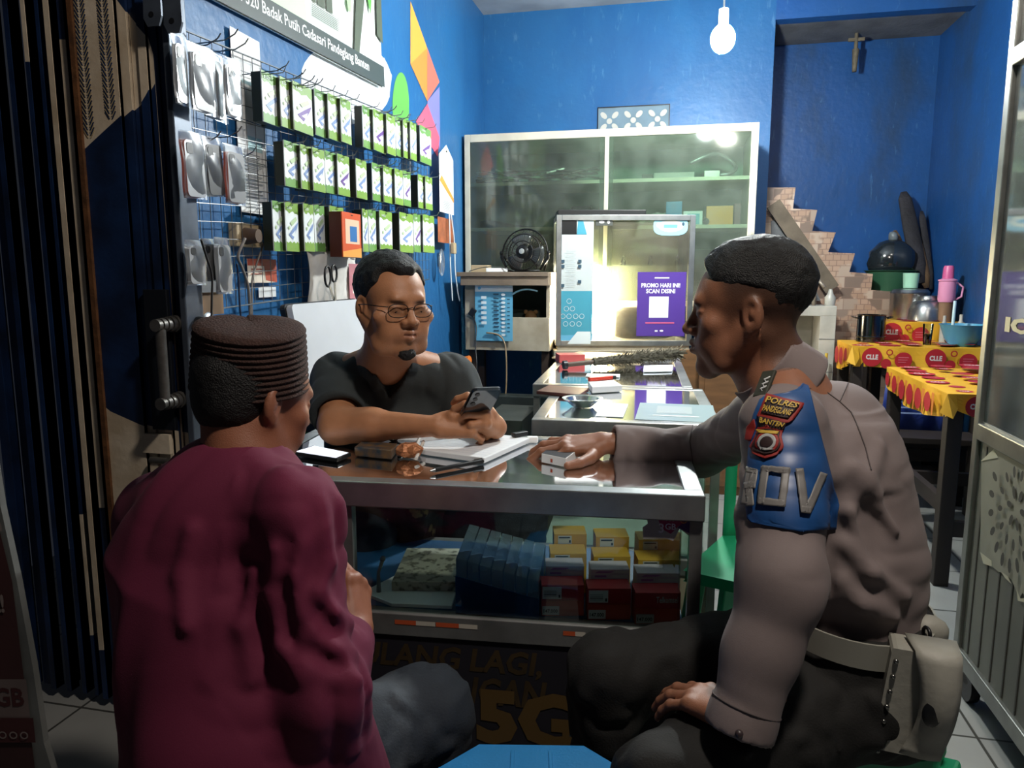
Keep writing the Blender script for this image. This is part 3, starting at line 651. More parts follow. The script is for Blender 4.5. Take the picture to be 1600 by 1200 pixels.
# contents: heap of flat phone parts
hp = [mat('part_black', '#16181a', .35, .1), mat('part_grey', '#4b4f4c', .4, .2), mat('part_brown', '#4a3b30', .5), mat('part_silver', '#9b9d98', .35, .5), mat('part_slate', '#2f3d40', .4)]
kk = 0; zb = zsh[0]+.006
def boxthing(name, c, sz, m, label, cat, rz=0., ry=0., group=None, fn=None, bev=.002):
    mb = MB(); R = (Matrix.Rotation(rz, 3, 'Z') @ Matrix.Rotation(ry, 3, 'Y')); mb.box(c, sz, m, R)
    if fn: fn(mb, Vector(c), R)
    return mb.build(name, bevel=bev, label=label, cat=cat, group=group)
for i in range(34):
    px = 742+i*5.9; x = ony(px, 280, YC+.2).x; lay = (i*7) % 4
    h_ = .008+.004*((i*3) % 3); zz = zb+.010+lay*.020; L_ = .12+.05*((i*5) % 3)
    boxthing('phone_spare', (x, YC+.18+.07*((i*3) % 3), zz+h_), (L_, .07, h_), hp[(i*3) % 5], 'loose flat phone part in the heap on the left half of the top shelf', 'phone part', rz=((i*37) % 60-30)/60., ry=(((i*29) % 21)-10)/40., group='loose phone parts heaped on the top shelf', bev=0)
q = ony(783, 265, YC+.2); boxthing('bright_phone_part', (q.x, YC+.15, zb+.085), (.05, .012, .01), WHITE, 'small bright strip lying on the heap at the left end of the top shelf', 'phone part', ry=.4)
WBX = mat('dusty_white_box', '#b9beb8', .6, noise=.2)
for i, (a, b, t, bt2, m, lb) in enumerate([(1003, 1020, 268, 282, hp[1], 'short dark box beside the mullion on the top shelf'), (1022, 1085, 266, 277, WBX, 'long pale box lying on the right half of the top shelf'), (1100, 1125, 262, 275, hp[3], 'grey box near the right end of the top shelf')]):
    A = ony(a, bt2, YC+.2); B = ony(b, t, YC+.2)
    boxthing('storage_box', ((A.x+B.x)/2, YC+.25, zb+.022+(.004)), (B.x-A.x, .14, .04+.01*i), m, lb, 'box')
# curled silver hose at the right of the top shelf
cable('silver_hose', [ony(1078, 255, YC+.22), ony(1100, 245, YC+.22), ony(1120, 240, YC+.25), ony(1140, 250, YC+.28), ony(1150, 262, YC+.25), ony(1140, 271, YC+.2), ony(1125, 273, YC+.2)], .012, mat('hose_silver', '#8c9295', .35, .6), 'curled silver hose at the right end of the top shelf')
zb2 = zsh[1]+.006
def onshelf(pl, pr, pt, m, label, cat, name, dep=.08, yo=.12, z=None, **kw):
    z = z if z is not None else zb2; A = ony(pl, pt, YC+yo); B = ony(pr, pt, YC+yo); h_ = A.z-z
    return boxthing(name, ((A.x+B.x)/2, YC+yo+dep/2, z+h_/2), (B.x-A.x, dep, h_), m, label, cat, **kw)
onshelf(892, 924, 322, hp[0], 'black gadget box on the middle shelf left of the mullion', 'box', 'gadget_box', bev=.01)
def blueprint(mb, c, R):
    pass
BLX = mat('box_blue', '#2f7fb4', .45); 
o_ = onshelf(1041, 1066, 315, BLX, 'blue and white box standing tallest on the middle shelf', 'box', 'product_box')
A = ony(1041, 333, YC+.119); MB().b2((A.x, YC+.117, zb2), (A.x+.1, YC+.1195, zb2+.055), WHITE).build('white_lower_panel', o_)
onshelf(1068, 1098, 330, mat('box_pale', '#cfd9dc', .5), 'white box with a pale blue face on the middle shelf', 'box', 'product_box', yo=.08)
A = ony(1074, 334, YC+.079); MB().b2((A.x, YC+.0765, zb2+.008), (A.x+.07, YC+.0785, A.z), mat('pale_blue_print', '#7db4cb', .5)).build('blue_print', bpy.data.objects[-1] if False else [o for o in COL.objects if o.name.startswith('product_box')][-1])
mb = MB(); q = ony(1066, 330, YC+.06); mb.lathe([(.012, 0), (.014, .03), (.009, .045), (.007, .06)], (q.x, YC+.055, zb2), WHITE).build('white_bottle', smooth=True, label='small white bottle between the two blue and white boxes', cat='bottle')
onshelf(1104, 1146, 322, mat('box_orange', '#d99a4c', .5), 'orange box on the middle shelf at the right', 'box', 'orange_box', yo=.12)
onshelf(1148, 1158, 318, mat('box_maroon', '#7d5560', .5), 'small dull pink box right of the orange box', 'box', 'pink_box', yo=.16)
q = ony(1103, 345, YC+.1); MB().ball((q.x, YC+.08, zb2+.022), .02, BLACK, 12).build('black_ball', smooth='all', label='small black round item beside the orange box', cat='toy')
CBAG = glass('crumpled_bag', '#eef0f0', .2, 1.5, haze=.5, hcol='#dfe3e2', boost=2)
mb = MB(); q = ony(1028, 340, YC+.1); mb.ball((q.x, YC+.09, zb2+.04), .055, CBAG, 18, (1.25, .7, .72))
for v in mb.v: v += Vector((math.sin(v.z*190+v.x*70), math.sin(v.x*130), math.sin(v.x*170+v.y*90)))*.006
mb.build('clear_plastic_bag', smooth='all', label='crumpled clear plastic bag on the middle shelf left of the blue box', cat='bag')
# dark flat curtain-like cloth at left end of middle shelf
mb = MB(); A = ony(738, 345, YC+.1); vs = [ony(737, 343, YC+.12), ony(760, 341, YC+.14), ony(800, 350, YC+.16), ony(840, 357, YC+.16)]
mb.prism([(0, 0), (.42, 0), (.38, .012), (.22, .028), (.10, .055), (.03, .06), (0, .05)], (cx0+.045, YC+.2, zb2), (1, 0, 0), (0, 0, 1), -.1, hp[4]).build('folded_dark_cloth', label='folded dark cloth lying at the left end of the middle shelf', cat='cloth')
for i, (a, b, t) in enumerate([(745, 752, 408), (1090, 1096, 372)]):
    pass
q = ony(745, 420, YC+.15); MB().b2((q.x-.005, YC+.15, cz0+.031), (q.x+.01, YC+.17, cz0+.21), CREAM).build('upright_stick', label='pale upright stick in the lower left of the wall cabinet', cat='stick')
onshelf(1085, 1112, 390, hp[0], 'black box on the lowest shelf at the right end', 'box', 'black_box', yo=.1, z=cz0+.031)
# ---- shelf board below with fan
WOODG = mat('weathered_board', '#8b7a68', .75, noise=.4, scale=4, stretch=(1, 10, 1), bump=.2)
ub = thing('drawer_unit', 'cream drawer unit with a brown board top below the wall cabinet', 'drawer unit', (-1.05, 4.2, .3))
Z0 = ony(800, 548, 4.12).z; Z1 = ony(800, 446, 4.12).z; xl_ = ony(727, 500, 4.12).x; xr_ = ony(858, 500, 4.12).x
CRM2 = mat('cream_panel', '#b3a995', .6, noise=.3, scale=7, bump=.05, col2='#958a75')
Zm = ony(800, 496, 4.12).z
MB().b2((xl_, 4.12, Z0), (xr_, 4.14, Zm), CRM2).build('front_panel', ub, bevel=.002)
MB().b2((xl_, 4.14, Z0), (xl_+.02, 4.43, Z1), CRM2).b2((xr_-.02, 4.14, Z0), (xr_, 4.43, Z1), CRM2).b2((xl_+.02, 4.14, Z0), (xr_-.02, 4.43, Z0+.02), CRM2).b2((xl_+.02, 4.415, Z0+.02), (xr_-.02, 4.43, Z1), mat('unit_dark_inside', '#3b4a44', .7)).b2((xl_, 4.12, Zm), (xl_+.06, 4.138, Z1), CRM2).build('carcass', ub)
MB().b2((xl_-.01, 4.06, Z1), (xr_+.005, 4.43, Z1+.05), WOODG).b2((xl_-.03, 4.05, Z1+.05), (xr_+.005, 4.43, Z1+.075), WOODG).build('board_top', ub, bevel=.003)
for x in (xl_+.03, xr_-.03):
    for y in (4.18, 4.38): MB().b2((x-.02, y-.02, 0), (x+.02, y+.02, Z0), DW).build('leg', ub)
MB().cyl((xl_+.24, 4.121, Z0+.07), (xl_+.24, 4.118, Z0+.07), .008, GR).build('keyhole', ub)
# inside: teddy-like beige lump -> plain carved ornament
q = ony(832, 480, 4.4); MB().ball((q.x, 4.35, Z0+.02+.035), .038, mat('ornament_tan', '#b08a5c', .6, noise=.2), 14, (.9, .8, 1)).ball((q.x, 4.35, Z0+.095), .026, _M['ornament_tan'], 14).ball((q.x-.02, 4.35, Z0+.115), .009, _M['ornament_tan'], 10).ball((q.x+.02, 4.35, Z0+.115), .009, _M['ornament_tan'], 10)
mb = MB(); mb.ball((q.x, 4.35, Zm-.02), .045, _M['ornament_tan'], 16, (.85, .7, 1.1)); mb.ball((q.x-.03, 4.35, Zm+.02), .014, _M['ornament_tan'], 10); mb.ball((q.x+.03, 4.35, Zm+.02), .014, _M['ornament_tan'], 10)
MB().b2((q.x-.09, 4.26, Z0+.021), (q.x+.1, 4.40, Zm-.07), hp[0]).build('dark_case', label='dark case inside the open drawer unit', cat='case')
mb.build('tan_ornament', smooth='all', label='small tan carved ornament inside the open drawer unit', cat='ornament')
MB().cyl((q.x+.13, 4.36, Z0+.021), (q.x+.13, 4.36, Zm+.04), .018, mat('bottle_grey', '#56625f', .3)).build('grey_canister', smooth=True, label='grey canister right of the tan ornament in the drawer unit', cat='canister')
# blue brochure hanging on the unit
BRB = mat('brochure_blue', '#63aacb', .45); BRW = mat('brochure_white', '#d8e2e4', .45); BRK = mat('brochure_dark', '#2d4a5c', .5)
A = ony(742, 445, 4.10); w_ = ony(801, 445, 4.10).x-A.x; Bq = ony(745, 532, 4.10); h_ = A.z-Bq.z
s = Sheet((A.x, 4.10, Bq.z), (1, 0, 0), (0, 0, 1)); s.base(w_, h_, BRB, .002); s.rect(0, h_*.88, w_, h_*.12, BRW); s.ell(w_*.12, h_*.94, .009, .009, BRB, 12)
for k in range(11): s.rect(w_*.5, h_*(.1+.072*k), w_*.14, h_*.028, BRK); s.ell(w_*.76, h_*(.11+.072*k), w_*.06, h_*.022, BRW, 10)
for k in range(6): s.rect(w_*.18, h_*(.3+.09*k), w_*.14, h_*.05, BRW)
for k in range(9): s.rect(w_*.87, h_*(.16+.072*k), w_*.07, h_*.02, BRK)
tag(s.mb.build('price_brochure'), 'light blue price brochure hanging on the cream drawer unit', 'brochure')
q = ony(738, 488, 4.09); MB().box((q.x, 4.095, q.z), (.035, .02, .045), BLACK, Matrix.Rotation(.6, 3, 'Y')).build('black_adapter', bevel=.003, label='small black adapter at the left edge of the blue brochure', cat='adapter')
CBB = mat('brown_cable', '#8a7458', .5)
cable('brown_cable', [ony(760, 520, 4.09), ony(778, 523, 4.09), ony(788, 535, 4.08), ony(791, 560, 4.06), ony(791, 600, 4.05), ony(789, 625, 4.05)], .005, CBB, 'brown cable looping down in front of the drawer unit')
cable('black_thin_cable', [ony(738, 492, 4.09), ony(744, 510, 4.09), ony(743, 540, 4.05), ony(745, 575, 4.0), ony(742, 610, 3.95)], .004, BLACK, 'thin black cable hanging from the black adapter')
q = ony(820, 455, 4.1); cable('blue_white_strap', [ony(800, 460, 4.1), ony(812, 454, 4.09), ony(825, 452, 4.09), ony(840, 455, 4.1)], .005, mat('strap_blue', '#8fbdd0', .5), 'pale blue strap reaching right from the blue brochure')
# ---- desk fan
zt = Z1+.075
fan = thing('desk_fan', 'black round metal desk fan standing on the brown board', 'fan', (ony(820, 430, 4.25).x, 4.25, zt))
fc = ony(820, 395, 4.22); R_ = .5*(ony(856, 395, 4.22).x-ony(784, 395, 4.22).x); FBK = mat('fan_black', '#17191a', .35, .4)
ax = Vector((-.12, -1, .12)).normalized()
def ringpts(c, r, a, n=40):
    x = a.orthogonal().normalized(); y = a.cross(x); return [c+(x*math.cos(2*math.pi*i/n)+y*math.sin(2*math.pi*i/n))*r for i in range(n)]
mb = MB()
for off, r in ((.045, R_*.45), (.05, R_*.25), (.03, R_*.75), (0, R_), (-.03, R_*.8)): mb.tube(ringpts(fc+ax*off, r, ax), .003 if r < R_ else .005, FBK, n=6, closed=True)
xo_ = ax.orthogonal().normalized(); yo_ = ax.cross(xo_)
for i in range(44):
    t = 2*math.pi*i/44; d = xo_*math.cos(t)+yo_*math.sin(t); mb.tube([fc+ax*.05+d*R_*.2, fc+ax*.045+d*R_*.45, fc+ax*.03+d*R_*.75, fc+d*R_, fc-ax*.03+d*R_*.8, fc-ax*.05+d*R_*.3], .0011, FBK, n=4)
mb.build('wire_cage', fan, smooth='all')
MB().lathe([(0, .058), (.02, .056), (.035, .052), (.04, .045)], fc, FBK, axis=ax).build('front_hub', fan, smooth=True)
MB().lathe([(0, .0625), (.014, .061), (.016, .057)], fc, mat('fan_badge', '#b9bdbd', .3, .5), axis=ax).build('badge', fan, smooth=True)
for k in range(3):
    t0 = 2*math.pi*k/3; mb = MB(); vs = []; n = 8
    for i in range(n+1):
        for j in range(4):
            t = t0+(i/n-.5)*1.2; r = .03+(R_*.86-.03)*j/3; d = xo_*math.cos(t)+yo_*math.sin(t); vs.append(fc+d*r+ax*(-.005+.02*(i/n-.5)))
    mb.add(vs, [(i*4+j, i*4+j+1, i*4+j+5, i*4+j+4) for i in range(n) for j in range(3)], mat('fan_blade', '#5a5f5e', .3, .6)).build('blade', fan, smooth='all', solid=.0015)
MB().cyl(fc-ax*.03, fc-ax*.11, .045, FBK, .03, 20).build('motor', fan, smooth=True)
mb = MB()
sidev = Vector((1, -.12, 0)).normalized()
for sg in (-1, 1):
    top = fc+sidev*sg*(R_+.008); mb.tube([top, top+Vector((0, .0, -.03)), Vector((fc.x, 4.25, zt))+sidev*sg*(R_*.72)+Vector((0, -.06, .012))], .007, FBK, n=6); mb.tube([top, Vector((fc.x, 4.25, zt))+sidev*sg*(R_*.72)+Vector((0, .09, .012))], .006, FBK, n=6); mb.ball(top, .012, FBK, 10)
mb.tube([Vector((fc.x, 4.19, zt+.008))+sidev*-R_*.72, Vector((fc.x, 4.19, zt+.008))+sidev*R_*.72], .006, FBK, n=6)
mb.build('tilt_stand', fan, smooth='all')
# clutter on board
boxthing('beige_tray', (ony(752, 440, 4.2).x, 4.2, zt+.02), (.1, .08, .04), BG, 'beige small box left of the desk fan', 'box')
boxthing('white_strip_box', (ony(775, 440, 4.1).x, 4.12, zt+.012), (.12, .06, .022), WHITE, 'flat white box on the board in front of the desk fan', 'box', rz=.2)
cable('thin_white_cable', [Vector((xl_+.03, 4.1, zt+.004)), Vector((xl_+.1, 4.12, zt+.025)), Vector((xl_+.2, 4.1, zt+.03)), Vector((xl_+.3, 4.08, zt+.006))], .0025, hp[1], 'thin grey cable curled on the brown board')
# ---- breeze-block vent in back wall
mb = MB(); A = ony(934, 168, YB-.005); B = ony(1047, 168, YB-.005); zt_ = A.z; zbm = ony(934, 206, YB-.005).z
VW = mat('vent_hole_glow', '#b6b4ac', .7); VF = mat('vent_block', '#6f8796', .7, noise=.2)
W_ = B.x-A.x; H_ = W_/3*1.0
s = Sheet((A.x, YB-.004, zt_-H_), (1, 0, 0), (0, 0, 1)); s.base(W_, H_, VF, .012); s.k = 1
s.ring(0, 0, 0, 0, VF) if False else None
for c in range(3):
    u = W_*(c+.5)/3; v = H_*.42; vm = VW if c != 1 else VW
    s.ell(u, v, .018, .018, vm, 14)
    for a in (45, 135, 225, 315):
        t = math.radians(a); cx_, cy_ = u+.052*math.cos(t), v+.052*math.sin(t)
        s.poly([(cx_+.026*math.cos(w2)*math.cos(t)-.016*math.sin(w2)*math.sin(t), cy_+.026*math.cos(w2)*math.sin(t)+.016*math.sin(w2)*math.cos(t)) for w2 in [2*math.pi*i/14 for i in range(14)]], vm if (c, a) != (1, 45) else CREAM)
s.rect(0, H_-.006, W_, .006, hp[0]); s.rect(W_-.006, 0, .006, H_, hp[0]); s.rect(0, 0, .005, H_, hp[0])
tag(s.mb.build('vent_block'), 'patterned breeze block vent in the blue back wall above the cabinet', 'vent')
# ---- lit showcase
TZ = .77
p00 = U(868, 548, 4.22); p10 = U(1080, 548, 4.22); tx = Vector((p10.x-p00.x, p10.y-p00.y, 0)); TW = tx.length; tx.normalize(); ty = Vector((-tx.y, tx.x, 0))
TH = (U(868, 348, 4.22)-p00).length; o = Vector((p00.x, p00.y, .80)); TD = .32; tz = Vector((0, 0, 1))
MT = Matrix.Translation(o) @ Matrix((tx, ty, tz)).transposed().to_4x4()
tow = thing('lit_showcase', 'aluminium framed glass showcase glowing from a lamp inside', 'showcase', o)
def loc(mb): return mb.xf(MT)
f = .03
for x in (0, TW-f):
    for y in (0, TD-f): loc(MB().b2((x, y, 0), (x+f, y+f, TH), ALU)).build('post', tow, bevel=.002)
for z in (0, TH-f):
    for lo_, hi_ in (((f, 0, z), (TW-f, f, z+f)), ((f, TD-f, z), (TW-f, TD, z+f)), ((0, f, z), (f, TD-f, z+f)), ((TW-f, f, z), (TW, TD-f, z+f))): loc(MB().b2(lo_, hi_, ALU)).build('rail', tow, bevel=.002)
SGL = glass('showcase_glass', '#f0efe6', .05, 1.45, haze=.10, hcol='#cfc9b8')
loc(MB().b2((f, .012, f), (TW-f, .015, TH-f), SGL)).build('front_glass', tow)
loc(MB().b2((f, TD-.012, f), (TW-f, TD-.006, TH-f), mat('showcase_back', '#b9ae98', .7, noise=.2, scale=5))).build('back_panel', tow)
loc(MB().b2((f, .03, TH*.62), (TW-f, TD-.03, TH*.625), glass('shelf_glass', '#e6efe8', .03, haze=.05))).build('shelf', tow)
loc(MB().b2((0, 0, -.02), (TW, TD, 0), WOODG)).b2 if False else None
loc(MB().b2((.01, .01, -.025), (TW-.01, TD-.01, 0), CRM2)).build('base_board', tow)
LAMPM = mat('showcase_lamp_glow', '#fff4da', .4, emit=130, ecol='#fff0cf')
lp = thing('inspection_lamp', 'glowing warm white lamp inside the glass showcase', 'lamp', MT @ Vector((TW*.26, .2, .03)))
loc(MB().lathe([(.045, .0), (.085, .02), (.10, .1), (.10, .28), (.085, .36), (.03, .40)], (TW*.30, .2, .06), LAMPM, n=24)).build('glowing_shade', lp, smooth=True)
loc(MB().cyl((TW*.30, .2, .0), (TW*.30, .2, .07), .045, WHITE, n=20)).build('base', lp, smooth=True)
BAGD = mat('dark_bag', '#35322b', .85, noise=.4, scale=20, bump=.4)
mb = MB(); mb.ball((0, 0, 0), 1, BAGD, 20); mb.v = [Vector((max(-1, min(1, v.x*1.25))*.17, v.y*.07, max(-.9, min(1, v.z*1.3))*.095)) for v in mb.v]
mb.xf(Matrix.Translation((TW*.67, .1, .12))); loc(mb).build('dark_bag', smooth='all', label='dark olive bag lying inside the glass showcase', cat='bag')
# stickers and brochures on its glass (outside face)
def tsheet(pl, pr, pt, pb, yoff=.01):
    a = ((pl-868)/(1080-868))*TW; b = ((pr-868)/(1080-868))*TW; z1 = TH*(548-pt)/200; z0 = TH*(548-pb)/200
    P0 = MT @ Vector((a, yoff, z0)); return Sheet(P0, tx, tz), b-a, z1-z0
s, w_, h_ = tsheet(873, 925, 350, 545); GPP = mat('brochure_grey', '#b9c2c2', .5); TEAL = mat('brochure_teal', '#3f93aa', .45)
s.base(w_, h_, GPP, .001); s.rect(0, 0, w_, h_*.42, TEAL); s.rect(0, 0, w_, h_*.07, BRB); s.rect(0, h_*.86, w_*.5, h_*.13, hp[0]); s.poly([(w_*.5, h_*.86), (w_*.8, h_*.86), (w_*.66, h_*.99), (w_*.55, h_*.99)], TEAL)
for a, b in ((.3, .34), (.22, .28), (.4, .28), (.12, .22), (.3, .22), (.5, .22), (.68, .22), (.2, .16), (.4, .16), (.6, .16)): s.ring(w_*a, h_*b, w_*.075, .002, BRW, 16)
for k, (a, b) in enumerate([(.05, .64), (.05, .6), (.55, .64), (.55, .6), (.55, .48), (.05, .45)]): s.rect(w_*a, h_*b, w_*.1, h_*.025, BRK)
for k in range(10): s.rect(w_*.2, h_*(.46+.03*k), w_*.28, .002, TXT)
s.poly([(w_*.25, 0), (w_*.95, 0), (w_*.95, h_*.1), (w_*.55, h_*.1)], BRW)
tag(s.mb.build('teal_brochure'), 'tall grey and teal brochure stuck on the left of the lit showcase', 'brochure')
s, w_, h_ = tsheet(994, 1069, 434, 533); PUR = mat('poster_purple', '#51358f', .45); PWT = mat('poster_text_white', '#ece8f4', .5); PPK = mat('poster_text_pink', '#e86a8a', .5)
s.base(w_, h_, PUR, .001); s.text('PROMO HARI INI!', w_*.08, h_*.76, w_*.80, h_*.07, PWT, .03); s.text('SCAN DISINI', w_*.18, h_*.67, w_*.6, h_*.07, PWT, .03)
s.text('hello go', w_*.33, h_*.89, w_*.3, h_*.035, PWT, .01) if False else s.rect(w_*.35, h_*.9, w_*.3, h_*.02, PWT)
s.rect(w_*.25, h_*.29, w_*.4, h_*.33, PWT); s.rect(w_*.18, h_*.2, w_*.6, h_*.018, PPK); s.rect(w_*.38, h_*.07, w_*.06, h_*.025, PWT); s.ell(w_*.52, h_*.085, w_*.04, h_*.015, PWT, 12)
tag(s.mb.build('purple_poster'), 'purple promo poster with white text stuck on the lit showcase', 'poster')
s, w_, h_ = tsheet(1016, 1069, 350, 379); s.k = 0
n = 20; s.mb.prism([(w_/2+w_/2*math.copysign(abs(math.cos(t))**.6, math.cos(t)), h_/2+h_/2*math.copysign(abs(math.sin(t))**.7, math.sin(t))) for t in [2*math.pi*i/n for i in range(n)]], s.o-s.n*.001, s.ux, s.uy, .001, mat('sticker_pale_blue', '#8fc0cf', .4)); s.ell(w_*.5, h_*.5, w_*.36, h_*.3, mat('sticker_cream', '#dfe4cf', .4)); s.rect(w_*.3, h_*.4, w_*.4, h_*.18, BRB); s.ell(w_*.15, h_*.55, w_*.06, h_*.12, WHITE, 10); s.ell(w_*.86, h_*.6, w_*.04, h_*.1, BRK, 10)
tag(s.mb.build('cloud_sticker'), 'pale blue rounded sticker at the top right of the lit showcase', 'sticker')
s, w_, h_ = tsheet(928, 954, 353, 364); s.base(w_, h_, hp[1], .001); s.ell(w_*.35, h_*.5, w_*.16, h_*.2, WHITE, 10); s.ell(w_*.75, h_*.5, w_*.08, h_*.25, WHITE, 10); tag(s.mb.build('black_sticker'), 'small black sticker beside the teal brochure on the showcase', 'sticker')
# beige papers & small items on the shelf inside
for i, (u, lb) in enumerate([(.5, 'small clear figurine on the showcase shelf, leftmost'), (.7, 'small clear figurine on the showcase shelf, middle'), (.9, 'small clear figurine on the showcase shelf, rightmost')]):
    loc(MB().lathe([(.012, 0), (.014, .02), (.006, .03), (.012, .045), (0, .055)], (TW*u, .08, TH*.625), GLASS)).build('clear_figurine', smooth=True, label=lb, cat='figurine')
# dark slab on top of showcase
a = ((870-868)/212)*TW; b = ((1005-868)/212)*TW
loc(MB().b2((a, .02, TH), (b, TD-.04, TH+.03), hp[0])).build('laptop_slab', bevel=.004, label='flat black closed laptop lying on top of the lit showcase', cat='laptop')
# ---- dark stuff below the drawer unit and behind the clerk
mon2 = boxthing('old_monitor', (ony(820, 600, 4.0).x, 4.02, .33), (.42, .1, .40), mat('crt_dark', '#353b38', .4, .1, noise=.3), 'dark old monitor standing under the drawer unit', 'monitor', bev=.006)
boxthing('monitor_crate', (ony(820, 600, 4.0).x, 4.02, .065), (.5, .3, .13), DW, 'dark wooden crate under the old monitor', 'crate')
boxthing('tower_case', (ony(795, 640, 3.5).x, 3.55, .26), (.2, .42, .52), mat('pc_case', '#5b5f5a', .4, .5, noise=.3), 'grey metal computer case on the floor behind the counters', 'computer case')
q = ony(725, 566, 4.0); tl = thing('orange_tool', 'orange handled tool sticking out behind the clerk', 'tool', (q.x, 4.0, q.z))
MB().cyl((q.x-.04, 4.0, q.z), (q.x+.04, 3.98, q.z+.02), .022, mat('tool_orange', '#d9762c', .45), n=14).build('handle', tl, smooth=True)
MB().cyl((q.x+.03, 3.99, q.z+.01), (q.x+.2, 3.95, .2), .012, BLACK).cyl((q.x-.04, 4.0, q.z), (q.x+.08, 4.1, .02), .014, BLACK).build('shaft', tl, smooth=True)
# brown board standing behind counter three on the right
boxthing('brown_board', (ony(1110, 600, 4.35).x, 4.3, .39), (.42, .03, .78), mat('plywood_brown', '#7f5a38', .6, noise=.3, scale=5, stretch=(1, 1, 6)), 'brown plywood board standing behind the officer below the showcase', 'board')
# dark stack right of the showcase (behind the officer's head)
shelfd = thing('dark_equipment_stack', 'dark printer on a cabinet right of the lit showcase', 'printer', (.3, 4.3, .8))
q = ony(1102, 420, 4.3)
MB().b2((.12, 4.12, .80), (.50, 4.40, 1.02), hp[0]).build('printer_body', shelfd, bevel=.01); MB().b2((.14, 4.10, 1.02), (.34, 4.36, 1.09), hp[1]).build('paper_tray', shelfd, bevel=.005)
ccb = thing('low_brown_cabinet', 'brown wooden low cabinet supporting the printer', 'cabinet', (.3, 4.3, 0))
MB().b2((.12, 4.1, 0), (.52, 4.5, .79), _M['plywood_brown']).build('cabinet_body', ccb, bevel=.003); MB().b2((.15, 4.085, .05), (.49, 4.1, .74), _M['plywood_brown']).build('door', ccb, bevel=.002)
# support stand below the showcase
st = thing('showcase_stand', 'pale wooden stand carrying the lit showcase', 'stand', (o.x, o.y, 0))
loc(MB().b2((.0, .0, -.80), (TW, TD, -.60), CRM2)).build('lower_box', st) if False else None
mb = MB(); mb.b2((-.01, -.03, -.07), (TW+.01, TD+.01, -.025), CRM2); loc(mb).build('top_board', st, bevel=.002)
for x in (.02, TW-.05):
    for y in (.02, TD-.05): loc(MB().b2((x, y, -.799), (x+.03, y+.03, -.07), DW)).build('leg', st)
# ================================================================== glass display counters
CZ = .77
def counter(name, label, P, side_l, W, D, shelf_z, glassm, base_color, drop=.045, back=None, fz0=0.0, posts=(), fw=.04):
    """P = front right corner; ax along front to the left, ay to the back"""
    fr_, le, ba = P
    ax_ = Vector((le.x-fr_.x, le.y-fr_.y, 0)).normalized(); ay_ = Vector((0, 0, 1)).cross(ax_) * -1
    if ay_.y < 0: ay_ = -ay_
    M = Matrix.Translation((fr_.x, fr_.y, 0)) @ Matrix((ax_, ay_, Vector((0, 0, 1)))).transposed().to_4x4()
    c = thing(name, label, 'display counter', (fr_.x, fr_.y, 0))
    def L(mb): return mb.xf(M)
    # top frame
    mb = MB(); t = .05
    mb.b2((0, 0, CZ-drop), (W, fw, CZ), ALU).b2((0, D-fw, CZ-drop), (W, D, CZ), ALU).b2((0, fw, CZ-drop), (fw, D-fw, CZ), ALU).b2((W-fw, fw, CZ-drop), (W, D-fw, CZ), ALU)
    L(mb).build('top_frame', c, bevel=.003)
    L(MB().b2((fw, fw, CZ-.008), (W-fw, D-fw, CZ-.002), glassm)).build('top_glass', c)
    for x in posts+(.002, W-.027):
        for y in ((.015, D-.04) if x in (.03, W-.055) or True else ()): L(MB().b2((x, y, 0.0), (x+.025, y+.025, CZ-drop), ALUD)).build('post', c)
    L(MB().b2((.0, .012, shelf_z-.05), (W, .045, shelf_z), ALUD)).build('bottom_rail', c, bevel=.002)
    L(MB().b2((.045, D-.04, shelf_z-.04), (W-.045, D-.015, shelf_z), ALUD)).build('back_rail', c)
    L(MB().b2((.03, .045, shelf_z-.012), (W-.03, D-.04, shelf_z), base_color)).build('shelf_board', c)
    L(MB().b2((.028, .022, shelf_z), (W-.028, .026, CZ-drop), GLASS)).build('front_glass', c)
    L(MB().b2((.04, .04, shelf_z), (.044, D-.04, CZ-drop), GLASS)).build('side_glass', c)
    return c, M, ax_, ay_
SHB = mat('shelf_blue', '#1d4e78', .5, noise=.35, scale=6)
fr_ = onz(1103, 775, CZ); le = onz(440, 748, CZ)
C1, M1, AX1, AY1 = counter('display_counter', 'aluminium framed glass display counter in front, between the three men', (fr_, le, None), None, 1.02, .50, .475, glass('top_glass', '#e8f1ee', .05, 1.5, haze=.04, hcol='#9fb0ae', boost=1.3), SHB, posts=(.735,), drop=.055)
def c1(px, py, z=.0, yy=None):
    """photo pixel on the top surface of the front counter"""
    return onz(px, py, CZ+z)
# banner skirt under the counter, with faded gold lettering
SK = mat('skirt_dark', '#15141f', .7, noise=.3, scale=4); GOLD = mat('skirt_gold_text', '#3a2c14', .6, noise=.3, scale=30)
mb = MB().b2((.02, .018, .02), (1.0, .03, .424), SK)
mb.xf(M1).build('banner_skirt', C1, label='dark banner skirt with faded gold lettering')
Pf = lambda a, z: M1 @ Vector((a, .0175, z))
s = Sheet(Pf(1.0, 0), -AX1, (0, 0, 1)); s.n = -AY1
def sk(px, py):   # photo pixel -> (u, v) on the skirt
    n_ = -AY1; r = ray(px, py); t = (Pf(0, 0)-CP).dot(n_)/r.dot(n_); p = CP+r*t; return (p-s.o).dot(-AX1), p.z
for t, pl, pr, pb_, pt in [('ULANG LAGI,', 560, 845, 1042, 1000), ('DENGAN', 650, 848, 1092, 1050)]:
    a = sk(pl, pb_); b = sk(pr, pb_); c_ = sk(pl, pt); s.text(t, a[0], a[1], b[0]-a[0], c_[1]-a[1], GOLD, .03, .15)
a = sk(745, 1160); b = sk(905, 1160); c_ = sk(745, 1105); s.text('5G', a[0], max(a[1], .05), b[0]-a[0], .13, mat('skirt_gold_bright', '#54401c', .6), .05)
a = sk(890, 1150); s.rect(a[0], a[1], .05, .04, mat('skirt_teal', '#12303c', .6))
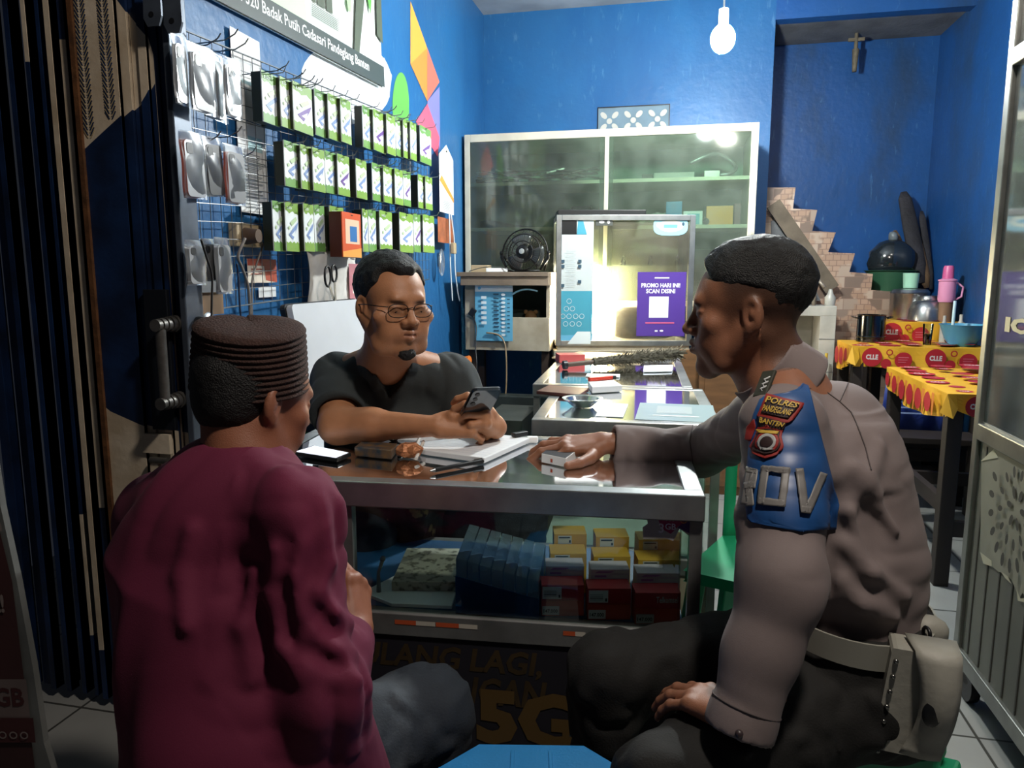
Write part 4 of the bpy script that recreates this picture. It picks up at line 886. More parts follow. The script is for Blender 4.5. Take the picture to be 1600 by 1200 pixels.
tag(s.mb.build('skirt_lettering', C1), 'faded gold lettering')
# tape scraps along the bottom rail
TPR = mat('tape_red', '#b4502c', .5); TPW = mat('tape_silver', '#b8b4a8', .4)
def railpt(px): r = ray(px, 975); o = M1 @ Vector((0, .0115, 0)); return CP+r*((o-CP).dot(-AY1)/r.dot(-AY1))
a0 = railpt(617); a0.z = .452; at_ = lambda px: (railpt(px)-a0).dot(-AX1)
for p0_, p1_, m, lb in [(617, 650, TPR, 'red tape strip'), (650, 680, TPW, 'silver tape strip'), (681, 717, TPR, 'red tape strip'), (717, 746, TPW, 'silver tape strip'), (880, 899, TPR, 'red tape strip'), (899, 915, TPW, 'silver tape strip')]:
    s = Sheet(a0, -AX1, (0, 0, 1)); s.n = -AY1; s.rect(at_(p0_), 0, at_(p1_)-at_(p0_), .010, m); tag(s.mb.build('tape_strip', C1), lb)
# counters behind, running away from the viewer
fr2 = onz(1131, 668, CZ); le2 = onz(830, 655, CZ); le2 = Vector((le2.x, le2.y+.0, 0)); fr2 = Vector((fr2.x, le2.y+.03, 0))
TG2 = glass('top_glass_pale', '#cfdcd8', .07, 1.5, haze=.12, hcol='#c9d2d0', boost=1.4)
C2, M2, AX2, AY2 = counter('display_counter', 'pale glass display counter in the middle with an ashtray on top', (fr2, le2, None), None, (fr2-le2).length, .70, .35, TG2, CREAM, drop=.05)
fr3 = onz(1083, 606, CZ); le3 = onz(832, 600, CZ); fr3 = Vector((fr3.x, le3.y+.03, 0)); fr3.y = max(fr3.y, le3.y)
C3, M3, AX3, AY3 = counter('display_counter', 'farthest glass display counter with a feather duster on top', (fr3, Vector((le3.x, le3.y, 0)), None), None, (Vector((fr3.x-le3.x, fr3.y-le3.y, 0))).length, 1.12, .35, TG2, CREAM, drop=.05)
# panels closing the lower parts of counters 2 and 3
for c_, M_, W_, D_ in ((C2, M2, (fr2-le2).length, .70), (C3, M3, (Vector((fr3.x-le3.x, fr3.y-le3.y, 0))).length, 1.12)):
    MB().b2((.02, .02, .02), (W_-.02, .03, .30), CRM2).b2((W_-.03, .03, .02), (W_-.02, D_-.03, .30), CRM2).xf(M_).build('lower_panel', c_)
# ---- helper for objects resting on the counter tops
def rest(px, py, z=CZ): return onz(px, py, z+.0005)
# notebook
nb = thing('open_notebook', 'open white notebook lying on the front counter under the clerk\'s hands', 'notebook', c1(700, 705))
a = c1(582, 692); b = c1(668, 716); b2_ = c1(768, 724); d_ = c1(828, 690); e_ = c1(770, 682)
PGM = mat('page_white', '#dfe3e6', .6)
P_ = [c1(583, 693), c1(665, 712), c1(757, 725), c1(829, 692), c1(745, 683), c1(650, 684)]
mb = MB(); K = len(P_); T_ = .014
lo_ = [Vector((p.x, p.y, CZ+.001)) for p in P_]; hi_ = [Vector((p.x, p.y, CZ+T_-(.006 if i in (0, 5) else 0))) for i, p in enumerate(P_)]
mb.add(lo_+hi_, [tuple(range(K-1, -1, -1)), tuple(range(K, 2*K))]+[(i, (i+1) % K, K+(i+1) % K, K+i) for i in range(K)], PGM); mb.build('pages', nb, bevel=.002)
s = Sheet((0, 0, 0), (1, 0, 0), (0, 1, 0)); LNM = mat('ruled_line', '#9fb0c8', .6)
for k in range(9):
    t = (k+1)/11; p = hi_[2].lerp(hi_[3], t)+Vector((0, 0, .0006)); q = hi_[1].lerp(hi_[4], t)+Vector((0, 0, .0006)); dd = (hi_[3]-hi_[2]).normalized()*.0008
    s.mb.add([p.lerp(q, .04), p.lerp(q, .04)+dd, p.lerp(q, .9)+dd, p.lerp(q, .9)], [(0, 1, 2, 3)], LNM)
s.mb.build('ruled_lines', nb)
q = c1(812, 690); MB().box((q.x, q.y, CZ+.02), (.045, .018, .012), BLACK, Rz(.9)).build('binder_clip', bevel=.003, label='black binder clip on the corner of the open notebook', cat='clip')
q = c1(826, 691); MB().box((q.x+.01, q.y, CZ+.008), (.03, .02, .016), WHITE, Rz(.2)).build('white_charger', bevel=.004, label='small white charger block beside the notebook corner', cat='charger')
# lit phone
ph = thing('lit_smartphone', 'smartphone with a bright white screen lying on the left of the front counter', 'phone', c1(502, 714))
P_ = [c1(457, 712), c1(527, 723), c1(549, 714), c1(490, 702)]
def slab(P, z0, z1, m, mb=None):
    mb = mb or MB(); K = len(P); mb.add([Vector((p.x, p.y, z0)) for p in P]+[Vector((p.x, p.y, z1)) for p in P], [tuple(range(K-1, -1, -1)), tuple(range(K, 2*K))]+[(i, (i+1) % K, K+(i+1) % K, K+i) for i in range(K)], m); return mb
slab(P_, CZ+.001, CZ+.010, BLACK).build('phone_body', ph, bevel=.002)
cen = sum(P_, Vector())/4; slab([cen+(p-cen)*.9 for p in P_], CZ+.0101, CZ+.0106, mat('lit_screen', '#f2f6ff', .3, emit=1.0, ecol='#eaf1ff')).build('screen', ph)
# cigarette pack lying, crumpled orange wrapper with cigarettes, keys, pen
def obox(name, P, h_, m, label, cat, z0=CZ+.001, bev=.002, **kw): return tag(slab(P, z0, z0+h_, m).build(name, bevel=bev), label, cat)
PKD = mat('pack_slate', '#32414c', .35, .2, noise=.5, scale=40, col2='#7a5c3a')
o_ = obox('cigarette_pack', [c1(554, 713), c1(612, 719), c1(621, 707), c1(566, 703)], .022, PKD, 'dark slate cigarette pack lying flat beside the lit phone', 'cigarette pack')
COP = mat('copper_foil', '#b97a52', .35, .4, bump=.9, bscale=60)
mb = MB(); q = c1(639, 716); mb.ball((q.x, q.y, CZ+.019), .026, COP, 14, (1.25, 1, .68))
for v in mb.v: v += Vector((math.sin(v.z*300+v.x*200), math.cos(v.x*260), math.sin(v.y*300)*.5))*.004
for v in mb.v: v.z = max(v.z, CZ+.001)
mb.build('crumpled_foil', label='crumpled copper foil wrapper beside the slate cigarette pack', cat='wrapper')
CIG = mat('cigarette_white', '#d9d5cc', .6); CIGT = mat('cigarette_tan', '#b98a58', .6)
for i, (a, b, lb) in enumerate([((647, 708), (656, 700), 'short white cigarette leaning on the copper foil, upper one'), ((650, 722), (662, 706), 'white cigarette leaning on the copper foil, lower one')]):
    p = c1(*a); q = c1(*b); MB().cyl((p.x, p.y, CZ+.008), (q.x, q.y, CZ+.026), .004, CIG, n=10).build('cigarette', smooth=True, label=lb, cat='cigarette')
mb = MB(); q = c1(617, 702); 
for k in range(5):
    t = k*1.3; mb.cyl((q.x, q.y, CZ+.018), (q.x+.018*math.cos(t), q.y+.012*math.sin(t), CZ+.028 if k % 2 else CZ+.014), .003, BLACK, n=6)
mb.ball((q.x, q.y, CZ+.016), .009, BLACK, 10).build('black_keyring', smooth='all', label='small black knotted keyring at the notebook edge', cat='keyring')
pen = thing('black_pen', 'black pen lying in front of the open notebook', 'pen', c1(715, 733))
p = c1(672, 740); q = c1(755, 724); p.z = q.z = CZ+.006; d = (q-p)
MB().cyl(p+d*.08, p+d*.8, .005, BLACK, n=14).cyl(p+d*.0, p+d*.08, .0015, STEEL, .005, 14).build('barrel', pen, smooth=True); MB().cyl(p+d*.8, q, .0055, BLACK, n=14).beam(p+d*.82+Vector((0, 0, .007)), p+d*.99+Vector((0, 0, .007)), .002, .0015, STEEL).build('cap_clip', pen, smooth=True)
# white cigarette pack under the officer's hand
wp = thing('cigarette_pack', 'white and black cigarette pack under the officer\'s hand', 'cigarette pack', c1(868, 728))
P_ = [c1(846, 723), c1(884, 731), c1(905, 715), c1(862, 710)]
slab(P_, CZ+.001, CZ+.022, WHITE).build('pack_body', wp, bevel=.001)
cen = sum(P_, Vector())/4; slab([cen+(p-cen)*.97 for p in P_], CZ+.0221, CZ+.0226, BLACK).build('black_top', wp)
p = P_[0].lerp(P_[1], .38); s = Sheet((p.x, p.y-.0003, CZ+.006), (P_[1]-P_[0]), (0, 0, 1)); s.n = s.ux.cross(s.uy); s.rect(0, 0, .006, .008, RC); s.mb.build('red_mark', wp)
# torn sticker on the glass front
NG = -AY1
def glasspt(px, py):
    o = M1 @ Vector((0, .0215, 0)); r = ray(px, py); return CP+r*((o-CP).dot(NG)/r.dot(NG))
p0 = glasspt(1000, 845); s = Sheet(p0, -AX1, (0, 0, 1)); s.n = NG
g2 = lambda px, py: ((glasspt(px, py)-s.o).dot(s.ux), (glasspt(px, py)-s.o).z)
STM = mat('sticker_magenta', '#a82a5e', .5); STW = mat('sticker_torn_white', '#b9b9b4', .6); STP = mat('sticker_violet', '#4a2f6a', .5)
s.poly([g2(*q) for q in [(1005, 842), (1004, 824), (1012, 818), (1010, 806), (1024, 810), (1030, 800), (1070, 815), (1078, 838), (1062, 826), (1052, 845), (1040, 841)]], STW)
s.poly([g2(*q) for q in [(1022, 795), (1079, 796), (1079, 828), (1060, 822), (1048, 834), (1034, 826)]], STM); s.poly([g2(*q) for q in [(1066, 818), (1079, 806), (1079, 834), (1058, 824)]], STP)
for t, a, b, c_ in [('Happy', (1029, 813), (1056, 813), (1029, 804)), ('GB', (1039, 827), (1056, 827), (1039, 817)), ('3', (1029, 832), (1037, 832), (1029, 817))]:
    A = g2(*a); B = g2(*b); Cc = g2(*c_); s.text(t, A[0], A[1], B[0]-A[0], Cc[1]-A[1], PWT, .02)
a = g2(1066, 804); s.ring(a[0], a[1], .009, .002, ORY, 16); a = g2(1068, 812); s.ring(a[0], a[1], .007, .0015, ORY, 14)
tag(s.mb.build('torn_sticker', C1), 'torn magenta sticker reading Happy 3 GB on the glass')
# ---- inside the front counter
SZ = .4755
def sh(px, py, z=SZ): return onz(px, py, z)
def obx(name, P, z0, h_, m, label, cat, group=None, fn=None, bev=.001):
    o = slab(P, z0, z0+h_, m); o = o.build(name, bevel=bev); tag(o, label, cat, group); return o
MARB = mat('speckled_tile', '#a8a698', .5, noise=.6, scale=60, col2='#5c5a50', lo=.5, hi=.62)
pz_ = SZ+.012
obx('loose_papers', [sh(566, 930), sh(612, 948), sh(706, 952), sh(712, 930), sh(650, 900), sh(615, 905)], SZ, .008, WHITE, 'loose white papers under the stone tile inside the front counter', 'paper')
obx('stone_tile', [sh(612, 921, pz_), sh(712, 922, pz_), sh(738, 868, pz_), sh(636, 867, pz_)], SZ+.009, .022, MARB, 'speckled pale stone tile lying on papers inside the front counter', 'tile')
q = sh(592, 930); MB().tube([(q.x, q.y, SZ+.003), (q.x-.004, q.y+.01, SZ+.05), (q.x+.002, q.y+.02, SZ+.075)], [.006, .004, .005], STEEL, n=8).ball((q.x+.003, q.y+.02, SZ+.08), .007, STEEL, 10).build('metal_opener', smooth='all', label='small bent metal opener standing at the left inside the front counter', cat='opener')
# acrylic voucher stand: blue base with seven clear slots
va = sh(712, 958); vb = sh(842, 968); vc = sh(712+60, 905)
dirx = (vb-va); Wv = dirx.length; dirx.normalize(); diry = AY1
Mv = Matrix.Translation(va) @ Matrix((dirx, diry, Vector((0, 0, 1)))).transposed().to_4x4()
vs_ = thing('voucher_stand', 'blue and clear acrylic voucher stand with slanted slots inside the front counter', 'card holder', va)
ACB = mat('acrylic_blue', '#1c4f8c', .25, noise=.1); ACC = glass('acrylic_clear', '#b9cfdf', .05, 1.5, haze=.35, hcol='#9fb4c2')
Dv = .15
mb = MB(); mb.prism([(0, 0), (Wv, 0), (Wv, .045), (0, .085)], (0, 0, 0), (1, 0, 0), (0, 0, 1), -Dv, ACB); mb.xf(Mv); 
mb.build('blue_base', vs_, bevel=.001)
for k in range(7):
    x0 = Wv*k/7; z0 = .0855-.04*k/7; h_ = .062
    m2 = MB(); m2.add([(x0+.002, 0, z0), (x0+Wv/7-.001, 0, z0-.005), (x0+Wv/7-.001, 0, z0+h_*.55), (x0+.002, 0, z0+h_*.62), (x0+.002, Dv, z0), (x0+Wv/7-.001, Dv, z0-.005), (x0+Wv/7-.001, Dv, z0+h_*.95), (x0+.002, Dv, z0+h_*1.02)],
        [(0, 1, 2, 3), (5, 4, 7, 6), (3, 2, 6, 7), (0, 3, 7, 4), (1, 5, 6, 2)], ACC)
    m2.xf(Mv).build('clear_slot', vs_)
# SIM card boxes, three columns: red fronts, pale middles, yellow at the back
RED = mat('box_red', '#b2262e', .45); YEL = mat('box_yellow', '#d8a93e', .45); LAB = mat('label_white', '#cfd2cf', .5); PLV = mat('box_lilac', '#c9c0cc', .5); REDO = mat('box_red_orange', '#c24430', .45); BKI = mat('ink_black', '#1b1d20', .6); LIL = mat('lilac_print', '#a26fae', .5)
def simbox(pl, pr, pb_, dep, h_, z0, m, label, style, yo=0., group='boxes of SIM cards in the front counter'):
    A = sh(pl, pb_, SZ); B = sh(pr, pb_, SZ); A = A+AY1*yo; B = B+AY1*yo
    d = (B-A); d.z = 0; Wd = d.length; d.normalize(); n_ = Vector((d.y, -d.x, 0))
    b = MB(); P = [A, B, B-n_*dep, A-n_*dep]; slab(P, z0, z0+h_, m, b)
    s = Sheet((A.x, A.y, z0), d, (0, 0, 1), b); s.n = n_; s.k = 1
    if style == 'red': s.rect(Wd*.02, h_*.1, Wd*.45, h_*.8, LAB); [s.rect(Wd*.05, h_*(.25+.12*k), Wd*.3, h_*.05, BKI if k == 1 else TXT) for k in range(4)]; s.rect(Wd*.4, h_*.2, Wd*.04, h_*.2, BKI)
    if style == 'price': s.rect(Wd*.02, h_*.05, Wd*.4, h_*.6, LAB); s.text('147.000', Wd*.05, h_*.2, Wd*.33, h_*.25, BKI, .02)
    if style == 'tel': s.text('Telkomsel', Wd*.46, h_*.35, Wd*.48, h_*.4, LAB, .01)
    if style == 'yel': s.rect(Wd*.12, h_*.15, Wd*.45, h_*.7, LAB); s.rect(Wd*.15, h_*.7, Wd*.38, h_*.1, BKI); s.rect(Wd*.48, h_*.3, Wd*.06, h_*.22, BKI)
    if style == 'yel2': s.rect(Wd*.12, h_*.80, Wd*.42, h_*.17, LAB); s.rect(Wd*.15, h_*.92, Wd*.34, h_*.025, BKI); s.rect(Wd*.46, h_*.83, Wd*.05, h_*.05, BKI)
    if style == 'lil2': s.rect(Wd*.55, h_*.9, Wd*.4, h_*.08, LAB); s.rect(Wd*.1, h_*.91, Wd*.3, h_*.06, LIL)
    if style == 'lil': s.poly([(Wd*.1, h_*.2), (Wd*.5, h_*.3), (Wd*.6, h_*.6), (Wd*.2, h_*.7)], LIL); s.rect(Wd*.6, h_*.2, Wd*.35, h_*.6, LAB)
    return tag(b.build('sim_card_box', bevel=0), label, 'box', group)
cols = [(846, 912, 962, 'left'), (918, 985, 968, 'middle'), (992, 1062, 975, 'right')]
for pl, pr, pb_, nm in cols:
    simbox(pl, pr, pb_, .05, .034, SZ, REDO, 'red SIM card box with a handwritten price, bottom of the front row, %s column' % nm, 'price')
    simbox(pl, pr, pb_, .05, .034, SZ+.035, RED, 'red SIM card box with a printed label, top of the front row, %s column' % nm, 'red' if nm != 'right' else 'tel')
    simbox(pl+3, pr-2, pb_, .05, .078, SZ, PLV, 'pale lilac SIM card box standing behind the red ones, %s column' % nm, 'lil2', .056)
    simbox(pl+3, pr-2, pb_, .05, .010, SZ+.0785, PLV, 'flat pale packet on the lilac box, %s column' % nm, 'lil', .056)
    simbox(pl+6, pr+0, pb_, .06, .095, SZ, YEL, 'yellow SIM card box in the third row, %s column' % nm, 'yel2', .115)
    simbox(pl+8, pr-2, pb_, .06, .118, SZ, YEL, 'yellow SIM card box in the back row, %s column' % nm, 'yel2', .18)
# ================================================================== right side: stairs, eatery tables, food booth
def stair_tiles():
    m = bpy.data.materials.new('stair_tiles'); m.use_nodes = True; n, l = nodes(m); b = n['Principled BSDF']; b.inputs['Roughness'].default_value = .35
    tc = n.new('ShaderNodeTexCoord'); sp = n.new('ShaderNodeSeparateXYZ'); l.new(tc.outputs['Object'], sp.inputs[0])
    ad = n.new('ShaderNodeMath'); l.new(sp.outputs[0], ad.inputs[0]); l.new(sp.outputs[1], ad.inputs[1])
    cb = n.new('ShaderNodeCombineXYZ'); l.new(ad.outputs[0], cb.inputs[0]); l.new(sp.outputs[2], cb.inputs[1])
    def brick(sc, w_, h_, c1_, c2_, mo, ms):
        br = n.new('ShaderNodeTexBrick'); br.offset = .5; br.inputs['Scale'].default_value = sc; br.inputs['Brick Width'].default_value = w_; br.inputs['Row Height'].default_value = h_
        br.inputs['Mortar Size'].default_value = ms; br.inputs['Color1'].default_value = srgb(c1_); br.inputs['Color2'].default_value = srgb(c2_); br.inputs['Mortar'].default_value = srgb(mo); l.new(cb.outputs[0], br.inputs[0]); return br
    a = brick(1, .045, .035, '#b99c86', '#a48670', '#8b7264', .0025); c = brick(1, .115, .07, '#cdb8a4', '#6f5d52', '#93796a', .002)
    t = n.new('ShaderNodeTexNoise'); t.inputs['Scale'].default_value = 9; l.new(cb.outputs[0], t.inputs[0])
    r = n.new('ShaderNodeMapRange'); r.inputs[1].default_value = .48; r.inputs[2].default_value = .54; l.new(t.outputs['Fac'], r.inputs[0])
    x = n.new('ShaderNodeMix'); x.data_type = 'RGBA'; l.new(r.outputs[0], x.inputs['Factor']); l.new(a.outputs[0], x.inputs['A']); l.new(c.outputs[0], x.inputs['B']); l.new(x.outputs['Result'], b.inputs['Base Color'])
    return m
STT = stair_tiles()
YS = 5.12
pts = [(1200, 290), (1243, 293), (1239, 326), (1277, 328), (1269, 361), (1306, 363), (1294, 394), (1336, 396), (1327, 425), (1364, 428), (1361, 453), (1397, 456), (1392, 482), (1432, 484)]
P2 = [(ony(a, b, YS).x, ony(a, b, YS).z) for a, b in pts]
P2[0] = (.53, P2[1][1]+.005)
P2 += [(P2[-1][0]-.01, P2[-1][1]-.14), (1.61, P2[-1][1]-.145), (1.61, .002), (.53, .002)]
stt = MB().prism(P2, (0, YS, 0), (1, 0, 0), (0, 0, 1), -.49, STT).build('staircase', label='brown tiled staircase climbing left behind the blue wall edge', cat='staircase')
PLK = mat('grey_plank', '#6e6252', .75, noise=.4, scale=8, bump=.2)
a = ony(1208, 318, 5.04); b = ony(1300, 452, 5.04); MB().beam(a, b, .09, .03, PLK, up=(0, 1, 0)).build('diagonal_plank', label='weathered grey plank leaning diagonally along the stairs', cat='plank')
P3 = [(ony(x, y, 5.09).x, ony(x, y, 5.09).z) for x, y in [(1205, 345), (1222, 343), (1282, 470), (1205, 470)]]
MB().prism(P3, (0, 5.085, 0), (1, 0, 0), (0, 0, 1), -.02, CONC).build('grey_board', label='flat grey board below the diagonal plank beside the stairs', cat='board')
# tiled sink block
WTL = mat('white_tiles', '#b6b4ab', .3, noise=.25, scale=9)
A = ony(1240, 478, 4.75); B = ony(1308, 478, 4.75)
sk_ = thing('tiled_sink_block', 'small white tiled sink block left of the eating table', 'sink', (A.x, 4.75, 0))
ZT = A.z
MB().b2((A.x, 4.75, ZT-.06), (B.x, 5.05, ZT), WTL).b2((B.x-.09, 4.75, 0), (B.x, 5.05, ZT-.06), WTL).b2((A.x, 5.0, 0), (B.x-.09, 5.05, ZT-.06), WTL).build('tiled_body', sk_, bevel=.003)
for z in (ZT-.2, ZT-.4, ZT-.6): MB().b2((B.x-.091, 4.748, z), (B.x+.001, 4.7505, z+.004), CONC).build('grout_line', sk_)
MB().b2((A.x, 4.72, ZT-.34), (B.x-.03, 4.99, ZT-.19), mat('basin_navy', '#1d2b38', .5)).build('dark_washing_basin', bevel=.01, label='dark navy washing basin under the white tiled sink', cat='basin') if False else boxthing('dark_bin', ((A.x+B.x)/2-.03, 4.6, .27), (.26, .2, .53), mat('basin_navy', '#1d2b38', .5), 'dark navy bin standing in front of the tiled sink block', 'bin', bev=.01)
MB().cyl((B.x-.07, 4.66, .54), (B.x-.055, 4.68, .74), .009, mat('yellow_stick', '#b79a35', .5)).build('yellow_stick', smooth=True, label='yellow stick standing up out of the dark navy bin', cat='stick')
mb = MB(); q = ony(1272, 470, 4.85); TAP = mat('faucet_beige', '#9b8f80', .4, .3)
mb.tube([(q.x, 4.86, ZT), (q.x, 4.86, ZT+.11), (q.x+.02, 4.84, ZT+.15), (q.x+.05, 4.82, ZT+.11)], .012, TAP, n=8).ball((q.x-.02, 4.86, ZT+.14), .022, TAP, 12).cyl((q.x-.05, 4.86, ZT), (q.x-.05, 4.86, ZT+.2), .007, hp[2]); mb.build('faucet', smooth='all', label='beige faucet standing on the white tiled sink block', cat='faucet')
MB().lathe([(.03, 0), (.032, .05), (.018, .07), (.01, .1)], (q.x+.09, 4.84, ZT), WTL).build('white_jug', smooth=True, label='small whitish bottle beside the faucet on the sink', cat='bottle')
# ---- cloth-covered tables
CLY = mat('cloth_yellow', '#d9a427', .55, noise=.08, scale=6); CLR = mat('cloth_red', '#a81d26', .55); CLO = mat('cloth_orange', '#c9742a', .55); CLW = mat('cloth_print_white', '#cfc6bd', .55); CLP = mat('cloth_print_pink', '#c5606a', .55)
TW_ = mat('table_wood_dark', '#2a211c', .6, noise=.3, scale=8)
def circ(s, u, v, r, kind, ry=1.):
    s.ell(u, v, r, r*ry, CLR, 26)
    if kind == 0: s.text('CLLE', u-r*.6, v-r*.25*ry, r*1.2, r*.55*ry, CLW, .05)
    if kind == 1:
        for k in range(3): s.rect(u-r*.6, v+r*(.3-.3*k)*ry, r*(1.2-.15*k), r*.09*ry, CLP)
def cloth_table(name, label, x0, x1, y0, y1, z, hem, hemL, clabel, seed, leg_z0=0., legs=True, top_t=.03):
    t = thing(name, label, 'table', ((x0+x1)/2, (y0+y1)/2, 0))
    MB().b2((x0+.015, y0+.015, z-.035), (x1-.015, y1-.015, z-.004), TW_).build('table_top', t)
    for x in (x0+.03, x1-.03):
        for y in (y0+.03, y1-.03): MB().b2((x-.027, y-.027, leg_z0), (x+.027, y+.027, z-.035), TW_).build('leg', t, bevel=.003)
    for y in (y0+.03, y1-.03): MB().b2((x0+.057, y-.016, .20), (x1-.057, y+.016, .26), TW_).build('stretcher', t)
    MB().b2((x0+.02, y0+.057, .28), (x0+.05, y1-.057, .34), TW_).build('side_stretcher', t)
    c = thing('tablecloth', clabel, 'tablecloth', ((x0+x1)/2, (y0+y1)/2, z)); R_2 = random.Random(seed)
    mb = MB(); n = 24
    def drape(A, B, nrm, hm, ph):
        A = Vector(A); B = Vector(B); nrm = Vector(nrm); vs = []; fs = []; rows = 5
        for i in range(n+1):
            for j in range(rows+1):
                t_ = i/n; dz = hm(t_)*j/rows
                vs.append(A.lerp(B, t_)+nrm*(.006+.012*(j/rows)*math.sin(t_*19+ph))+Vector((0, 0, -dz)))
        for i in range(n):
            for j in range(rows): a_ = i*(rows+1)+j; fs.append((a_, a_+1, a_+rows+2, a_+rows+1))
        return vs, fs
    vs, fs = drape((x0, y0, z), (x1, y0, z), (0, -1, 0), hem, seed); mb.add(vs, fs, CLY)
    vs, fs = drape((x0, y1, z), (x0, y0, z), (-1, 0, 0), hemL, seed+1); mb.add(vs, fs, CLY)
    mb.b2((x0-.006, y0-.006, z-.004), (x1, y1, z+.001), CLY)
    # bunched corner fold
    ch = min(hemL(1), .3); mb.add([(x0-.01, y0-.012, z), (x0-.035, y0-.02, z-ch*.8), (x0+.005, y0-.045, z-ch*1.0), (x0+.03, y0-.012, z-ch*.6), (x0+.02, y0-.012, z)], [(0, 1, 2), (0, 2, 3, 4)], CLY)
    s = Sheet((x0, y0, z+.0015), (1, 0, 0), (0, 1, 0), mb); W_, D_ = x1-x0, y1-y0
    for i in range(int(W_/.13)+1):
        for j in range(int(D_/.12)+1):
            u = .07+i*.13+R_2.uniform(-.02, .02); v = .06+j*.12+R_2.uniform(-.02, .02); r = R_2.choice([.045, .055, .03])
            if r < u < W_-r and r < v < D_-r: circ(s, u, v, r, (i+j) % 2)
    s = Sheet((x0, y0-.0205, z), (1, 0, 0), (0, 0, 1), mb); s.n = Vector((0, -1, 0)); k = 0; u = .09
    while u < W_-.05:
        hm = hem(u/W_); r = min(.066, hm*.46)
        if k % 2 == 0: circ(s, u, -hm*.5, r, 0)
        else: circ(s, u, -hm*.62, r*.85, 1); s.ring(u-.07, -hm*.25, .017, .006, CLR, 16); s.ell(u-.085, -hm*.8, .026, .026, CLR, 16)
        u += .155; k += 1
    s = Sheet((x0-.0205, y1, z), (0, -1, 0), (0, 0, 1), mb); s.n = Vector((-1, 0, 0)); u = .08
    while u < D_-.06:
        hm = hemL(u/D_); s.ell(u, -hm*.5, min(.05, hm*.35), min(.05, hm*.35), CLR, 18); s.poly([(u+.05, -hm*.1), (u+.08, -hm*.1), (u+.07, -hm*.9), (u+.055, -hm*.9)], CLO); u += .12
    mb.build('cloth', c, smooth=False)
    return t, c
a = onz(1340, 540, .82)
TA = cloth_table('eating_table', 'dark wooden eating table at the back under a yellow and red cloth', .93, 1.60, 4.28, 4.68, .82, lambda t: .11, lambda t: .13+.03*math.sin(5*t), 'yellow oilcloth with red circles on the back eating table', 3)
TB = cloth_table('eating_table', 'dark wooden eating table nearer the booth with exposed front legs', 1.0, 1.60, 3.02, 3.86, .76, lambda t: .05+.11*min(1, t*2.2), lambda t: .08+.05*math.sin(3*t), 'yellow oilcloth with red circles on the eating table nearer the booth', 5)
TC = cloth_table('serving_shelf', 'low raised serving shelf behind the back eating table', 1.13, 1.605, 4.71, 5.10, .93, lambda t: .12, lambda t: .12, 'yellow oilcloth on the raised shelf carrying the pots', 8)
# stretcher board left of table A and bench
bn = thing('wooden_bench', 'dark wooden bench under the back eating table', 'bench', (1.2, 4.1, 0))
MB().b2((1.02, 3.98, .36), (1.50, 4.20, .39), TW_).build('bench_seat', bn, bevel=.003)
for x in (1.05, 1.46):
    for y in (4.01, 4.17): MB().b2((x-.02, y-.02, 0), (x+.02, y+.02, .36), TW_).build('leg', bn)
# blue banner cloth hanging under table A
BNB = mat('banner_blue', '#243a86', .55, noise=.2, scale=5)
A = ony(1388, 575, 4.25); B = ony(1460, 575, 4.25); zb_ = ony(1388, 678, 4.25).z
mb = MB(); n = 10
vs = []
for i in range(n+1):
    for j in (0, 1): vs.append((A.x-(.03*j)+(B.x+.10-A.x)*i/n, 4.255-.03*j+.012*math.sin(i*1.7), A.z-.02 if j == 0 else zb_+.01*math.sin(i)))
mb.add(vs, [(2*i, 2*i+1, 2*i+3, 2*i+2) for i in range(n)], BNB)
bb = thing('blue_banner_cloth', 'dark blue cloth banner with small pale text hanging from the back eating table', 'banner', (A.x, 4.25, A.z)); mb.build('cloth', bb, smooth='all', solid=.002)
s = Sheet((A.x+.03, 4.215, zb_+.12), (1, 0, 0), (0, 0, 1)); s.n = Vector((0, -1, 0))
for k in range(3): s.rect(.0, .03*k, .16-.03*k, .008, mat('banner_pale_text', '#8fa0c9', .6))
s.mb.build('pale_text', bb)
MB().b2((1.02, 5.0, .0), (1.53, 5.11, .10), CONC).build('floor_step', label='low grey concrete step at the foot of the stairs', cat='step')
# ---- vessels
ALP = mat('aluminium_pot', '#a7a9aa', .28, .95, noise=.25, scale=20); STP_ = mat('stainless', '#5d5f61', .16, 1.)
def onlathe(name, prof, c, m, label, cat, par=None, **kw):
    b = MB().lathe(prof, c, m, **kw)
    if par: return b.build(name, par, smooth=True)
    return tag(b.build(name, smooth=True), label, cat)
c = ony(1362, 500, 4.58); po = thing('stainless_pot', 'open dark stainless pot with loop handles at the back left of the eating table', 'pot', (c.x, 4.58, .822)); r_ = .075
onlathe('pot_body', [(r_, .002), (r_, .025), (r_+.003, .028), (r_+.003, .032), (r_, .035), (r_, .15), (r_+.006, .155), (r_-.002, .155), (r_-.004, .03), (0, .02)], (c.x, 4.58, .822), STP_, '', '', po)
for sgn in (-1, 1): MB().tube([(c.x+sgn*r_, 4.55, .955), (c.x+sgn*(r_+.03), 4.56, .965), (c.x+sgn*(r_+.03), 4.60, .965), (c.x+sgn*r_, 4.61, .955)], .004, STP_, n=6).build('loop_handle', po, smooth='all')
yc_ = 4.97
c = ony(1420, 480, yc_); ap = thing('aluminium_pot', 'tall dull aluminium pot with a pale green cup on its lid', 'pot', (c.x, yc_, .931)); r_ = .5*(ony(1450, 480, yc_).x-ony(1390, 480, yc_).x)
hp_ = ony(1420, 450, yc_).z-.931
onlathe('pot_body', [(r_*.94, .001), (r_, .02), (r_, hp_*.8), (r_*1.03, hp_*.83), (r_*.98, hp_*.86)], (c.x, yc_, .931), ALP, '', '', ap); onlathe('lid', [(r_*1.02, hp_*.86), (r_*.9, hp_*.95), (r_*.3, hp_), (0, hp_)], (c.x, yc_, .931), ALP, '', '', ap)
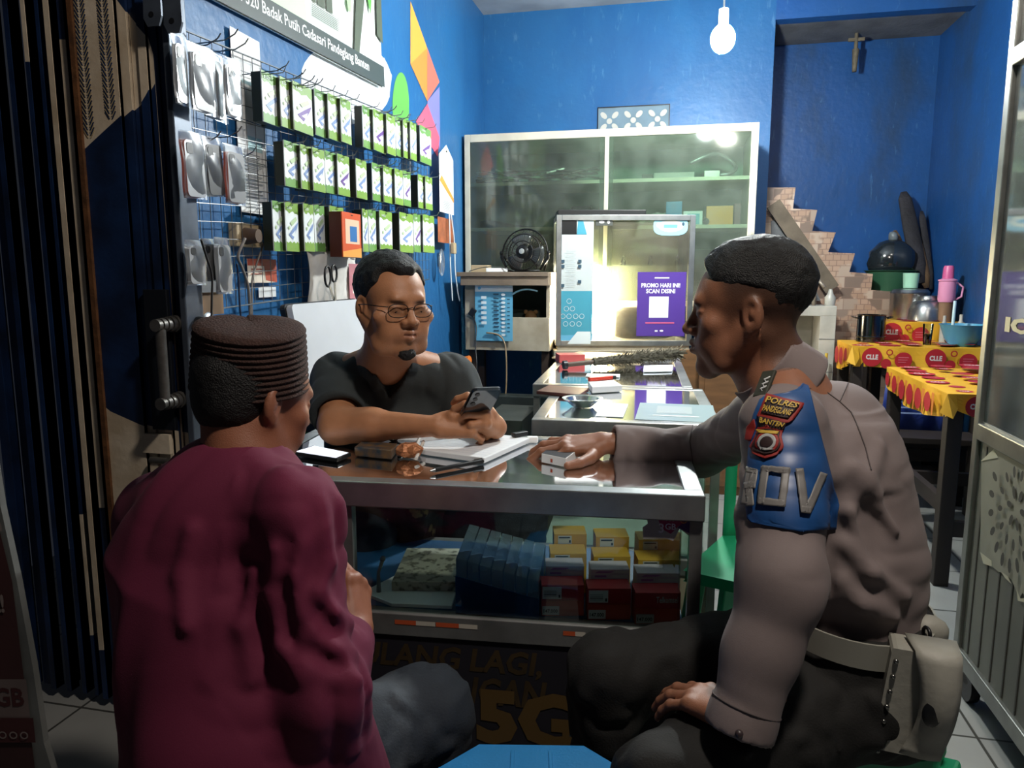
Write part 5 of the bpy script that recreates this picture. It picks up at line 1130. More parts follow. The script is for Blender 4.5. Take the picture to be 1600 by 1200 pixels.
MB().tube([(c.x+.01, yc_-r_-.002, .931+hp_*.7), (c.x+.03, yc_-r_-.02, .931+hp_*.45), (c.x+.05, yc_-r_+.01, .931+hp_*.3)], .005, ALP, n=6).build('handle', ap, smooth='all')
onlathe('mint_cup', [(.04, 0), (.046, .085), (.046, .09), (.04, .088), (.035, .01), (0, .008)], (c.x, yc_, .932+hp_), mat('mint_plastic', '#9fd0b4', .4), 'pale mint green plastic cup upside on the tall aluminium pot', 'cup')
yc2 = 4.985-.0; c = ony(1450, 480, 4.90); r_ = .135
# big upturned aluminium pot stands on the eating table edge
c = ony(1450, 480, 4.86); zz0 = .931
c = Vector((ony(1450, 480, 4.84).x, 4.85, .931))
bp_ = thing('upturned_pot', 'round aluminium pot turned upside down in front of the tall pot', 'pot', c)
h_ = ony(1450, 462, 4.84).z-.931
r_ = .5*(ony(1480, 495, 4.84).x-ony(1420, 495, 4.84).x)
onlathe('pot_body', [(r_*1.0, 0), (r_, .008), (r_*.98, .02), (r_*.95, h_*.45), (r_*.75, h_*.75), (r_*.55, h_*.82), (r_*.55, h_*.9), (r_*.45, h_), (0, h_)], c, ALP, '', '', bp_)
c = Vector((ony(1480, 450, 4.76).x, 4.76, .931)); th = thing('pink_thermos', 'pink vacuum flask with darker pink cap on the raised shelf', 'thermos', c)
PK1 = mat('thermos_pink', '#d990b4', .4); PK2 = mat('thermos_cap_pink', '#c95c8c', .4)
zt_ = ony(1482, 415, 4.76).z-.931; zb3 = ony(1482, 472, 4.76).z-.931; r_ = .5*(ony(1495, 450, 4.76).x-ony(1468, 450, 4.76).x)
onlathe('stand_can', [(r_*.8, 0), (r_*.8, zb3)], c, mat('brown_can', '#7a5c44', .5), '', '', th)
onlathe('flask_body', [(r_*.9, zb3), (r_, zb3+.015), (r_, zt_*.72), (r_*1.1, zt_*.73), (r_*1.1, zt_*.75), (r_*.7, zt_*.77)], c, PK1, '', '', th); onlathe('cap', [(r_*.66, zt_*.76), (r_*.62, zt_*.96), (r_*.5, zt_), (0, zt_)], c, PK2, '', '', th)
MB().tube([c+Vector((r_, -.01, zt_*.7)), c+Vector((r_+.035, -.01, zt_*.62)), c+Vector((r_+.03, -.01, zt_*.45)), c+Vector((r_, -.01, zt_*.4))], .006, PK1, n=6).build('handle', th, smooth='all')
for i, (px, r_, hh, m, lb) in enumerate([(1500, .02, .15, WTL, 'small white bottle just right of the pink vacuum flask'), (1523, .022, .16, mat('bottle_pale', '#b9b2a6', .5), 'pale bottle at the far right end of the back eating table')]):
    x = min(ony(px, 480, 4.4).x, 1.57); onlathe('condiment_bottle', [(r_, 0), (r_, hh*.6), (r_*.4, hh*.8), (r_*.4, hh)], (x, 4.62-.04*i, .823), m, lb, 'bottle')
c = Vector((1.497, 4.41, .823)); lb_ = thing('light_blue_basin', 'light blue plastic basin on the back eating table by the booth', 'basin', c); LBM = mat('light_blue_plastic', '#4f97b8', .4)
onlathe('basin_body', [(.06, 0), (.085, .04), (.11, .11), (.115, .115), (.108, .115), (.08, .045), (0, .01)], c, LBM, '', '', lb_)
MB().cyl(c+Vector((-.05, 0, .05)), c+Vector((-.045, .01, .24)), .008, mat('pale_blue_handle', '#b4cfd6', .4)).build('ladle_handle', smooth=True, label='pale blue ladle handle standing in the light blue basin', cat='ladle')
cg = thing('coffee_glass', 'glass half full of black coffee on the back eating table', 'glass', Vector((ony(1450, 515, 4.45).x, 4.45, .821)))
c = cg.location; onlathe('glass_body', [(.02, 0), (.027, .115), (.0255, .115), (.019, .004), (0, .004)], c, GLASS, '', '', cg); onlathe('coffee', [(.0185, .0045), (.0225, .06), (0, .06)], c, mat('coffee', '#140c08', .2), '', '', cg)
onlathe('small_ashtray', [(.03, 0), (.045, .012), (.045, .016), (.035, .01), (0, .006)], (ony(1482, 532, 4.36).x, 4.36, .821), ALUD, 'small round metal ashtray near the coffee glass', 'ashtray')
# green basin with dark bundle, leaning firewood, on the stairs
yb_ = 5.2; zb_ = P2[9][1] if False else ony(1390, 456, YS).z
c = Vector((ony(1393, 440, 5.3).x, 5.34, P2[-5][1])); zst = max(p[1] for p in P2 if p[0] > c.x-.02)
zst = P2[10][1]
c.z = ony(1393, 456, 5.2).z
gb = thing('green_basin', 'dark green plastic basin on the lower stairs', 'basin', c); GBM = mat('dark_green_plastic', '#2f5a41', .5)
onlathe('basin_body', [(.11, 0), (.15, .13), (.165, .135), (.15, .138), (.14, .12), (0, .02)], c, GBM, '', '', gb)
DKP = mat('dark_clear_plastic', '#22282c', .12, 0, noise=.2, spec=.9)
mb = MB(); mb.ball(c+Vector((-.0, 0, .20)), .14, DKP, 22, (1.05, .8, 1.0)); mb.ball(c+Vector((.0, 0, .355)), .035, mat('bag_knot', '#6c7478', .3), 12); 
for v in mb.v: v += Vector((math.sin(v.z*60+v.x*40), 0, 0))*.006
mb.build('dark_plastic_bundle', smooth='all', label='dark plastic wrapped bundle with a pale knot sitting in the green basin', cat='bundle')
# step block under basin / logs so that they rest
WDM = [mat('firewood_dark', '#2e2c31', .8, noise=.5, scale=9, bump=.5), mat('firewood_brown', '#6b5136', .8, noise=.5, scale=12, bump=.5, stretch=(3, 3, 1))]
for i, (a, b, w_, m, lb) in enumerate([((1412, 300), (1440, 442), .10, 0, 'dark grey weathered board leaning in the recess corner, behind'), ((1398, 360), (1432, 450), .05, 1, 'narrow brown board leaning in the recess corner, left'), ((1428, 360), (1448, 450), .075, 1, 'wide brown bark board leaning in the recess corner, in front'), ((1440, 330), (1455, 452), .05, 0, 'dark narrow board leaning in the recess corner, rightmost')]):
    p = ony(*a, 5.5 if i in (0, 3) else 5.42); q = ony(*b, 5.3); mb = MB(); n = 10; prof = []
    d = (q-p); L_ = d.length
    mb.lathe([(w_*.2, 0), (w_*.42, .05), (w_*.5, L_*.4), (w_*.5, L_*.8), (w_*.2, L_)], p, WDM[m], axis=d, n=12, sx=1, sy=.4); mb.build('firewood_board', smooth='all', label=lb, cat='board')
# ---- aluminium food booth, left face towards us
XBx = .812; yb0 = 2.25; yb1 = 1.15
bo = thing('food_booth', 'aluminium framed glass food booth with peeling flower sticker at the right edge', 'food booth', (XBx, 1.7, 0))
zm = onx(1512, 650, XBx).z; zlow = onx(1505, 1062, XBx).z; zt3 = onx(1592, 35, XBx).z
BAL = mat('booth_aluminium', '#8f918c', .35, .8, noise=.3, scale=12)
def bx_(lo, hi, m, nm, **kw): return MB().b2(lo, hi, m).build(nm, bo, **kw)
wB = .34
for y in (yb0, yb1+.035):
    for x in (XBx, XBx+wB): bx_((x, y-.035, .10), (x+.035, y, 2.45), BAL, 'post', bevel=.003)
for z, nm in ((.10, 'bottom_rail'), (zm-.05, 'middle_rail'), (2.41, 'top_rail'), (zt3-.10, 'upper_rail')):
    bx_((XBx-.002, yb1+.035, z), (XBx+.033, yb0-.035, z+.045), BAL, nm, bevel=.003)
    bx_((XBx+.035, yb0-.033, z), (XBx+wB, yb0-.002, z+.045), BAL, nm, bevel=.003)
bx_((XBx+.010, yb1+.035, zm-.005), (XBx+wB, yb0-.035, zm+.0), ALUD, 'booth_shelf')
bx_((XBx+.012, yb1+.036, zm), (XBx+.016, yb0-.036, zt3-.10), glass('booth_glass', '#b9bdb8', .06, 1.5, haze=.38, hcol='#8d918c', boost=1.4), 'side_glass')
bx_((XBx+.012, yb1+.036, zt3-.05), (XBx+.016, yb0-.036, 2.41), _M['booth_glass'], 'upper_glass')
PNL = mat('booth_panel', '#68685f', .5, .1, noise=.35, scale=6, stretch=(1, 1, .4)); PNG_ = mat('booth_groove', '#34332e', .7)
bx_((XBx+.010, yb1+.036, .145), (XBx+.02, yb0-.036, zm-.05), PNL, 'slatted_panel')
mb = MB()
for k in range(12): y = yb0-.085-.075*k; mb.b2((XBx+.008, y, .15), (XBx+.0105, y+.006, zm-.06), PNG_)
mb.build('panel_grooves', bo)
# back face panel so the booth reads as a cabinet
bx_((XBx+wB+.03, yb1+.036, .145), (XBx+wB+.034, yb0-.036, zm-.05), PNL, 'far_panel')
bx_((XBx+.02, yb0-.03, .145), (XBx+wB, yb0-.02, zm-.05), PNL, 'back_panel')
# peeling flower sticker on the panel (face x = XBx, u runs toward the viewer)
s = Sheet((XBx+.0075, yb0, 0), (0, -1, 0), (0, 0, 1)); s.n = Vector((-1, 0, 0))
def bs(px, py): q = onx(px, py, XBx); return (yb0-q.y, q.z)
STK = mat('booth_sticker', '#7f7d70', .5, noise=.15, scale=10); STC = mat('sticker_torn_edge', '#a9a48f', .6)
zt4 = zm-.055
s.poly([bs(1527, 862), bs(1528, 790), (bs(1531, 700)[0], zt4-.05), (bs(1550, 690)[0], zt4), (.9, zt4), (.9, bs(1600, 935)[1]-.05), bs(1600, 935), bs(1592, 926), bs(1588, 935), bs(1575, 905), bs(1562, 895), bs(1555, 893), bs(1540, 880)], STK)
s.poly([bs(1527, 862), bs(1545, 876), bs(1545, 885), bs(1532, 880)], STC); s.poly([bs(1560, 893), bs(1570, 900), bs(1576, 912), bs(1566, 903)], STC); s.poly([bs(1584, 920), bs(1590, 935), bs(1600, 934), bs(1600, 942), bs(1586, 938)], STC)
s.poly([(.0+bs(1531, 700)[0], zt4-.05), bs(1556, 715), (bs(1550, 690)[0], zt4-.0)], STC)
c = bs(1585, 795)
rr = .125; c = (bs(1541, 795)[0]+.155, c[1])
DOT = mat('flower_dots', '#2d2c28', .7)
for ring_, (r0, cnt, ds) in enumerate([(rr*.28, 6, .9), (rr*.62, 12, .8), (rr*.98, 18, 1.)]):
    for k in range(cnt):
        t = 2*math.pi*(k+.5*(ring_ % 2))/cnt; u_, v_ = c[0]+r0*math.cos(t), c[1]+r0*1.15*math.sin(t); a_ = rr*.13*ds; b_ = rr*.075*ds
        if v_+a_ > zt4-.01: continue
        s.poly([(u_+a_*math.cos(w2)*math.cos(t)-b_*math.sin(w2)*math.sin(t), v_+a_*1.15*math.cos(w2)*math.sin(t)+b_*math.sin(w2)*math.cos(t)) for w2 in [2*math.pi*i/10 for i in range(10)]], DOT)
tag(s.mb.build('flower_sticker', bo), 'peeling pale sticker with a dark dotted flower')
s = Sheet((XBx+.011, yb0, 0), (0, -1, 0), (0, 0, 1)); s.n = Vector((-1, 0, 0)); a = bs(1562, 518); b = bs(1600, 518); c_ = bs(1562, 494)
s.text('IO', a[0], a[1], b[0]-a[0]+.02, c_[1]-a[1], mat('booth_letter', '#a89f7e', .5), .05); tag(s.mb.build('glass_lettering', bo), 'pale letters on the booth glass')
q = onx(1590, 632, XBx+.12); MB().lathe([(.05, 0), (.09, .02), (.095, .024), (.05, .006), (0, .004)], (XBx+.16, q.y+.05, zm+.001), mat('pale_plate', '#b5c3c2', .4)).build('pale_plate', smooth=True, label='pale bluish plate on the shelf inside the food booth', cat='plate')
for y in (yb0-.06, yb1+.06):
    for x in (XBx+.03, XBx+wB): MB().cyl((x-.012, y, .05), (x+.012, y, .05), .05, BLACK, n=20).b2((x-.012, y-.02, .05), (x+.012, y+.02, .10), BAL).build('caster_wheel', bo, smooth=True)
# ================================================================== plastic seats
def stool(name, c, m, label, top=.45, w=.29, rz=0., group=None):
    t = thing(name, label, 'stool', c, rz)
    h = w/2; ch = .06
    o8 = lambda k: [(-h*k+ch*k, -h*k), (h*k-ch*k, -h*k), (h*k, -h*k+ch*k), (h*k, h*k-ch*k), (h*k-ch*k, h*k), (-h*k+ch*k, h*k), (-h*k, h*k-ch*k), (-h*k, -h*k+ch*k)]
    mb = MB(); mb.prism(o8(1.), (0, 0, top-.035), (1, 0, 0), (0, 1, 0), .028, m); mb.build('seat', t, bevel=.008, local=True)
    mb = MB()
    mb.prism(o8(.86), (0, 0, top-.008), (1, 0, 0), (0, 1, 0), .004, m)
    for x in (-.03, .03): mb.b2((x-.003, -h*.85, top-.004), (x+.003, h*.85, top-.001), m)
    mb.build('seat_ribs', t, local=True, bevel=.001)
    for sx in (-1, 1):
        for sy in (-1, 1):
            mb = MB(); k = .88; a_ = Vector((sx*h*k*.92, sy*h*k*.92, top-.034)); b_ = Vector((sx*h*1.12, sy*h*1.12, 0)); mb.beam(a_, b_, .05, .045, m); mb.build('leg', t, local=True, bevel=.006)
    mb = MB(); hh = h*.95
    for (x0, y0, x1, y1) in ((-hh, -hh, hh, -hh), (-hh, hh, hh, hh), (-hh, -hh, -hh, hh), (hh, -hh, hh, hh)): mb.beam((x0, y0, top*.55), (x1, y1, top*.55), .012, .03, m)
    mb.build('brace', t, local=True)
    return t
GRP = mat('green_plastic', '#1f9a6b', .35, noise=.05); BLP = mat('blue_plastic', '#1d7fc0', .4, noise=.06, bump=.1, bscale=200)
s0 = onz(858, 1160, .45)
stool('plastic_stool', (s0.x, s0.y-.145, 0), BLP, 'bright blue plastic stool in the foreground between the two customers', .45, .29, .2)
def plchair(name, c, m, label, rz, top=.80, seat=.43, w=.40, loc_=None):
    t = thing(name, label, 'chair', c, rz); h = w/2
    MB().prism([(x, y) for x, y in [(-h, -h), (h, -h), (h*.95, h), (-h*.95, h)]], (0, 0, seat-.03), (1, 0, 0), (0, 1, 0), .03, m).build('seat', t, local=True, bevel=.015)
    n = 14; vs = []; fs = []
    for i in range(n+1):
        u = (i/n-.5)*2; topz = top-.10*abs(u)**3
        for j in range(6):
            v = j/5; z = seat-.02+(topz-seat+.02)*v; vs.append((u*h*(.95+.06*v), h*.92+.05*v-.07*u*u, z))
    for i in range(n):
        for j in range(5):
            if j in (1, 2, 3) and i % 3 == 1: continue
            a_ = i*6+j; fs.append((a_, a_+6, a_+7, a_+1))
    MB().add(vs, fs, m).build('backrest', t, local=True, smooth='all', solid=.008)
    for sx in (-1, 1):
        for sy in (-1, 1): MB().beam((sx*h*.86, sy*h*.86, seat-.03), (sx*h*1.05, sy*h*1.05, 0), .045, .035, m).build('leg', t, local=True, bevel=.005)
    return t
q = U(1160, 900, 1.98)
plchair('plastic_chair', (q.x+.10, q.y+.05, 0), GRP, 'green plastic chair standing empty behind the officer\'s arm', math.radians(-20), .88, .43)
q = U(520, 640, 2.45)
plchair('plastic_chair', (q.x+.04, q.y-.02, 0), GRP, 'green plastic chair the clerk sits on', math.radians(8), .84, .43)
# ---- objects lying on the two rear counters
def onc(px, py): return onz(px, py, CZ+.0005)
ash = thing('metal_ashtray', 'round silver ashtray on the middle glass counter', 'ashtray', onc(910, 632))
c = onc(910, 634); onlathe('bowl', [(.035, 0), (.052, .015), (.066, .024), (.068, .027), (.055, .025), (.045, .012), (0, .006)], c, mat('polished_metal', '#c9cccd', .2, .95), '', '', ash)
obox('dark_wallet_phone', [onc(838, 616), onc(905, 622), onc(920, 612), onc(858, 606)], .012, mat('wallet_brown', '#5a2f2a', .5, noise=.4), 'dark reddish brown flat phone case behind the ashtray', 'phone case')
o_ = obox('white_cigarette_pack', [onc(925, 615), onc(972, 612), onc(958, 603), onc(918, 604)], .024, WHITE, 'white and red cigarette pack on the middle counter beside the ashtray', 'cigarette pack')
p = onc(920, 606); q = onc(956, 603); MB().cyl((p.x, p.y, CZ+.034), (q.x, q.y, CZ+.034), .009, mat('lighter_red', '#cf3a22', .3), n=14).cyl((q.x, q.y, CZ+.034), (q.x+.016, q.y, CZ+.034), .008, BLACK, n=12).build('red_lighter', smooth=True, label='red lighter lying on the white cigarette pack', cat='lighter')
# pale card without code under the middle counter glass -> lies on the shelf just below glass
s = Sheet(onc(992, 655), Vector((1, .0, 0)), Vector((0, 1, 0))); s.base(.24, .30, mat('pale_teal_card', '#9fb6bb', .3), .0004); s.rect(.06, .12, .11, .13, mat('pale_card_square', '#b9c6c6', .3)); s.rect(.05, .07, .14, .012, WHITE); tag(s.mb.build('notice_card'), 'pale teal notice card lying on the middle glass counter', 'card')
s = Sheet(onc(930, 650), Vector((1, .0, 0)), Vector((0, 1, 0))); s.base(.085, .24, WHITE, .0004); tag(s.mb.build('white_sheet'), 'white sheet of paper beside the notice card on the middle counter', 'paper')
obox('white_ruler', [onc(915, 589), onc(968, 590), onc(969, 586), onc(917, 585)], .004, WHITE, 'short white ruler on the far glass counter', 'ruler')
obox('folded_paper', [onc(1005, 582), onc(1050, 581), onc(1052, 572), onc(1006, 573)], .006, WHITE, 'folded white paper lying below the feather duster', 'paper')
obox('open_carton_flap', [onc(862, 561), onc(1000, 566), onc(1010, 556), onc(905, 552)], .01, mat('kraft_pale', '#c9b58f', .6, noise=.2), 'flattened pale cardboard in front of the lit showcase', 'cardboard')
q = onc(895, 562); boxthing('red_white_box', (q.x, q.y-.10, CZ+.022), (.13, .10, .04), mat('box_cream_red', '#b64a48', .5), 'small red and white box at the left of the far counter', 'box', rz=.35)
# feather duster
fd = thing('feather_duster', 'long grey feather duster lying across the far counter', 'duster', onc(960, 572))
a = onc(880, 577); b = onc(1062, 570); a.z = CZ+.02; b.z = CZ+.055; d = b-a
MB().cyl(a, a+d*.35, .011, mat('duster_handle', '#4a3a2c', .6)).cyl(a-Vector((.0, 0, 0)), a+d*.03, .02, BLACK).build('handle', fd, smooth=True)
FEA = [mat('feather_grey', '#6f6a5a', .9, noise=.4, scale=30), mat('feather_dark', '#4a463a', .9)]
rr_ = random.Random(4); mb = MB(); dn = d.normalized()
for i in range(700):
    t = rr_.uniform(.22, .97); p = a+d*t; ang = rr_.uniform(0, 2*math.pi); up_ = Vector((0, 0, 1)); sd_ = dn.cross(up_).normalized()
    o_d = (sd_*math.cos(ang)+up_*math.sin(ang)); L_ = rr_.uniform(.035, .06)*(.5+.5*min(1, (t-.15)*3)); q = p+o_d*L_*.75+dn*rr_.uniform(.0, .05)
    q.z = max(q.z, CZ+.002); w_ = dn.cross(o_d)*.004; mb.add([p-w_, p+w_, q+w_*.6, q-w_*.6], [(0, 1, 2, 3)], FEA[i % 2])
mb.cyl(a+d*.25, a+d*.96, .018, FEA[1], .024, 10).build('feathers', fd, kind='stuff')
# ================================================================== figure sculpting: smooth distance fields turned into one mesh
_NT = RNG.rand(32, 32, 32).astype(np.float32)
def vnoise(x, y, z):
    xi = np.floor(x).astype(int); yi = np.floor(y).astype(int); zi = np.floor(z).astype(int)
    fx, fy, fz = x-xi, y-yi, z-zi; fx = fx*fx*(3-2*fx); fy = fy*fy*(3-2*fy); fz = fz*fz*(3-2*fz)
    g = lambda a, b, c: _NT[(xi+a) & 31, (yi+b) & 31, (zi+c) & 31]
    L = lambda a, b, t: a+(b-a)*t
    return L(L(L(g(0, 0, 0), g(1, 0, 0), fx), L(g(0, 1, 0), g(1, 1, 0), fx), fy), L(L(g(0, 0, 1), g(1, 0, 1), fx), L(g(0, 1, 1), g(1, 1, 1), fx), fy), fz)
class Field:
    def __init__(s, lo, hi, vox):
        s.lo = np.array(lo, float); s.vox = vox; s.n = np.ceil((np.array(hi, float)-s.lo)/vox).astype(int)+1
        s.d = np.full(s.n, .05, np.float32); s.ax = [s.lo[i]+np.arange(s.n[i])*vox for i in range(3)]
    def blk(s, lo, hi):
        a = np.clip(np.floor((np.array(lo)-s.lo)/s.vox).astype(int), 0, s.n); b = np.clip(np.ceil((np.array(hi)-s.lo)/s.vox).astype(int)+1, 0, s.n)
        sl = tuple(slice(a[i], b[i]) for i in range(3))
        X = s.ax[0][sl[0]][:, None, None].astype(np.float32); Y = s.ax[1][sl[1]][None, :, None].astype(np.float32); Z = s.ax[2][sl[2]][None, None, :].astype(np.float32)
        return sl, X, Y, Z
    def mix(s, sl, d, k, sub):
        o = s.d[sl]
        if o.size == 0: return
        if sub: a, b = -o, d; 
        else: a, b = o, d
        h = np.clip(.5+.5*(b-a)/k, 0, 1); r = b+(a-b)*h-k*h*(1-h); s.d[sl] = -r if sub else r
    def cone(s, a, b, r1, r2, k=.01, sub=False, sq=None, sf=1.):
        """round cone a->b; sq/sf: axis along which the section is flattened by factor sf (<1 thinner)"""
        a = np.array(a, float); b = np.array(b, float); m = max(r1, r2)/min(1, 1)+k+.055
        sl, X, Y, Z = s.blk(np.minimum(a, b)-m, np.maximum(a, b)+m)
        ba = b-a; L2 = max(ba@ba, 1e-12); px, py, pz = X-a[0], Y-a[1], Z-a[2]
        t = np.clip((px*ba[0]+py*ba[1]+pz*ba[2])/L2, 0, 1); qx, qy, qz = px-t*ba[0], py-t*ba[1], pz-t*ba[2]
        if sq is not None:
            q = np.array(sq, float); q /= np.linalg.norm(q); c = qx*q[0]+qy*q[1]+qz*q[2]; e = c*(1/sf-1); qx = qx+e*q[0]; qy = qy+e*q[1]; qz = qz+e*q[2]
            ln = np.sqrt(qx*qx+qy*qy+qz*qz); cc = np.abs(c/sf)/np.maximum(ln, 1e-6); corr = 1-(1-sf)*cc*cc if sf < 1 else 1.
            d = (ln-(r1+(r2-r1)*t))*corr
        else: d = np.sqrt(qx*qx+qy*qy+qz*qz)-(r1+(r2-r1)*t)
        s.mix(sl, d, k, sub); return s
    def ell(s, c, r, R=None, k=.01, sub=False):
        c = np.array(c, float); r = np.array(r, float); m = r.max()+k+.055; sl, X, Y, Z = s.blk(c-m, c+m)
        px, py, pz = X-c[0], Y-c[1], Z-c[2]
        if R is not None: R = np.array(R); px, py, pz = (R[0, 0]*px+R[1, 0]*py+R[2, 0]*pz, R[0, 1]*px+R[1, 1]*py+R[2, 1]*pz, R[0, 2]*px+R[1, 2]*py+R[2, 2]*pz)
        k0 = np.sqrt((px/r[0])**2+(py/r[1])**2+(pz/r[2])**2); k1 = np.sqrt((px/r[0]**2)**2+(py/r[1]**2)**2+(pz/r[2]**2)**2)
        s.mix(sl, k0*(k0-1)/np.maximum(k1, 1e-6), k, sub); return s
    def plane(s, p, n, k=.002, box=None):
        """cut away the side the normal points to (optionally only inside a box lo,hi)"""
        n = np.array(n, float); n /= np.linalg.norm(n); p = np.array(p, float)
        sl, X, Y, Z = s.blk(*(box or (s.lo, s.lo+s.n*s.vox))); d = (X-p[0])*n[0]+(Y-p[1])*n[1]+(Z-p[2])*n[2]
        s.mix(sl, -d, k, True); return s
    def noise(s, amp, freq, R=None, st=(1, 1, 1), ridge=False, box=None, seed=0.):
        sl, X, Y, Z = s.blk(*(box or (s.lo, s.lo+s.n*s.vox)))
        if R is not None: R = np.array(R); X, Y, Z = (R[0, 0]*X+R[1, 0]*Y+R[2, 0]*Z, R[0, 1]*X+R[1, 1]*Y+R[2, 1]*Z, R[0, 2]*X+R[1, 2]*Y+R[2, 2]*Z)
        else: X, Y, Z = np.broadcast_arrays(X, Y, Z)
        v = s.d[sl]; m = np.abs(v) < .03; 
        if not m.any(): return s
        x, y, z = [np.broadcast_to(q, v.shape)[m]*freq*t+seed for q, t in zip((X, Y, Z), st)]
        w1 = vnoise(x*.5+7, y*.5, z*.5)*1.5
        nn = vnoise(x+w1, y+w1, z)
        if ridge: nn = 1-np.abs(2*nn-1)*1.6
        v[m] += (amp*(nn-.5)).astype(np.float32); s.d[sl] = v; return s
    def copy(s):
        f = Field.__new__(Field); f.lo = s.lo; f.vox = s.vox; f.n = s.n; f.ax = s.ax; f.d = s.d.copy(); return f
    def mesh(s, name, material, parent=None, color=None, label=None, smooth=True):
        d = s.d.copy(); d[0] = d[-1] = .05; d[:, 0] = d[:, -1] = .05; d[:, :, 0] = d[:, :, -1] = .05
        ins = d < 0; nx, ny, nz = d.shape
        c = np.zeros((nx-1, ny-1, nz-1), np.int8)
        for i in (0, 1):
            for j in (0, 1):
                for k in (0, 1): c += ins[i:nx-1+i, j:ny-1+j, k:nz-1+k]
        act = (c > 0) & (c < 8); I = np.argwhere(act); idx = -np.ones(act.shape, np.int64); idx[act] = np.arange(len(I))
        P = np.zeros((len(I), 3)); W = np.zeros(len(I)); i0, j0, k0 = I.T
        for ax in range(3):
            for u in (0, 1):
                for v in (0, 1):
                    o = [0, 0, 0]; oth = [a for a in range(3) if a != ax]; o[oth[0]] = u; o[oth[1]] = v; e = list(o); e[ax] = 1
                    A = d[i0+o[0], j0+o[1], k0+o[2]]; B = d[i0+e[0], j0+e[1], k0+e[2]]; m = (A < 0) != (B < 0)
                    t = np.where(m, A/np.where(m, A-B, 1), 0); q = np.zeros((len(I), 3)); q[:] = o; q[:, ax] = t; P[m] += q[m]; W[m] += 1
        P = (I+P/W[:, None])*s.vox+s.lo
        F = []
        for ax in range(3):
            o1, o2 = [(1, 2), (2, 0), (0, 1)][ax]
            a = [slice(None)]*3; b = [slice(None)]*3; a[ax] = slice(0, -1); b[ax] = slice(1, None)
            A = ins[tuple(a)]; B = ins[tuple(b)]; x = np.argwhere(A != B)
            x = x[(x[:, o1] > 0) & (x[:, o2] > 0)]; x = x[(x[:, o1] < act.shape[o1]) & (x[:, o2] < act.shape[o2])]
            s_ = A[tuple(x.T)]; q = []
            for (u, v) in ((0, 0), (1, 0), (1, 1), (0, 1)):
                y = x.copy(); y[:, o1] -= u; y[:, o2] -= v; q.append(idx[tuple(y.T)])
            q = np.stack(q, 1); q[~s_] = q[~s_][:, ::-1]; F.append(q)
        F = np.concatenate(F); F = F[(F >= 0).all(1)]
        # light relaxation removes stair stepping
        nrm = None
        if parent is not None:
            Im = np.array(basis(root_of(parent)).inverted()); PL = P@Im[:3, :3].T+Im[:3, 3]
        else: PL = P
        me = bpy.data.meshes.new(name); me.vertices.add(len(P)); me.vertices.foreach_set('co', PL.astype(np.float32).ravel())
        me.loops.add(F.size); me.loops.foreach_set('vertex_index', F.ravel().astype(np.int32)); me.polygons.add(len(F)); me.polygons.foreach_set('loop_start', (np.arange(len(F))*4).astype(np.int32))
        me.update(calc_edges=True); me.validate(); me.polygons.foreach_set('use_smooth', [True]*len(me.polygons)); me.materials.append(material)
        if color is not None:
            cc = color(P); at = me.color_attributes.new('Col', 'FLOAT_COLOR', 'POINT'); at.data.foreach_set('color', np.concatenate([cc, np.ones((len(cc), 1))], 1).astype(np.float32).ravel())
        o = bpy.data.objects.new(name, me); COL.objects.link(o)
        if parent is not None: o.parent = parent
        if smooth: sm = o.modifiers.new('smooth', 'SMOOTH'); sm.factor = .5; sm.iterations = smooth if smooth is not True else 1
        s.P, s.F = P, F
        return tag(o, label)
class Frame:
    """local x = subject's right, y = forward, z = up"""
    def __init__(s, o, fwd, up=(0, 0, 1), sc=1.):
        s.o = Vector(o); s.y = Vector(fwd).normalized(); u = Vector(up); s.x = s.y.cross(u).normalized(); s.z = s.x.cross(s.y); s.s = sc
    def __call__(s, x, y, z): return s.o+(s.x*x+s.y*y+s.z*z)*s.s
    @property
    def R(s): return np.array([list(s.x), list(s.y), list(s.z)]).T
    def loc(s, P): return ((P-np.array(s.o))@s.R)/s.s
FWh = Vector((FW.x, FW.y, 0)).normalized(); ZU = Vector((0, 0, 1))
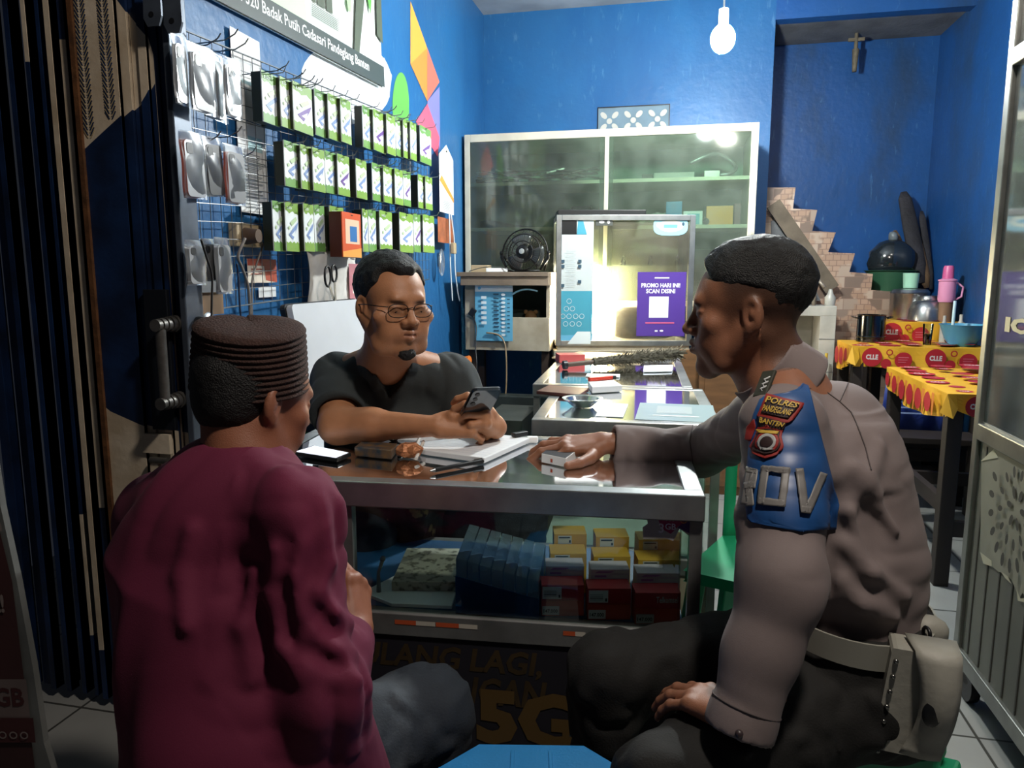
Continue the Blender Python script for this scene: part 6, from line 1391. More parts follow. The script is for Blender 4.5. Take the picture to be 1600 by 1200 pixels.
def head(F, fr, jaw=1., cheek=1., fat=0.):
    c = fr.s; R = fr.R
    E = lambda p, r, k=.01, sub=False: F.ell(fr(*p), [q*c for q in r], R, k*c, sub)
    K = lambda a, b, r1, r2, k=.01, sub=False, **kw: F.cone(fr(*a), fr(*b), r1*c, r2*c, k*c, sub, **kw)
    E((0, -.018, .042), (.074, .093, .080)); E((0, .028, .022), (.066, .062, .062), .02)
    E((0, .030, -.030), (.056+fat, .058, .075), .02)
    for s in (-1, 1):
        K((s*.054, .0, -.035), (s*(.036+fat), .045, -.088), .020+fat*.5, .017+fat*.5, .02)
        K((s*(.036+fat), .045, -.088), (0, .068, -.100), .017+fat*.5, .018, .015)
        E((s*.042*cheek, .062, -.020), (.024+fat, .020, .022), .018)
        E((s*.034, .060, -.055), (.022+fat*.7, .026, .028), .02)
    E((0, .073, -.097), (.021, .018, .017), .015)
    K((-.030, .080, .022), (.030, .080, .022), .012, .012, .014)          # brow
    for s in (-1, 1): E((s*.031, .097, .001), (.021, .0185, .0135), .009, True)
    for s in (-1, 1):
        E((s*.031, .0755, .001), (.0145, .0135, .012), .003)
        K((s*.018, .0845, .005), (s*.044, .0795, .005), .0042, .0038, .004)   # upper lid
        K((s*.020, .0850, -.007), (s*.043, .0795, -.006), .003, .003, .005)
    K((0, .083, .012), (0, .102, -.022), .008, .0098, .010)               # nose
    E((0, .1045, -.028), (.0125, .0125, .0105), .006)
    for s in (-1, 1): E((s*.0145, .094, -.031), (.009, .012, .0088), .005); E((s*.0065, .1035, -.0375), (.0038, .006, .004), .003, True)
    E((0, .079, -.060), (.030, .017, .022), .014)                         # muzzle
    K((-.021, .084, -.057), (0, .0975, -.0535), .0058, .0068, .004); K((.021, .084, -.057), (0, .0975, -.0535), .0058, .0068, .004)
    K((-.019, .084, -.065), (0, .096, -.0665), .0062, .0076, .004); K((.019, .084, -.065), (0, .096, -.0665), .0062, .0076, .004)
    K((-.026, .082, -.0605), (0, .104, -.0602), .0022, .0020, .003, True); K((.026, .082, -.0605), (0, .104, -.0602), .0022, .0020, .003, True)
    for s in (-1, 1):                                                      # ears
        ef = Frame(fr(s*.074, -.008, -.004), fr.y*1.0+fr.x*s*-.35, fr.z+fr.y*-.12, fr.s)
        Re = ef.R
        F.ell(ef(0, 0, 0), [.0105*c, .019*c, .032*c], Re, .006*c)
        F.ell(ef(s*.0085, .004, .004), [.006*c, .011*c, .020*c], Re, .004*c, True)
        F.ell(ef(s*.004, -.002, .0), [.005*c, .007*c, .010*c], Re, .004*c)
        F.ell(ef(0, .006, -.027), [.006*c, .008*c, .009*c], Re, .006*c)
FL = [(.044, .026, .020), (.048, .030, .021), (.044, .028, .020), (.034, .021, .018)]
def hand(F, wrist, d, back, thumb_side, curls, spread=(.10, .02, -.06, -.16), sc=1., thumb=None, flat=1.):
    """d = towards the knuckles, back = out of the back of the hand; thumb_side vector fixes which hand it is. returns nail spots"""
    Y = Vector(d).normalized(); Z = Vector(back); Z = (Z-Y*Z.dot(Y)).normalized(); X = Y.cross(Z)
    if X.dot(Vector(thumb_side)) < 0: X = -X
    W = Vector(wrist); P = lambda x, y, z: W+(X*x+Y*y+Z*z)*sc
    kn = [(.029, .086, .002), (.010, .091, .004), (-.009, .087, .002), (-.026, .078, -.002)]
    nails = []
    for i, (x, y, z) in enumerate(kn): F.cone(P(x*.55, .008, 0), P(x, y, z), .0155*sc, .0108*sc, .012)
    F.cone(P(.012, .03, -.006), P(.014, .07, -.006), .014*sc, .011*sc, .014); F.cone(P(-.012, .03, -.006), P(-.016, .065, -.006), .014*sc, .010*sc, .014)
    for i, (x, y, z) in enumerate(kn):
        p = P(x, y, z); th = 0; sp = spread[i]; Xd = Y*math.cos(sp)+X*math.sin(sp); r = [.0098, .0088, .0080, .0068]
        if i == 3: r = [q*.88 for q in r]
        cu = curls[i] if isinstance(curls[0], (list, tuple)) else curls
        F.ell(P(x, y-.002, z+.004), [.010*sc]*3, None, .008)
        for j in range(3):
            th += math.radians(cu[j]); dd = Xd*math.cos(th)-Z*math.sin(th); q = p+dd*FL[i][j]*sc
            F.cone(p, q, r[j]*sc, r[j+1]*sc, .003 if j else .005)
            if j == 1: F.ell(p, [r[1]*1.06*sc]*3, None, .003)
            p = q
        nails.append(p+(Xd*math.sin(th)+Z*math.cos(th))*.006*sc)
    T = thumb or [(.020, .020, -.008), (.044, .046, -.016), (.056, .074, -.020), (.058, .098, -.022)]
    T = [P(*t) if not isinstance(t, Vector) else t for t in T]; r = [.0155, .0125, .0105, .0085]
    for j in range(3): F.cone(T[j], T[j+1], r[j]*sc, r[j+1]*sc, .008 if j == 0 else .003)
    nails.append(T[3]+Z*.006*sc)
    return nails
def skincol(base, lip, heads=(), nails=(), extra=None):
    b = np.array(srgb(base)[:3]); lp = np.array(srgb(lip)[:3])
    def f(P):
        C = np.tile(b, (len(P), 1))
        for fr in heads:
            L = fr.loc(P); g = lambda c, r: np.exp(-(((L-np.array(c))/np.array(r))**2).sum(1))
            w_ = np.clip(g((0, .092, -.060), (.021, .014, .0085))*1.3, 0, 1)[:, None]; C = C*(1-w_*.75)+lp*w_*.75
            for s in (-1, 1):
                w_ = np.clip(g((s*.031, .082, -.001), (.017, .012, .008)), 0, 1)[:, None]; C = C*(1-.28*w_)
            w_ = np.clip(g((0, .03, -.115), (.05, .06, .035)), 0, 1)[:, None]; C = C*(1-.0*w_)
        for n_ in nails:
            w_ = np.exp(-((P-np.array(n_))**2).sum(1)/(.0045**2))[:, None]; C = C*(1-.55*w_)+np.array(srgb('#c99a86')[:3])*w_*.55
        if extra: C = extra(P, C)
        return C
    return f
def skinmat(name):
    m = mat(name, '#8a5a3e', .48, spec=.4, attr='Col', bump=.12, bscale=500); b = m.node_tree.nodes['Principled BSDF']
    b.inputs['Subsurface Weight'].default_value = .08; b.inputs['Subsurface Radius'].default_value = (.5, .2, .1); b.inputs['Subsurface Scale'].default_value = .01; return m
def eyes(par, fr, look=(0, 1, -.2)):
    EW = mat('eye_white', '#c9c2b8', .2); EI = mat('eye_iris', '#1a100b', .1)
    for s in (-1, 1):
        e = MB(); c = fr(s*.031, .0752, -.001); e.ball(c, .0128*fr.s, EW, 18); l = (fr.x*look[0]+fr.y*look[1]+fr.z*look[2]).normalized()
        o = e.build('eye', par, smooth='all'); MB().lathe([(.0058*fr.s, .0113*fr.s), (.004*fr.s, .0126*fr.s), (0, .0131*fr.s)], c, EI, axis=l, n=16).build('iris', o, smooth='all')
def fold(F, pts, r, depth, k=.012, sub=True):
    """a soft crease (or ridge) following points"""
    for a, b in zip(pts, pts[1:]): F.cone(a, b, r, r*.8, k, sub)
HAIR = mat('black_hair', '#0f0e0e', .55, noise=.3, scale=80, bump=.5, bscale=420, spec=.4)

def march(F, px, py, d0=.8, d1=2.2):
    """walk along a photo ray until the sculpted surface is met"""
    d = d0
    while d < d1:
        q = U(px, py, d); i3 = np.round((np.array(q)-F.lo)/F.vox).astype(int)
        if ((i3 >= 0) & (i3 < F.n)).all() and F.d[tuple(i3)] < .002: return q
        d += .006
    return None
def crease(F, pts, r=.006, k=.018, out=.004, sub=False):
    P_ = [march(F, *p) for p in pts]
    P_ = [p+(CP-p).normalized()*out for p in P_ if p is not None]
    if len(P_) > 1: fold(F, P_, r, 0, k, sub)
# ================================================================== the clerk behind the front counter
SKN = skinmat('skin')
ca, ct = math.radians(36), math.radians(3)
fh = (-FWh*math.cos(ca)+RT*math.sin(ca)); f3 = fh*math.cos(ct)-ZU*math.sin(ct)
HC = Frame(U(612, 478, 1.86), f3, ZU+RT*.02, 1.05)
clk = thing('person', 'seated clerk with glasses and goatee in a dark V-neck shirt holding a phone', 'person', (U(610, 700, 2.15).x, U(610, 700, 2.15).y, 0))
nb_ = U(603, 562, 1.95); rs = U(528, 592, 2.04); ls = U(705, 590, 2.06); re_ = U(528, 664, 1.87); rw = U(682, 666, 1.80); le_ = U(742, 668, 2.03); lw_ = U(775, 668, 1.87)
tb = (-FWh*math.cos(.42)+RT*math.sin(.42)).normalized(); TBc = Frame((rs+ls)/2, tb)
chest = U(615, 655, 2.10); bel = Vector((chest.x, chest.y, .66))+FWh*.02; pel = Vector((chest.x, chest.y, .52))+FWh*.06
lo = np.array([-1.25, 1.55, .40]); hi = np.array([-.25, 2.45, 1.32])
F = Field(lo, hi, .0034)
head(F, HC, fat=.010, cheek=1.08)
F.cone(HC(0, -.03, -.045), nb_, .052, .062, .025); 
F.ell(chest, [.165, .10, .17], TBc.R, .04); F.cone(nb_, rs, .05, .055, .03); F.cone(nb_, ls, .05, .055, .03); F.cone(chest, bel, .13, .14, .04, sq=tb, sf=.8); F.cone(bel, pel, .13, .12, .03)
F.cone(rs, re_, .056, .047, .02); F.cone(re_, re_.lerp(rw, .35), .048, .044, .02); F.cone(re_.lerp(rw, .35), rw, .044, .028, .02, sq=UP, sf=.9)
F.cone(ls, le_, .056, .046, .02); F.cone(le_, le_.lerp(lw_, .35), .047, .043, .02); F.cone(le_.lerp(lw_, .35), lw_, .043, .028, .02)
nl = hand(F, rw, RT*.95+UP*.10+FW*.02, -FW*.85+UP*.5, UP, [(42, 38, 25), (50, 42, 25), (55, 45, 25), (55, 45, 25)], sc=1.08,
          thumb=[(.020, .020, -.004), U(706, 650, 1.795), U(722, 645, 1.80), U(737, 641, 1.812)])
nl += hand(F, lw_, -FW*.75-RT*.28+UP*.42, RT*.9-FW*.25+UP*.25, UP, [(38, 55, 35), (48, 55, 35), (55, 58, 35), (58, 60, 35)], sc=1.05,
           thumb=[(.018, .018, -.006), U(768, 648, 1.83), U(756, 641, 1.815), U(747, 636, 1.825)])
def goatee(P, C):
    L = HC.loc(P); g = lambda c, r: np.exp(-(((L-np.array(c))/np.array(r))**2).sum(1))[:, None]
    dk = np.array(srgb('#2a1c16')[:3])
    w_ = np.clip(g((0, .082, -.100), (.018, .02, .015))*1.2, 0, 1)*.75+g((0, .094, -.047), (.026, .012, .005))*.35+g((0, .09, -.078), (.012, .01, .006))*.3
    C = C*(1-np.clip(w_, 0, .8))+dk*np.clip(w_, 0, .8)
    for s in (-1, 1):
        w_ = np.clip(g((s*.032, .088, .0165), (.016, .012, .0035))*1.5, 0, .8); C = C*(1-w_)+dk*w_
    return C
body = F.mesh('body', SKN, clk, skincol('#aa7654', '#84503f', [HC], nl, goatee)); eyes(clk, HC, (0, 1, -.75))
# hair
Fh = Field(np.array(HC.o)-.16, np.array(HC.o)+.17, .003)
c = HC.s
Fh.ell(HC(0, -.020, .050), [.0800*c, .099*c, .085*c], HC.R, .005); Fh.ell(HC(0, .035, .062), [.062*c, .058*c, .045*c], HC.R, .02)
Fh.noise(.004, 90); Fh.noise(.0025, 220)
Fh.plane(HC(0, .060, .05), (HC.y*.93-HC.z*.37), .01, (HC(0, 0, 0)-Vector((.2,)*3), HC(0, 0, 0)+Vector((.2,)*3)))
for s in (-1, 1):
    Fh.ell(HC(s*.06, .075, .012), [.038*c, .055*c, .055*c], HC.R, .006, True); Fh.ell(HC(s*.075, .035, -.03), [.03*c, .042*c, .045*c], HC.R, .006, True)
Fh.ell(HC(0, .10, .0), [.066*c, .060*c, .080*c], HC.R, .012, True)
for s in (-1, 1): Fh.ell(HC(s*.052, .075, .075), [.028*c, .034*c, .022*c], HC.R, .018, True)
Fh.ell(HC(0, -.035, -.075), [.12*c, .075*c, .05*c], HC.R, .012, True)
Fh.mesh('hair', HAIR, clk)
FB = Field(np.array(HC(0, .08, -.105))-.04, np.array(HC(0, .08, -.105))+.04, .0016)
FB.ell(HC(0, .081, -.104), [.022*c, .016*c, .017*c], HC.R, .004); FB.noise(.003, 200); FB.mesh('goatee', HAIR, clk)
# glasses: thin dark half rims
GM = mat('glasses_metal', '#2a2624', .3, .7)
gl = MB()
for s in (-1, 1):
    cx_ = s*.0315; pts = []
    for i in range(24):
        t = 2*math.pi*i/24; x = cx_+.0245*math.copysign(abs(math.cos(t))**.75, math.cos(t)); z = -.003+.0155*math.copysign(abs(math.sin(t))**.75, math.sin(t)); pts.append(HC(x, .0975-.18*abs(x-.0)*abs(x)*6, z))
    gl.tube(pts, .0012, GM, n=6, closed=True)
    gl.tube([HC(s*.056, .092, .006), HC(s*.068, .075, .006), HC(s*.078, .02, .006), HC(s*.082, -.012, .003), HC(s*.080, -.022, -.012)], .0013, GM, n=6)
gl.tube([HC(-.009, .101, .002), HC(0, .103, .005), HC(.009, .101, .002)], .0012, GM, n=6)
glo = gl.build('glasses', clk, smooth='all', label='thin metal rimmed glasses')
LN = glass('lens', '#f4f6f6', .02, 1.5, boost=.6); lm = MB()
for s in (-1, 1):
    lm.add([HC(s*.0315+.0235*math.cos(t), .0968-.18*abs(s*.0315+.0235*math.cos(t))**2*6, -.003+.0145*math.sin(t)) for t in [2*math.pi*i/20 for i in range(20)]], [tuple(range(20))], LN)
lm.build('lenses', glo)
# shirt
TEE = mat('charcoal_shirt', '#2c3233', .85, noise=.2, scale=6, bump=.08, bscale=400, sheen=.03)
def zcut(a, b, t): return a.lerp(b, t)
F = Field([-1.3, 1.6, .42], [-.2, 2.5, 1.30], .0048)
F.ell(chest+TBc.y*.01, [.195, .125, .19], TBc.R, .04); F.cone(nb_-ZU*.03, rs-ZU*.005, .058, .068, .035); F.cone(nb_-ZU*.03, ls-ZU*.005, .058, .066, .035)
F.cone(chest, bel, .165, .185, .05, sq=tb, sf=.82); F.cone(bel, pel, .185, .19, .04, sq=tb, sf=.85)
rse = rs.lerp(re_, .80); lse = ls.lerp(le_, .62)
F.cone(rs, rse, .070, .071, .03); F.cone(ls, lse, .068, .070, .03)
# drape folds
for a, b in (((560, 640), (585, 720)), ((600, 660), (612, 740)), ((655, 640), (640, 730)), ((540, 560), (590, 640)), ((690, 580), (665, 660))):
    fold(F, [U(a[0], a[1], 1.925), U((a[0]+b[0])/2+4, (a[1]+b[1])/2, 1.925), U(b[0], b[1], 1.93)], .008, 0, .02)
F.noise(.009, 11, TBc.R, (1.4, 1, .5), seed=3); F.noise(.0045, 22, TBc.R, (1.2, 1, .35), ridge=True, seed=5)
# V neck and sleeve openings
F.cone(nb_+ZU*.10, nb_-ZU*.0+tb*.02, .062, .058, .006, True); 
for t in np.linspace(0, 1, 6): F.ell(nb_+tb*(.055+.015*t)+ZU*(-.01-.075*t), [.05*(1-t*.85), .06, .02], TBc.R, .004, True)
F.cone(rse, re_.lerp(rw, .2), .052, .05, .004, True); F.plane(rse.lerp(re_, .1), (re_-rs), .006, (rse-Vector((.09,)*3), rse+Vector((.10,)*3)))
F.plane(lse.lerp(le_, .05), (le_-ls), .006, (lse-Vector((.085,)*3), lse+Vector((.085,)*3)))
F.mesh('t_shirt', TEE, clk, smooth=2)
# jeans, sarong and shoes
JN = mat('dark_jeans', '#1d2a38', .85, noise=.3, scale=12, bump=.2, bscale=300)
kn1 = U(790, 850, 2.08); kn1.z = .50; kn2 = U(610, 850, 2.12); kn2.z = .50
kn2 = pel+tb*.20+(-RT)*.14; kn2.z = .50; kn1 = pel+RT*.36+tb*.02; kn1.z = .49
F = Field([-1.35, 1.65, -.01], [-.1, 2.6, .72], .008)
F.cone(pel+RT*.08, kn1, .10, .072, .04); F.cone(pel-RT*.08, kn2, .10, .072, .04); F.cone(pel, pel+ZU*.05, .15, .14, .04)
an1 = Vector((kn1.x+.02, kn1.y-.02, .09)); an2 = Vector((kn2.x, kn2.y+.02, .09))
F.cone(kn1, an1, .07, .05, .03); F.cone(kn2, an2, .07, .05, .03); F.noise(.012, 14, seed=2); F.noise(.006, 40, ridge=True)
F.mesh('jeans', JN, clk, smooth=2)
SAR = mat('patterned_lap_cloth', '#2a211a', .8, noise=.5, scale=22, col2='#8a7a4c', lo=.58, hi=.64)
F = Field([-1.2, 1.65, .3], [-.3, 2.5, .75], .007); F.ell(pel+tb*.10-RT*.02+ZU*.06, [.16, .12, .09], TBc.R, .03); F.cone(pel+tb*.12+ZU*.03, pel+tb*.15-ZU*.14, .07, .05, .04); F.noise(.02, 18, ridge=True, seed=1)
F.mesh('lap_cloth', SAR, clk, smooth=2)
SHO = mat('dark_sandal', '#1c1815', .6)
for an, dv in ((an1, tb), (an2, tb)): MB().ball(an+dv*.06-Vector((0, 0, .045)), .06, SHO, 14, (.75, 1.7, .72)).build('shoe', clk, smooth='all')
# phone held in both hands
pt = U(763, 610, 1.715); pbt = U(739, 655, 1.80); ly = (pt-pbt).normalized(); lx = (U(785, 610, 1.74)-U(745, 613, 1.715)); lx = (lx-ly*lx.dot(ly)).normalized(); ln_ = lx.cross(ly)
PHB = mat('phone_back_gloss', '#23282d', .12, .2, coat=.6)
hp2 = thing('smartphone', 'black smartphone held up by the clerk, its glossy back towards us', 'phone', pbt)
W2, L2 = .072, .15
oo = pt-ly*L2-lx*W2*.5
b_ = MB().prism(rrect(W2, L2, .009), oo, lx, ly, -.008, PHB); b_.build('phone_body', hp2, bevel=.0015)
sgn = 1 if ln_.dot(FW) < 0 else -1
MB().prism(rrect(W2+.001, L2+.001, .009), oo-ln_*(.010 if sgn > 0 else -.002)-lx*.0005-ly*.0005, lx, ly, .0025, mat('phone_rim', '#8c9093', .3, .8)).build('metal_rim', hp2)
mb = MB()
for k in range(3): mb.cyl(oo+lx*.014+ly*(L2-.016-.018*k)+ln_*(.0), oo+lx*.014+ly*(L2-.016-.018*k)+ln_*.0015*sgn, .006, BLACK, n=16)
mb.build('camera_lens', hp2)
# ================================================================== the officer on the right
oa = math.radians(17)
fo = (-RT*math.cos(oa)+FWh*math.sin(oa)); fo3 = (fo*math.cos(.06)-ZU*math.sin(.06)).normalized()
HO = Frame(U(1168, 486, 1.385), fo3, ZU+fo*.04, 1.04)
ff = (-RT*math.cos(.35)+FWh*math.sin(.35)).normalized(); rv = ff.cross(ZU)    # rv = his right, away from us
TO = Frame(U(1300, 800, 1.38), (ff-ZU*.25), ZU)
off = thing('person', 'seated police officer in grey brown uniform with blue armband, reaching over the counter', 'person', (U(1330, 1000, 1.36).x, U(1330, 1000, 1.36).y, 0))
nbo = U(1222, 598, 1.40); ns = U(1222, 668, 1.235); fs_ = U(1195, 655, 1.55)
ch1 = U(1290, 735, 1.385); ch2 = U(1306, 860, 1.37); plv = U(1320, 1010, 1.36)
ne = U(1222, 905, 1.12); nw = U(1160, 1122, 1.10); fe = U(1095, 706, 1.78); fwr = U(945, 692, 1.765)
plv2 = Vector((plv.x, plv.y, .48))
nhip = plv2-rv*.09; fhip = plv2+rv*.09
nk = U(1035, 1245, 1.13); nk.z = .43; fk = U(950, 1078, 1.36); fk.z = .475
Vb = lambda p, r: (np.array(p)-r, np.array(p)+r)
allp = np.array([list(q) for q in (HO.o, nbo, ns, fs_, ch1, plv2, ne, nw, fe, fwr, U(845, 720, 1.78))])
F = Field(allp.min(0)-.17, allp.max(0)+np.array([.16, .16, .17]), .0036)
head(F, HO, fat=.0, cheek=1.0)
F.cone(HO(0, -.028, -.045), nbo, .054, .060, .03); F.cone(HO(0, .01, -.075), nbo+ff*.03, .035, .045, .03)
F.cone(nbo, ns, .05, .055, .03); F.cone(nbo, fs_, .05, .055, .03); F.cone(ch1, ch2, .12, .125, .04, sq=rv, sf=1.25); F.cone(ch2, plv, .125, .13, .04); F.cone(nbo, ch1, .06, .11, .05); F.cone(plv, plv2, .13, .12, .03)
F.cone(ns, ne, .052, .044, .02); F.cone(ne, nw, .043, .027, .02); F.cone(fs_, fe, .052, .042, .02); F.cone(fe, fwr, .040, .028, .02, sq=ZU, sf=.9)
nlo = hand(F, nw, FW*.80-ZU*.02-RT*.50, ZU+FW*.1, RT, [(12, 20, 15), (12, 20, 15), (14, 22, 15), (16, 24, 16)], sc=1.06, thumb=[(.020, .020, .0), (.052, .024, .0), (.084, .020, -.004), (.108, .014, -.008)])
nlo += hand(F, fwr, -RT*.97-ZU*.06-FWh*.06, ZU*.92-FW*.28, -FWh, [(10, 30, 22), (8, 28, 20), (6, 32, 22), (6, 34, 26)], spread=(.34, .06, -.16, -.34), sc=1.12,
            thumb=[(.020, .022, -.010), U(922, 716, 1.70), U(905, 724, 1.665), U(887, 728, 1.652)])
def fade(P, C):
    L = HO.loc(P); dk = np.array(srgb('#1e1713')[:3])
    # close-cropped stubble on the sides and back of the head, brow, moustache shadow
    side = 1/(1+np.exp(-((L[:, 2]-.005+.30*np.maximum(L[:, 1]-.005, 0))/.014))); back = 1/(1+np.exp((L[:, 1]-.048+.25*(np.abs(L[:, 2]-.06)))/.006))
    ear = np.exp(-(((np.abs(L[:, 0])-.085)/.014)**2+((L[:, 1]+.005)/.024)**2+((L[:, 2]+.006)/.034)**2)*1.2)
    low = 1/(1+np.exp(-((L[:, 2]+.085-np.minimum(0, L[:, 1]+.03)*1.0)/.012)))*(L[:, 1] < -.02)
    inh = (np.linalg.norm((L-np.array([0, -.01, .02]))/np.array([.12, .14, .16]), axis=1) < 1)
    w_ = np.clip(np.maximum(side*back, low*.8*back)*(1-ear), 0, 1)*inh*.88
    C = C*(1-w_[:, None])+dk*w_[:, None]
    g = lambda c, r: np.exp(-(((L-np.array(c))/np.array(r))**2).sum(1))[:, None]
    for s in (-1, 1): w_ = np.clip(g((s*.032, .088, .0165), (.017, .012, .0035))*1.6, 0, .85); C = C*(1-w_)+dk*w_
    w_ = np.clip(g((0, .094, -.047), (.026, .012, .005))*.35+g((0, .080, -.098), (.02, .02, .016))*.25, 0, .4); return C*(1-w_)+dk*w_
F.mesh('body', SKN, off, skincol('#8f6048', '#754a3e', [HO], nlo, fade)); eyes(off, HO, (0, 1, -.1))
c = HO.s
Fh = Field(np.array(HO.o)-.16, np.array(HO.o)+.19, .003)
Fh.ell(HO(0, -.022, .052), [.0765*c, .0985*c, .083*c], HO.R, .004); Fh.ell(HO(0, .015, .070), [.058*c, .064*c, .054*c], HO.R, .02)
Fh.noise(.0035, 70); Fh.noise(.002, 260)
Fh.plane(HO(0, .066, .07), (HO.y*.9-HO.z*.44), .008); Fh.ell(HO(0, .105, .005), [.08*c, .065*c, .082*c], HO.R, .006, True)
for s in (-1, 1): Fh.ell(HO(s*.085, .02, -.005), [.045*c, .075*c, .052*c], HO.R, .012, True)
Fh.ell(HO(0, -.02, -.085), [.12*c, .11*c, .075*c], HO.R, .012, True)
Fh.mesh('hair', HAIR, off)
tf = MB(); rr_ = random.Random(2)
for i in range(420):
    th = rr_.uniform(0, 2*math.pi); ph_ = rr_.uniform(0, .95); d = Vector((math.sin(ph_)*math.cos(th)*.070, math.sin(ph_)*math.sin(th)*.085+.0, math.cos(ph_)*.082)); p = HO(d.x, -.012+d.y, .052+d.z)
    o_d = (HO.x*d.x*4+HO.y*(d.y*2+.25)+HO.z*.9).normalized(); q = p+o_d*rr_.uniform(.008, .018); w_ = HO.x*.0009
    tf.add([p-w_, p+w_, q], [(0, 1, 2)], HAIR)
tf.build('hair_tufts', off, kind='stuff')
# ---- uniform shirt
UNI = mat('uniform_grey_brown', '#7a6d6b', .78, noise=.12, scale=7, bump=.06, bscale=600, sheen=.03)
ns2 = ns+Vector((0, 0, .0))
F = Field(allp.min(0)-.15, allp.max(0)+np.array([.14, .14, .05]), .0048)
up_back = U(1312, 655, 1.40)
F.cone(nbo-ZU*.035+(-ff)*.02, ns, .050, .066, .04); F.cone(nbo-ZU*.035, fs_, .050, .062, .04); F.cone(up_back, ch1, .07, .13, .05, sq=rv, sf=1.2)
F.cone(ch1, ch2, .135, .142, .05, sq=rv, sf=1.28); F.cone(ch2, plv, .142, .135, .04, sq=rv, sf=1.25); F.ell(ch2+ff*.05-ZU*.03, [.15, .12, .14], TO.R, .05)
F.cone(ns, ns.lerp(ne, .6), .066, .064, .03); F.cone(ns.lerp(ne, .6), ne, .064, .062, .02); F.cone(ne, ne.lerp(nw, .5), .062, .055, .03); F.cone(ne.lerp(nw, .5), nw, .055, .048, .02)
F.cone(fs_, fe, .066, .056, .03); F.cone(fe, fwr.lerp(fe, .04), .054, .044, .03)
# armpit and side drape
F.cone(U(1285, 740, 1.24), U(1300, 880, 1.24), .04, .03, .06)
for pts, r, dd in ((((1318, 800), (1350, 750), (1375, 700)), .007, 1), (((1330, 800), (1345, 880), (1370, 960)), .005, 1), (((1335, 730), (1365, 780), (1400, 830)), .005, 1), (((1320, 850), (1365, 895), (1415, 930)), .005, 1), (((1318, 910), (1350, 945), (1400, 965)), .005, 1)):
    # creases raised just under the cloth surface facing the camera
    P_ = []
    for (px, py) in pts:
        lo_, hi_ = 1.0, 1.5
        for _ in range(30):
            m_ = (lo_+hi_)/2; q = U(px, py, m_); i3 = np.round((np.array(q)-F.lo)/F.vox).astype(int)
            ok = ((i3 >= 0) & (i3 < F.n)).all() and F.d[tuple(i3)] < .004
            # march forward instead of bisect for robustness
            break
        dd_ = 1.0
        while dd_ < 1.5:
            q = U(px, py, dd_); i3 = np.round((np.array(q)-F.lo)/F.vox).astype(int)
            if ((i3 >= 0) & (i3 < F.n)).all() and F.d[tuple(i3)] < .002: break
            dd_ += .006
        P_.append(U(px, py, dd_))
    fold(F, [p+(CP-p).normalized()*.002 for p in P_], r, 0, .024, False)
bxl = (np.array(ch1)-[.3, .3, .45], np.array(ch1)+[.3, .3, .12])
Rs = Frame((0, 0, 0), ff, ZU+ff*.5).R
F.noise(.008, 8, Rs, (.8, 1, 1.9), seed=2, box=bxl); F.noise(.0035, 16, Rs, (.4, .6, 2.2), ridge=True, seed=5, box=bxl)
F.noise(.006, 20, None, (1, 1, .6), ridge=True, seed=9, box=(np.minimum(fe, fwr)-.09, np.maximum(fe, fs_)+.09)); F.noise(.0045, 14, None, (1, 1, .8), ridge=True, seed=4, box=(np.minimum(ne, nw)-.09, np.maximum(ne, nw)+.09))
F.cone(nbo+ZU*.09+ff*.03, nbo+ff*.015-ZU*.02, .060, .056, .006, True); F.ell(nbo+ff*.07-ZU*.04, [.028, .05, .05], TO.R, .006, True)
dw = (nw-ne).normalized(); F.cone(nw, nw+dw*.04, .050, .052, .01); F.plane(nw+dw*.022, dw, .003, Vb(nw, .11)); F.cone(nw-dw*.005, nw+dw*.07, .043, .046, .003, True)
df = (fwr-fe).normalized(); F.plane(fwr-df*.018, df, .003, Vb(fwr, .10)); F.cone(fwr-df*.06, fwr+df*.05, .035, .038, .003, True)
wl_ = plv-ZU*.01; F.plane(U(1340, 985, 1.3)-ZU*.0, -ZU+ff*.0, .004, (F.lo, np.array([F.lo[0]+F.n[0]*F.vox, F.lo[1]+F.n[1]*F.vox, U(1340, 985, 1.3).z+.05])) if False else (np.array(plv)-[.3, .3, .4], np.array(plv)+[.3, .3, .1])) if False else None
SHF = F
beltz = U(1400, 1012, 1.2).z
nwb = np.array(plv)
# cut the shirt hem at the belt, leaving the hanging near forearm alone
sl, X, Y, Z = F.blk(nwb-[.26, .26, .3], nwb+[.26, .26, .1])
side_ = (X-float(ne.x))*float(-ff.x)+(Y-float(ne.y))*float(-ff.y)
cut = np.maximum((beltz-.01)-Z, 0)*1.0
mask = np.broadcast_to((Z < beltz-.01), F.d[sl].shape)
armd = None
v = F.d[sl]
# distance to forearm capsule
a_, b_ = np.array(ne), np.array(nw); ba = b_-a_; t = np.clip(((X-a_[0])*ba[0]+(Y-a_[1])*ba[1]+(Z-a_[2])*ba[2])/(ba@ba), 0, 1)
da = np.sqrt((X-a_[0]-t*ba[0])**2+(Y-a_[1]-t*ba[1])**2+(Z-a_[2]-t*ba[2])**2)
m_ = mask & (da > .075); v[m_] = np.maximum(v[m_], np.broadcast_to((beltz-.01)-Z, v.shape)[m_]); F.d[sl] = v
shirt = F.mesh('uniform_shirt', UNI, off, smooth=2)
from mathutils.bvhtree import BVHTree as _B
def hitter(F):
    return _B.FromPolygons([tuple(p) for p in F.P], [tuple(f) for f in F.F])
BV = hitter(F)
def onsurf(px, py, lift=.003, back=None, bv=None):
    """photo pixel -> point on the sculpted cloth in front of the camera"""
    r = ray(px, py).normalized(); h = (bv or BV).ray_cast(CP+r*.5, r, 2.0)
    if h[0] is None: return back
    return h[0]+h[1]*lift if h[1].dot(r) < 0 else h[0]-h[1]*lift
